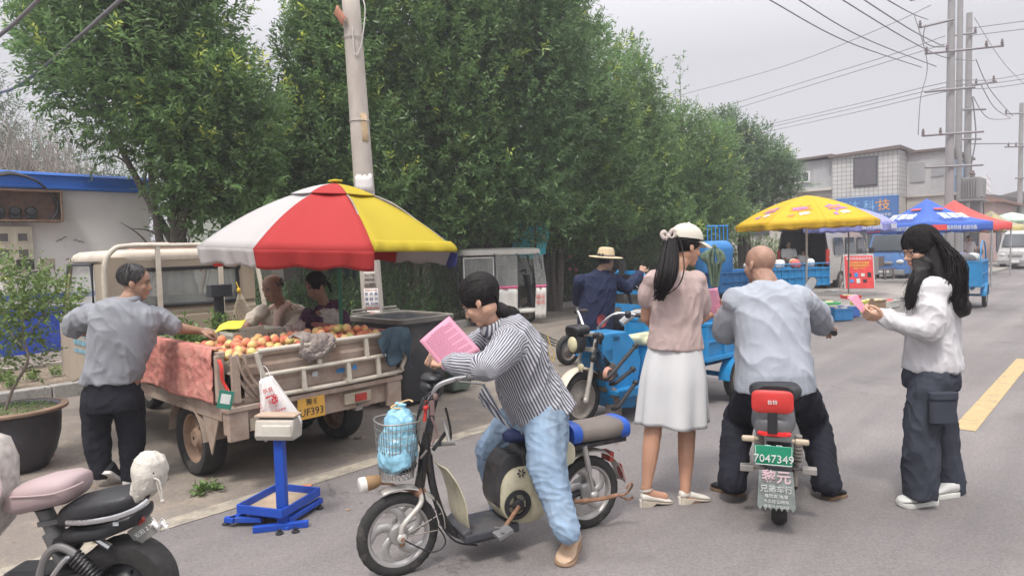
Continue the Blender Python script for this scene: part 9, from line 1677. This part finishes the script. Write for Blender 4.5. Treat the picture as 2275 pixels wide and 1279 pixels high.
# blue pickup under the canopy, minivan at the right edge, trike at the right
def boxcar(label,cat,loc,rz,L_,w_,h_,m,nose=.5,name='small_truck',cabL=None):
    t=thing(name,label,cat,loc,rz); cl_=cabL or L_
    b=MB(); secs=[(-L_/2,h_*.97),(-L_/2+.15,h_),(cl_-L_/2-nose-.35,h_),(cl_-L_/2-nose,h_*.93),(cl_-L_/2-.12,h_*.56),(cl_-L_/2,h_*.46),(cl_-L_/2+.03,h_*.2)]
    rs=[[V3(x,-w_/2,.28),V3(x,-w_/2-.01,h_*.52),V3(x,-w_/2+.07,z-.06),V3(x,-w_/2+.14,z),V3(x,w_/2-.14,z),V3(x,w_/2-.07,z-.06),V3(x,w_/2+.01,h_*.52),V3(x,w_/2,.28)] if z>h_*.6 else [V3(x,-w_/2,.28),V3(x,-w_/2,z*.7),V3(x,-w_/2,z*.9),V3(x,-w_/2+.1,z),V3(x,w_/2-.1,z),V3(x,w_/2,z*.9),V3(x,w_/2,z*.7),V3(x,w_/2,.28)] for x,z in secs]
    b.rings(rs); obj('body',b,m,t,smooth=30); xn=cl_-L_/2
    b=MB(); b.add([(xn-.10,-w_/2+.12,h_*.60),(xn-.10,w_/2-.12,h_*.60),(xn-nose+.035,w_/2-.16,h_*.91),(xn-nose+.035,-w_/2+.16,h_*.91)],[(0,1,2,3)]); 
    b.v=[(v[0]+.03,v[1],v[2]) for v in b.v]; obj('windscreen',b,GLS,t,smooth=0)
    for s in (-1,1):
        for x0_,x1_ in ((xn-nose-.75,xn-nose-.05),(xn-nose-1.5,xn-nose-.85)):
            if x0_<-L_/2+.1: continue
            b=MB(); b.add([(x0_,s*(w_/2+.012),h_*.56),(x1_,s*(w_/2+.012),h_*.56),(x1_-.1,s*(w_/2-.04),h_*.88),(x0_+.03,s*(w_/2-.04),h_*.88)],[(0,1,2,3) if s<0 else (3,2,1,0)]); obj('side_window',b,GLS,t,smooth=0)
        b=MB(); b.ell((xn+.0,s*(w_/2-.18),h_*.38),(.05,.14,.08)); obj('headlight',b,mat('lamp_glass',(.6,.6,.58),.15),t)
        for x in (-L_/2+.6,xn-.55): wheel(t,(x,s*(w_/2-.06),.26),.26,.15,(0,1,0),STEEL)
    b=MB(); b.box((xn+.03,0,.33),(.10,w_*.98,.18)); b.box((xn+.04,0,h_*.36),(.04,w_*.4,.10)); obj('bumper',b,mat('grey_bumper',(.25,.25,.25),.6),t,smooth=0,bevel=.02); b=MB(); b.box((xn+.09,0,.36),(.01,.36,.10)); obj('number_plate',b,PW,t,smooth=0); return t
q=P(2272,600,31.5); boxcar('white grey microvan driving towards us at the right edge','van',(q.x+.1,q.y,0),YAW+math.pi-.15,2.9,1.35,1.75,mat('microvan_white',(.50,.50,.50),.35),.45,'microvan')
q=P(2012,600,25.5); boxcar('small blue truck parked under the blue canopy tent','truck',(q.x,q.y,0),YAW+math.pi-.2,3.2,1.4,1.85,mat('pickup_blue',(.06,.16,.38),.4,dirt=.2),.35,'small_truck')
q=G(2140,692); t=thing('cargo_tricycle','blue cargo tricycle loaded with goods, seen past the long haired woman','tricycle',(P(2120,690,14.4).x,14.4,0),YAW+.06); cart_body(t,0,1.5,.9,.50,1.02,TBL,ribs=7,r=.26); b=MB(); b.tube(smoothpath([(0,-.45,1.02),(.1,-.45,1.35),(.5,-.45,1.45),(1.0,-.45,1.35),(1.3,-.45,1.02)],5),.015,6); b.tube(smoothpath([(0,.45,1.02),(.1,.45,1.35),(.5,.45,1.45),(1.0,.45,1.35),(1.3,.45,1.02)],5),.015,6); obj('hoop_rail',b,TBL,t); Mq=t.matrix_basis
for i,(x,y,c) in enumerate(((.2,-.2,(.1,.1,.11)),(.55,.1,(.35,.3,.22)),(.8,-.25,(.4,.42,.42)),(1.15,.0,(.12,.12,.2)))): b=MB(); b.ell(Mq@V3(x,y,1.06),(.18,.15,.13),(.3*i,.2,i),12,8); single('goods_bag',b,mat('bundle_%d'%i,c,.8),'%s bundle on the blue tricycle past the long haired woman'%['black','brown','pale grey','dark navy'][i],'bundle',smooth=60)
# roadside goods
b=MB(); b.grid(lambda u,v:(G(1835,705).lerp(G(1965,672),u)).lerp(G(1880,640).lerp(G(2030,640),u),v)+V3(0,0,.018+.012*math.sin(u*9)*math.sin(v*11)),16,10,.004); single('ground_sheet',b,cloth('pink_sheet_cloth',(.50,.27,.30),.2),'pink sheet spread on the ground under the roadside goods','cloth',smooth=180)
def tub(label,px,py,sx,sy,h,c,rz=0,name='basket',z=.02):
    q=G(px,py); t=thing(name,label,name.replace('_',' '),(q.x,q.y,z),rz,'goods set out on the ground'); b=MB(); k0=.82
    for s in (-1,1): b.box((0,s*sy/2,h/2),(sx,.012,h)); b.box((s*sx/2,0,h/2),(.012,sy,h))
    b.box((0,0,.01),(sx,sy,.015)); b.box((0,-sy/2-.01,h-.01),(sx+.03,.02,.03)); b.box((0,sy/2+.01,h-.01),(sx+.03,.02,.03)); obj('tub_body',b,mat('tub_%02d%02d%02d'%tuple(int(v*99) for v in c),c,.5),t,smooth=0,bevel=.004)
    b=MB(); random.seed(px)
    for i in range(7): b.ell((random.uniform(-.35,.35)*sx,random.uniform(-.35,.35)*sy,h-.01),(.05,.04,.035),(0,0,i))
    obj('contents',b,mat('mixed_goods_%d'%(px%3),[(.6,.5,.3),(.5,.1,.1),(.5,.5,.5)][px%3],.6),t); return t
BLc=(.03,.22,.50); tub('blue crate at the kerb corner nearest the bald man',1862,712,.42,.30,.22,BLc,.3,'crate'); tub('second blue crate, right of the nearest one',1886,704,.30,.26,.2,(.06,.16,.5),.3,'crate'); tub('green basin behind the blue crates',1836,686,.45,.34,.14,(.10,.45,.20),.2,'basin'); tub('lime and yellow packet box right of the blue crates',1908,696,.24,.2,.24,(.5,.6,.08),.4,'box'); tub('brown cardboard box at the front of the pink sheet',1938,688,.42,.34,.20,(.24,.16,.10),.5,'box'); tub('red basket in the middle of the goods',1890,672,.34,.3,.16,(.60,.05,.05),.1,'basket'); tub('white box at the right of the goods',1972,684,.6,.3,.16,(.55,.55,.50),.74,'box'); tub('yellow tray behind the red basket',1902,650,.4,.3,.06,(.6,.5,.08),.1,'tray'); tub('steel pan beside the sign board',1850,655,.3,.3,.10,(.3,.3,.3),.2,'pan')
random.seed(77)
CN=[('black',(.03,.03,.03)),('red',(.6,.05,.04)),('pink',(.6,.25,.3)),('white',(.6,.6,.58)),('green',(.1,.4,.12)),('yellow',(.6,.5,.06)),('orange',(.65,.25,.05)),('blue',(.05,.15,.5))]
where=['in the front row of the roadside goods','on the left of the pink sheet','on the right of the pink sheet','by the foot of the sign board','towards the back of the roadside goods','behind the roadside goods near the canopy leg']
for i in range(44):
    u=random.random(); v=random.random(); px=1845+150*u+20*v; py=696-20*u-46*v; q=G(px,py); nm,c=CN[i%8]; b=MB(); a=random.uniform(0,3); s=random.uniform(.05,.10)*(1+.6*v)
    kd=i%3
    if kd==0: b.ell(q+V3(0,0,.04),(s*1.4,s*.6,.04),(0,0,a),10,6); b.ell(q+V3(.03,.02,.06),(s*.6,s*.5,.035),(0,0,a),10,6); nn_='toy'
    elif kd==1: b.box(q+V3(0,0,.04),(s*2,s*1.2,.05),(0,.1,a)); b.box(q+V3(0,0,.075),(s*1.4,s*.9,.02),(0,.1,a)); nn_='packet'
    else: b.lathe([(s*.7,0),(s,.05),(s*1.02,.06),(s*.9,.055),(s*.6,.015)],q+V3(0,0,.02),(0,0,1),14,cap=False); nn_='bowl'
    single(nn_,b,mat('goods_'+nm,c,.5),'small %s %s %s'%(nm,nn_,where[int(v*2.99)*2+(u>.5)]),nn_,'small goods laid out at the roadside',smooth=40)
for i in range(7): 
    q=G(1962+9*i,640-1.3*i); b=MB(); 
    for s in (-1,1): b.ell(q+V3(s*.06,0,.05),(.045,.13,.04),(0,0,.6),10,6)
    single('shoes',b,BLACK,'pair of black shoes, number %s of the row right of the sign board'%['one','two','three','four','five','six','seven'][i],'shoes','shoes in a row at the market',smooth=60)
for px,py,Y,lb in ((1965,598,24,'dark brown folding chair beside the blue truck'),(1985,596,24.5,'second brown folding chair touching the canopy leg')):
    q=P(px,py,Y); t=thing('chair',lb,'chair',(q.x,q.y,0),.4,'chairs under the canopy'); b=MB(); b.box((0,0,.45),(.42,.42,.04)); obj('seat',b,BROWN,t,smooth=0); b=MB(); b.box((0,.2,.72),(.42,.04,.38)); obj('backrest',b,BROWN,t,smooth=0)
    for x in (-.19,.19):
        for y in (-.19,.19): b=MB(); b.box((x,y,.22),(.03,.03,.44)); obj('leg',b,BROWN,t,smooth=0)
q=P(2160,610,34); b=MB(); b.grid(lambda u,v:V3(q.x-1.5+3*u,q.y+3*v-2,.03+.03*math.sin(u*9)*math.sin(v*8)),14,12,.01); single('ground_cloth',b,cloth('red_patchy_cloth',(.42,.20,.16),.5),'reddish cloth with goods at the far end of the market','cloth',smooth=180)
# haze
b=MB(); b.box((60,110,13),(300,262,28)); HZ=bpy.data.materials.new('haze_air'); HZ.use_nodes=True; n_=HZ.node_tree.nodes; n_.remove(n_['Principled BSDF']); pv=n_.new('ShaderNodeVolumePrincipled'); pv.inputs['Color'].default_value=(.93,.93,.97,1); pv.inputs['Density'].default_value=.0036; pv.inputs['Anisotropy'].default_value=.3; HZ.node_tree.links.new(pv.outputs[0],n_['Material Output'].inputs['Volume'])
HZO=obj('haze',b,HZ,smooth=0); kind(HZO,'stuff','thin pale summer haze over the whole street','haze')
bpy.context.view_layer.update()
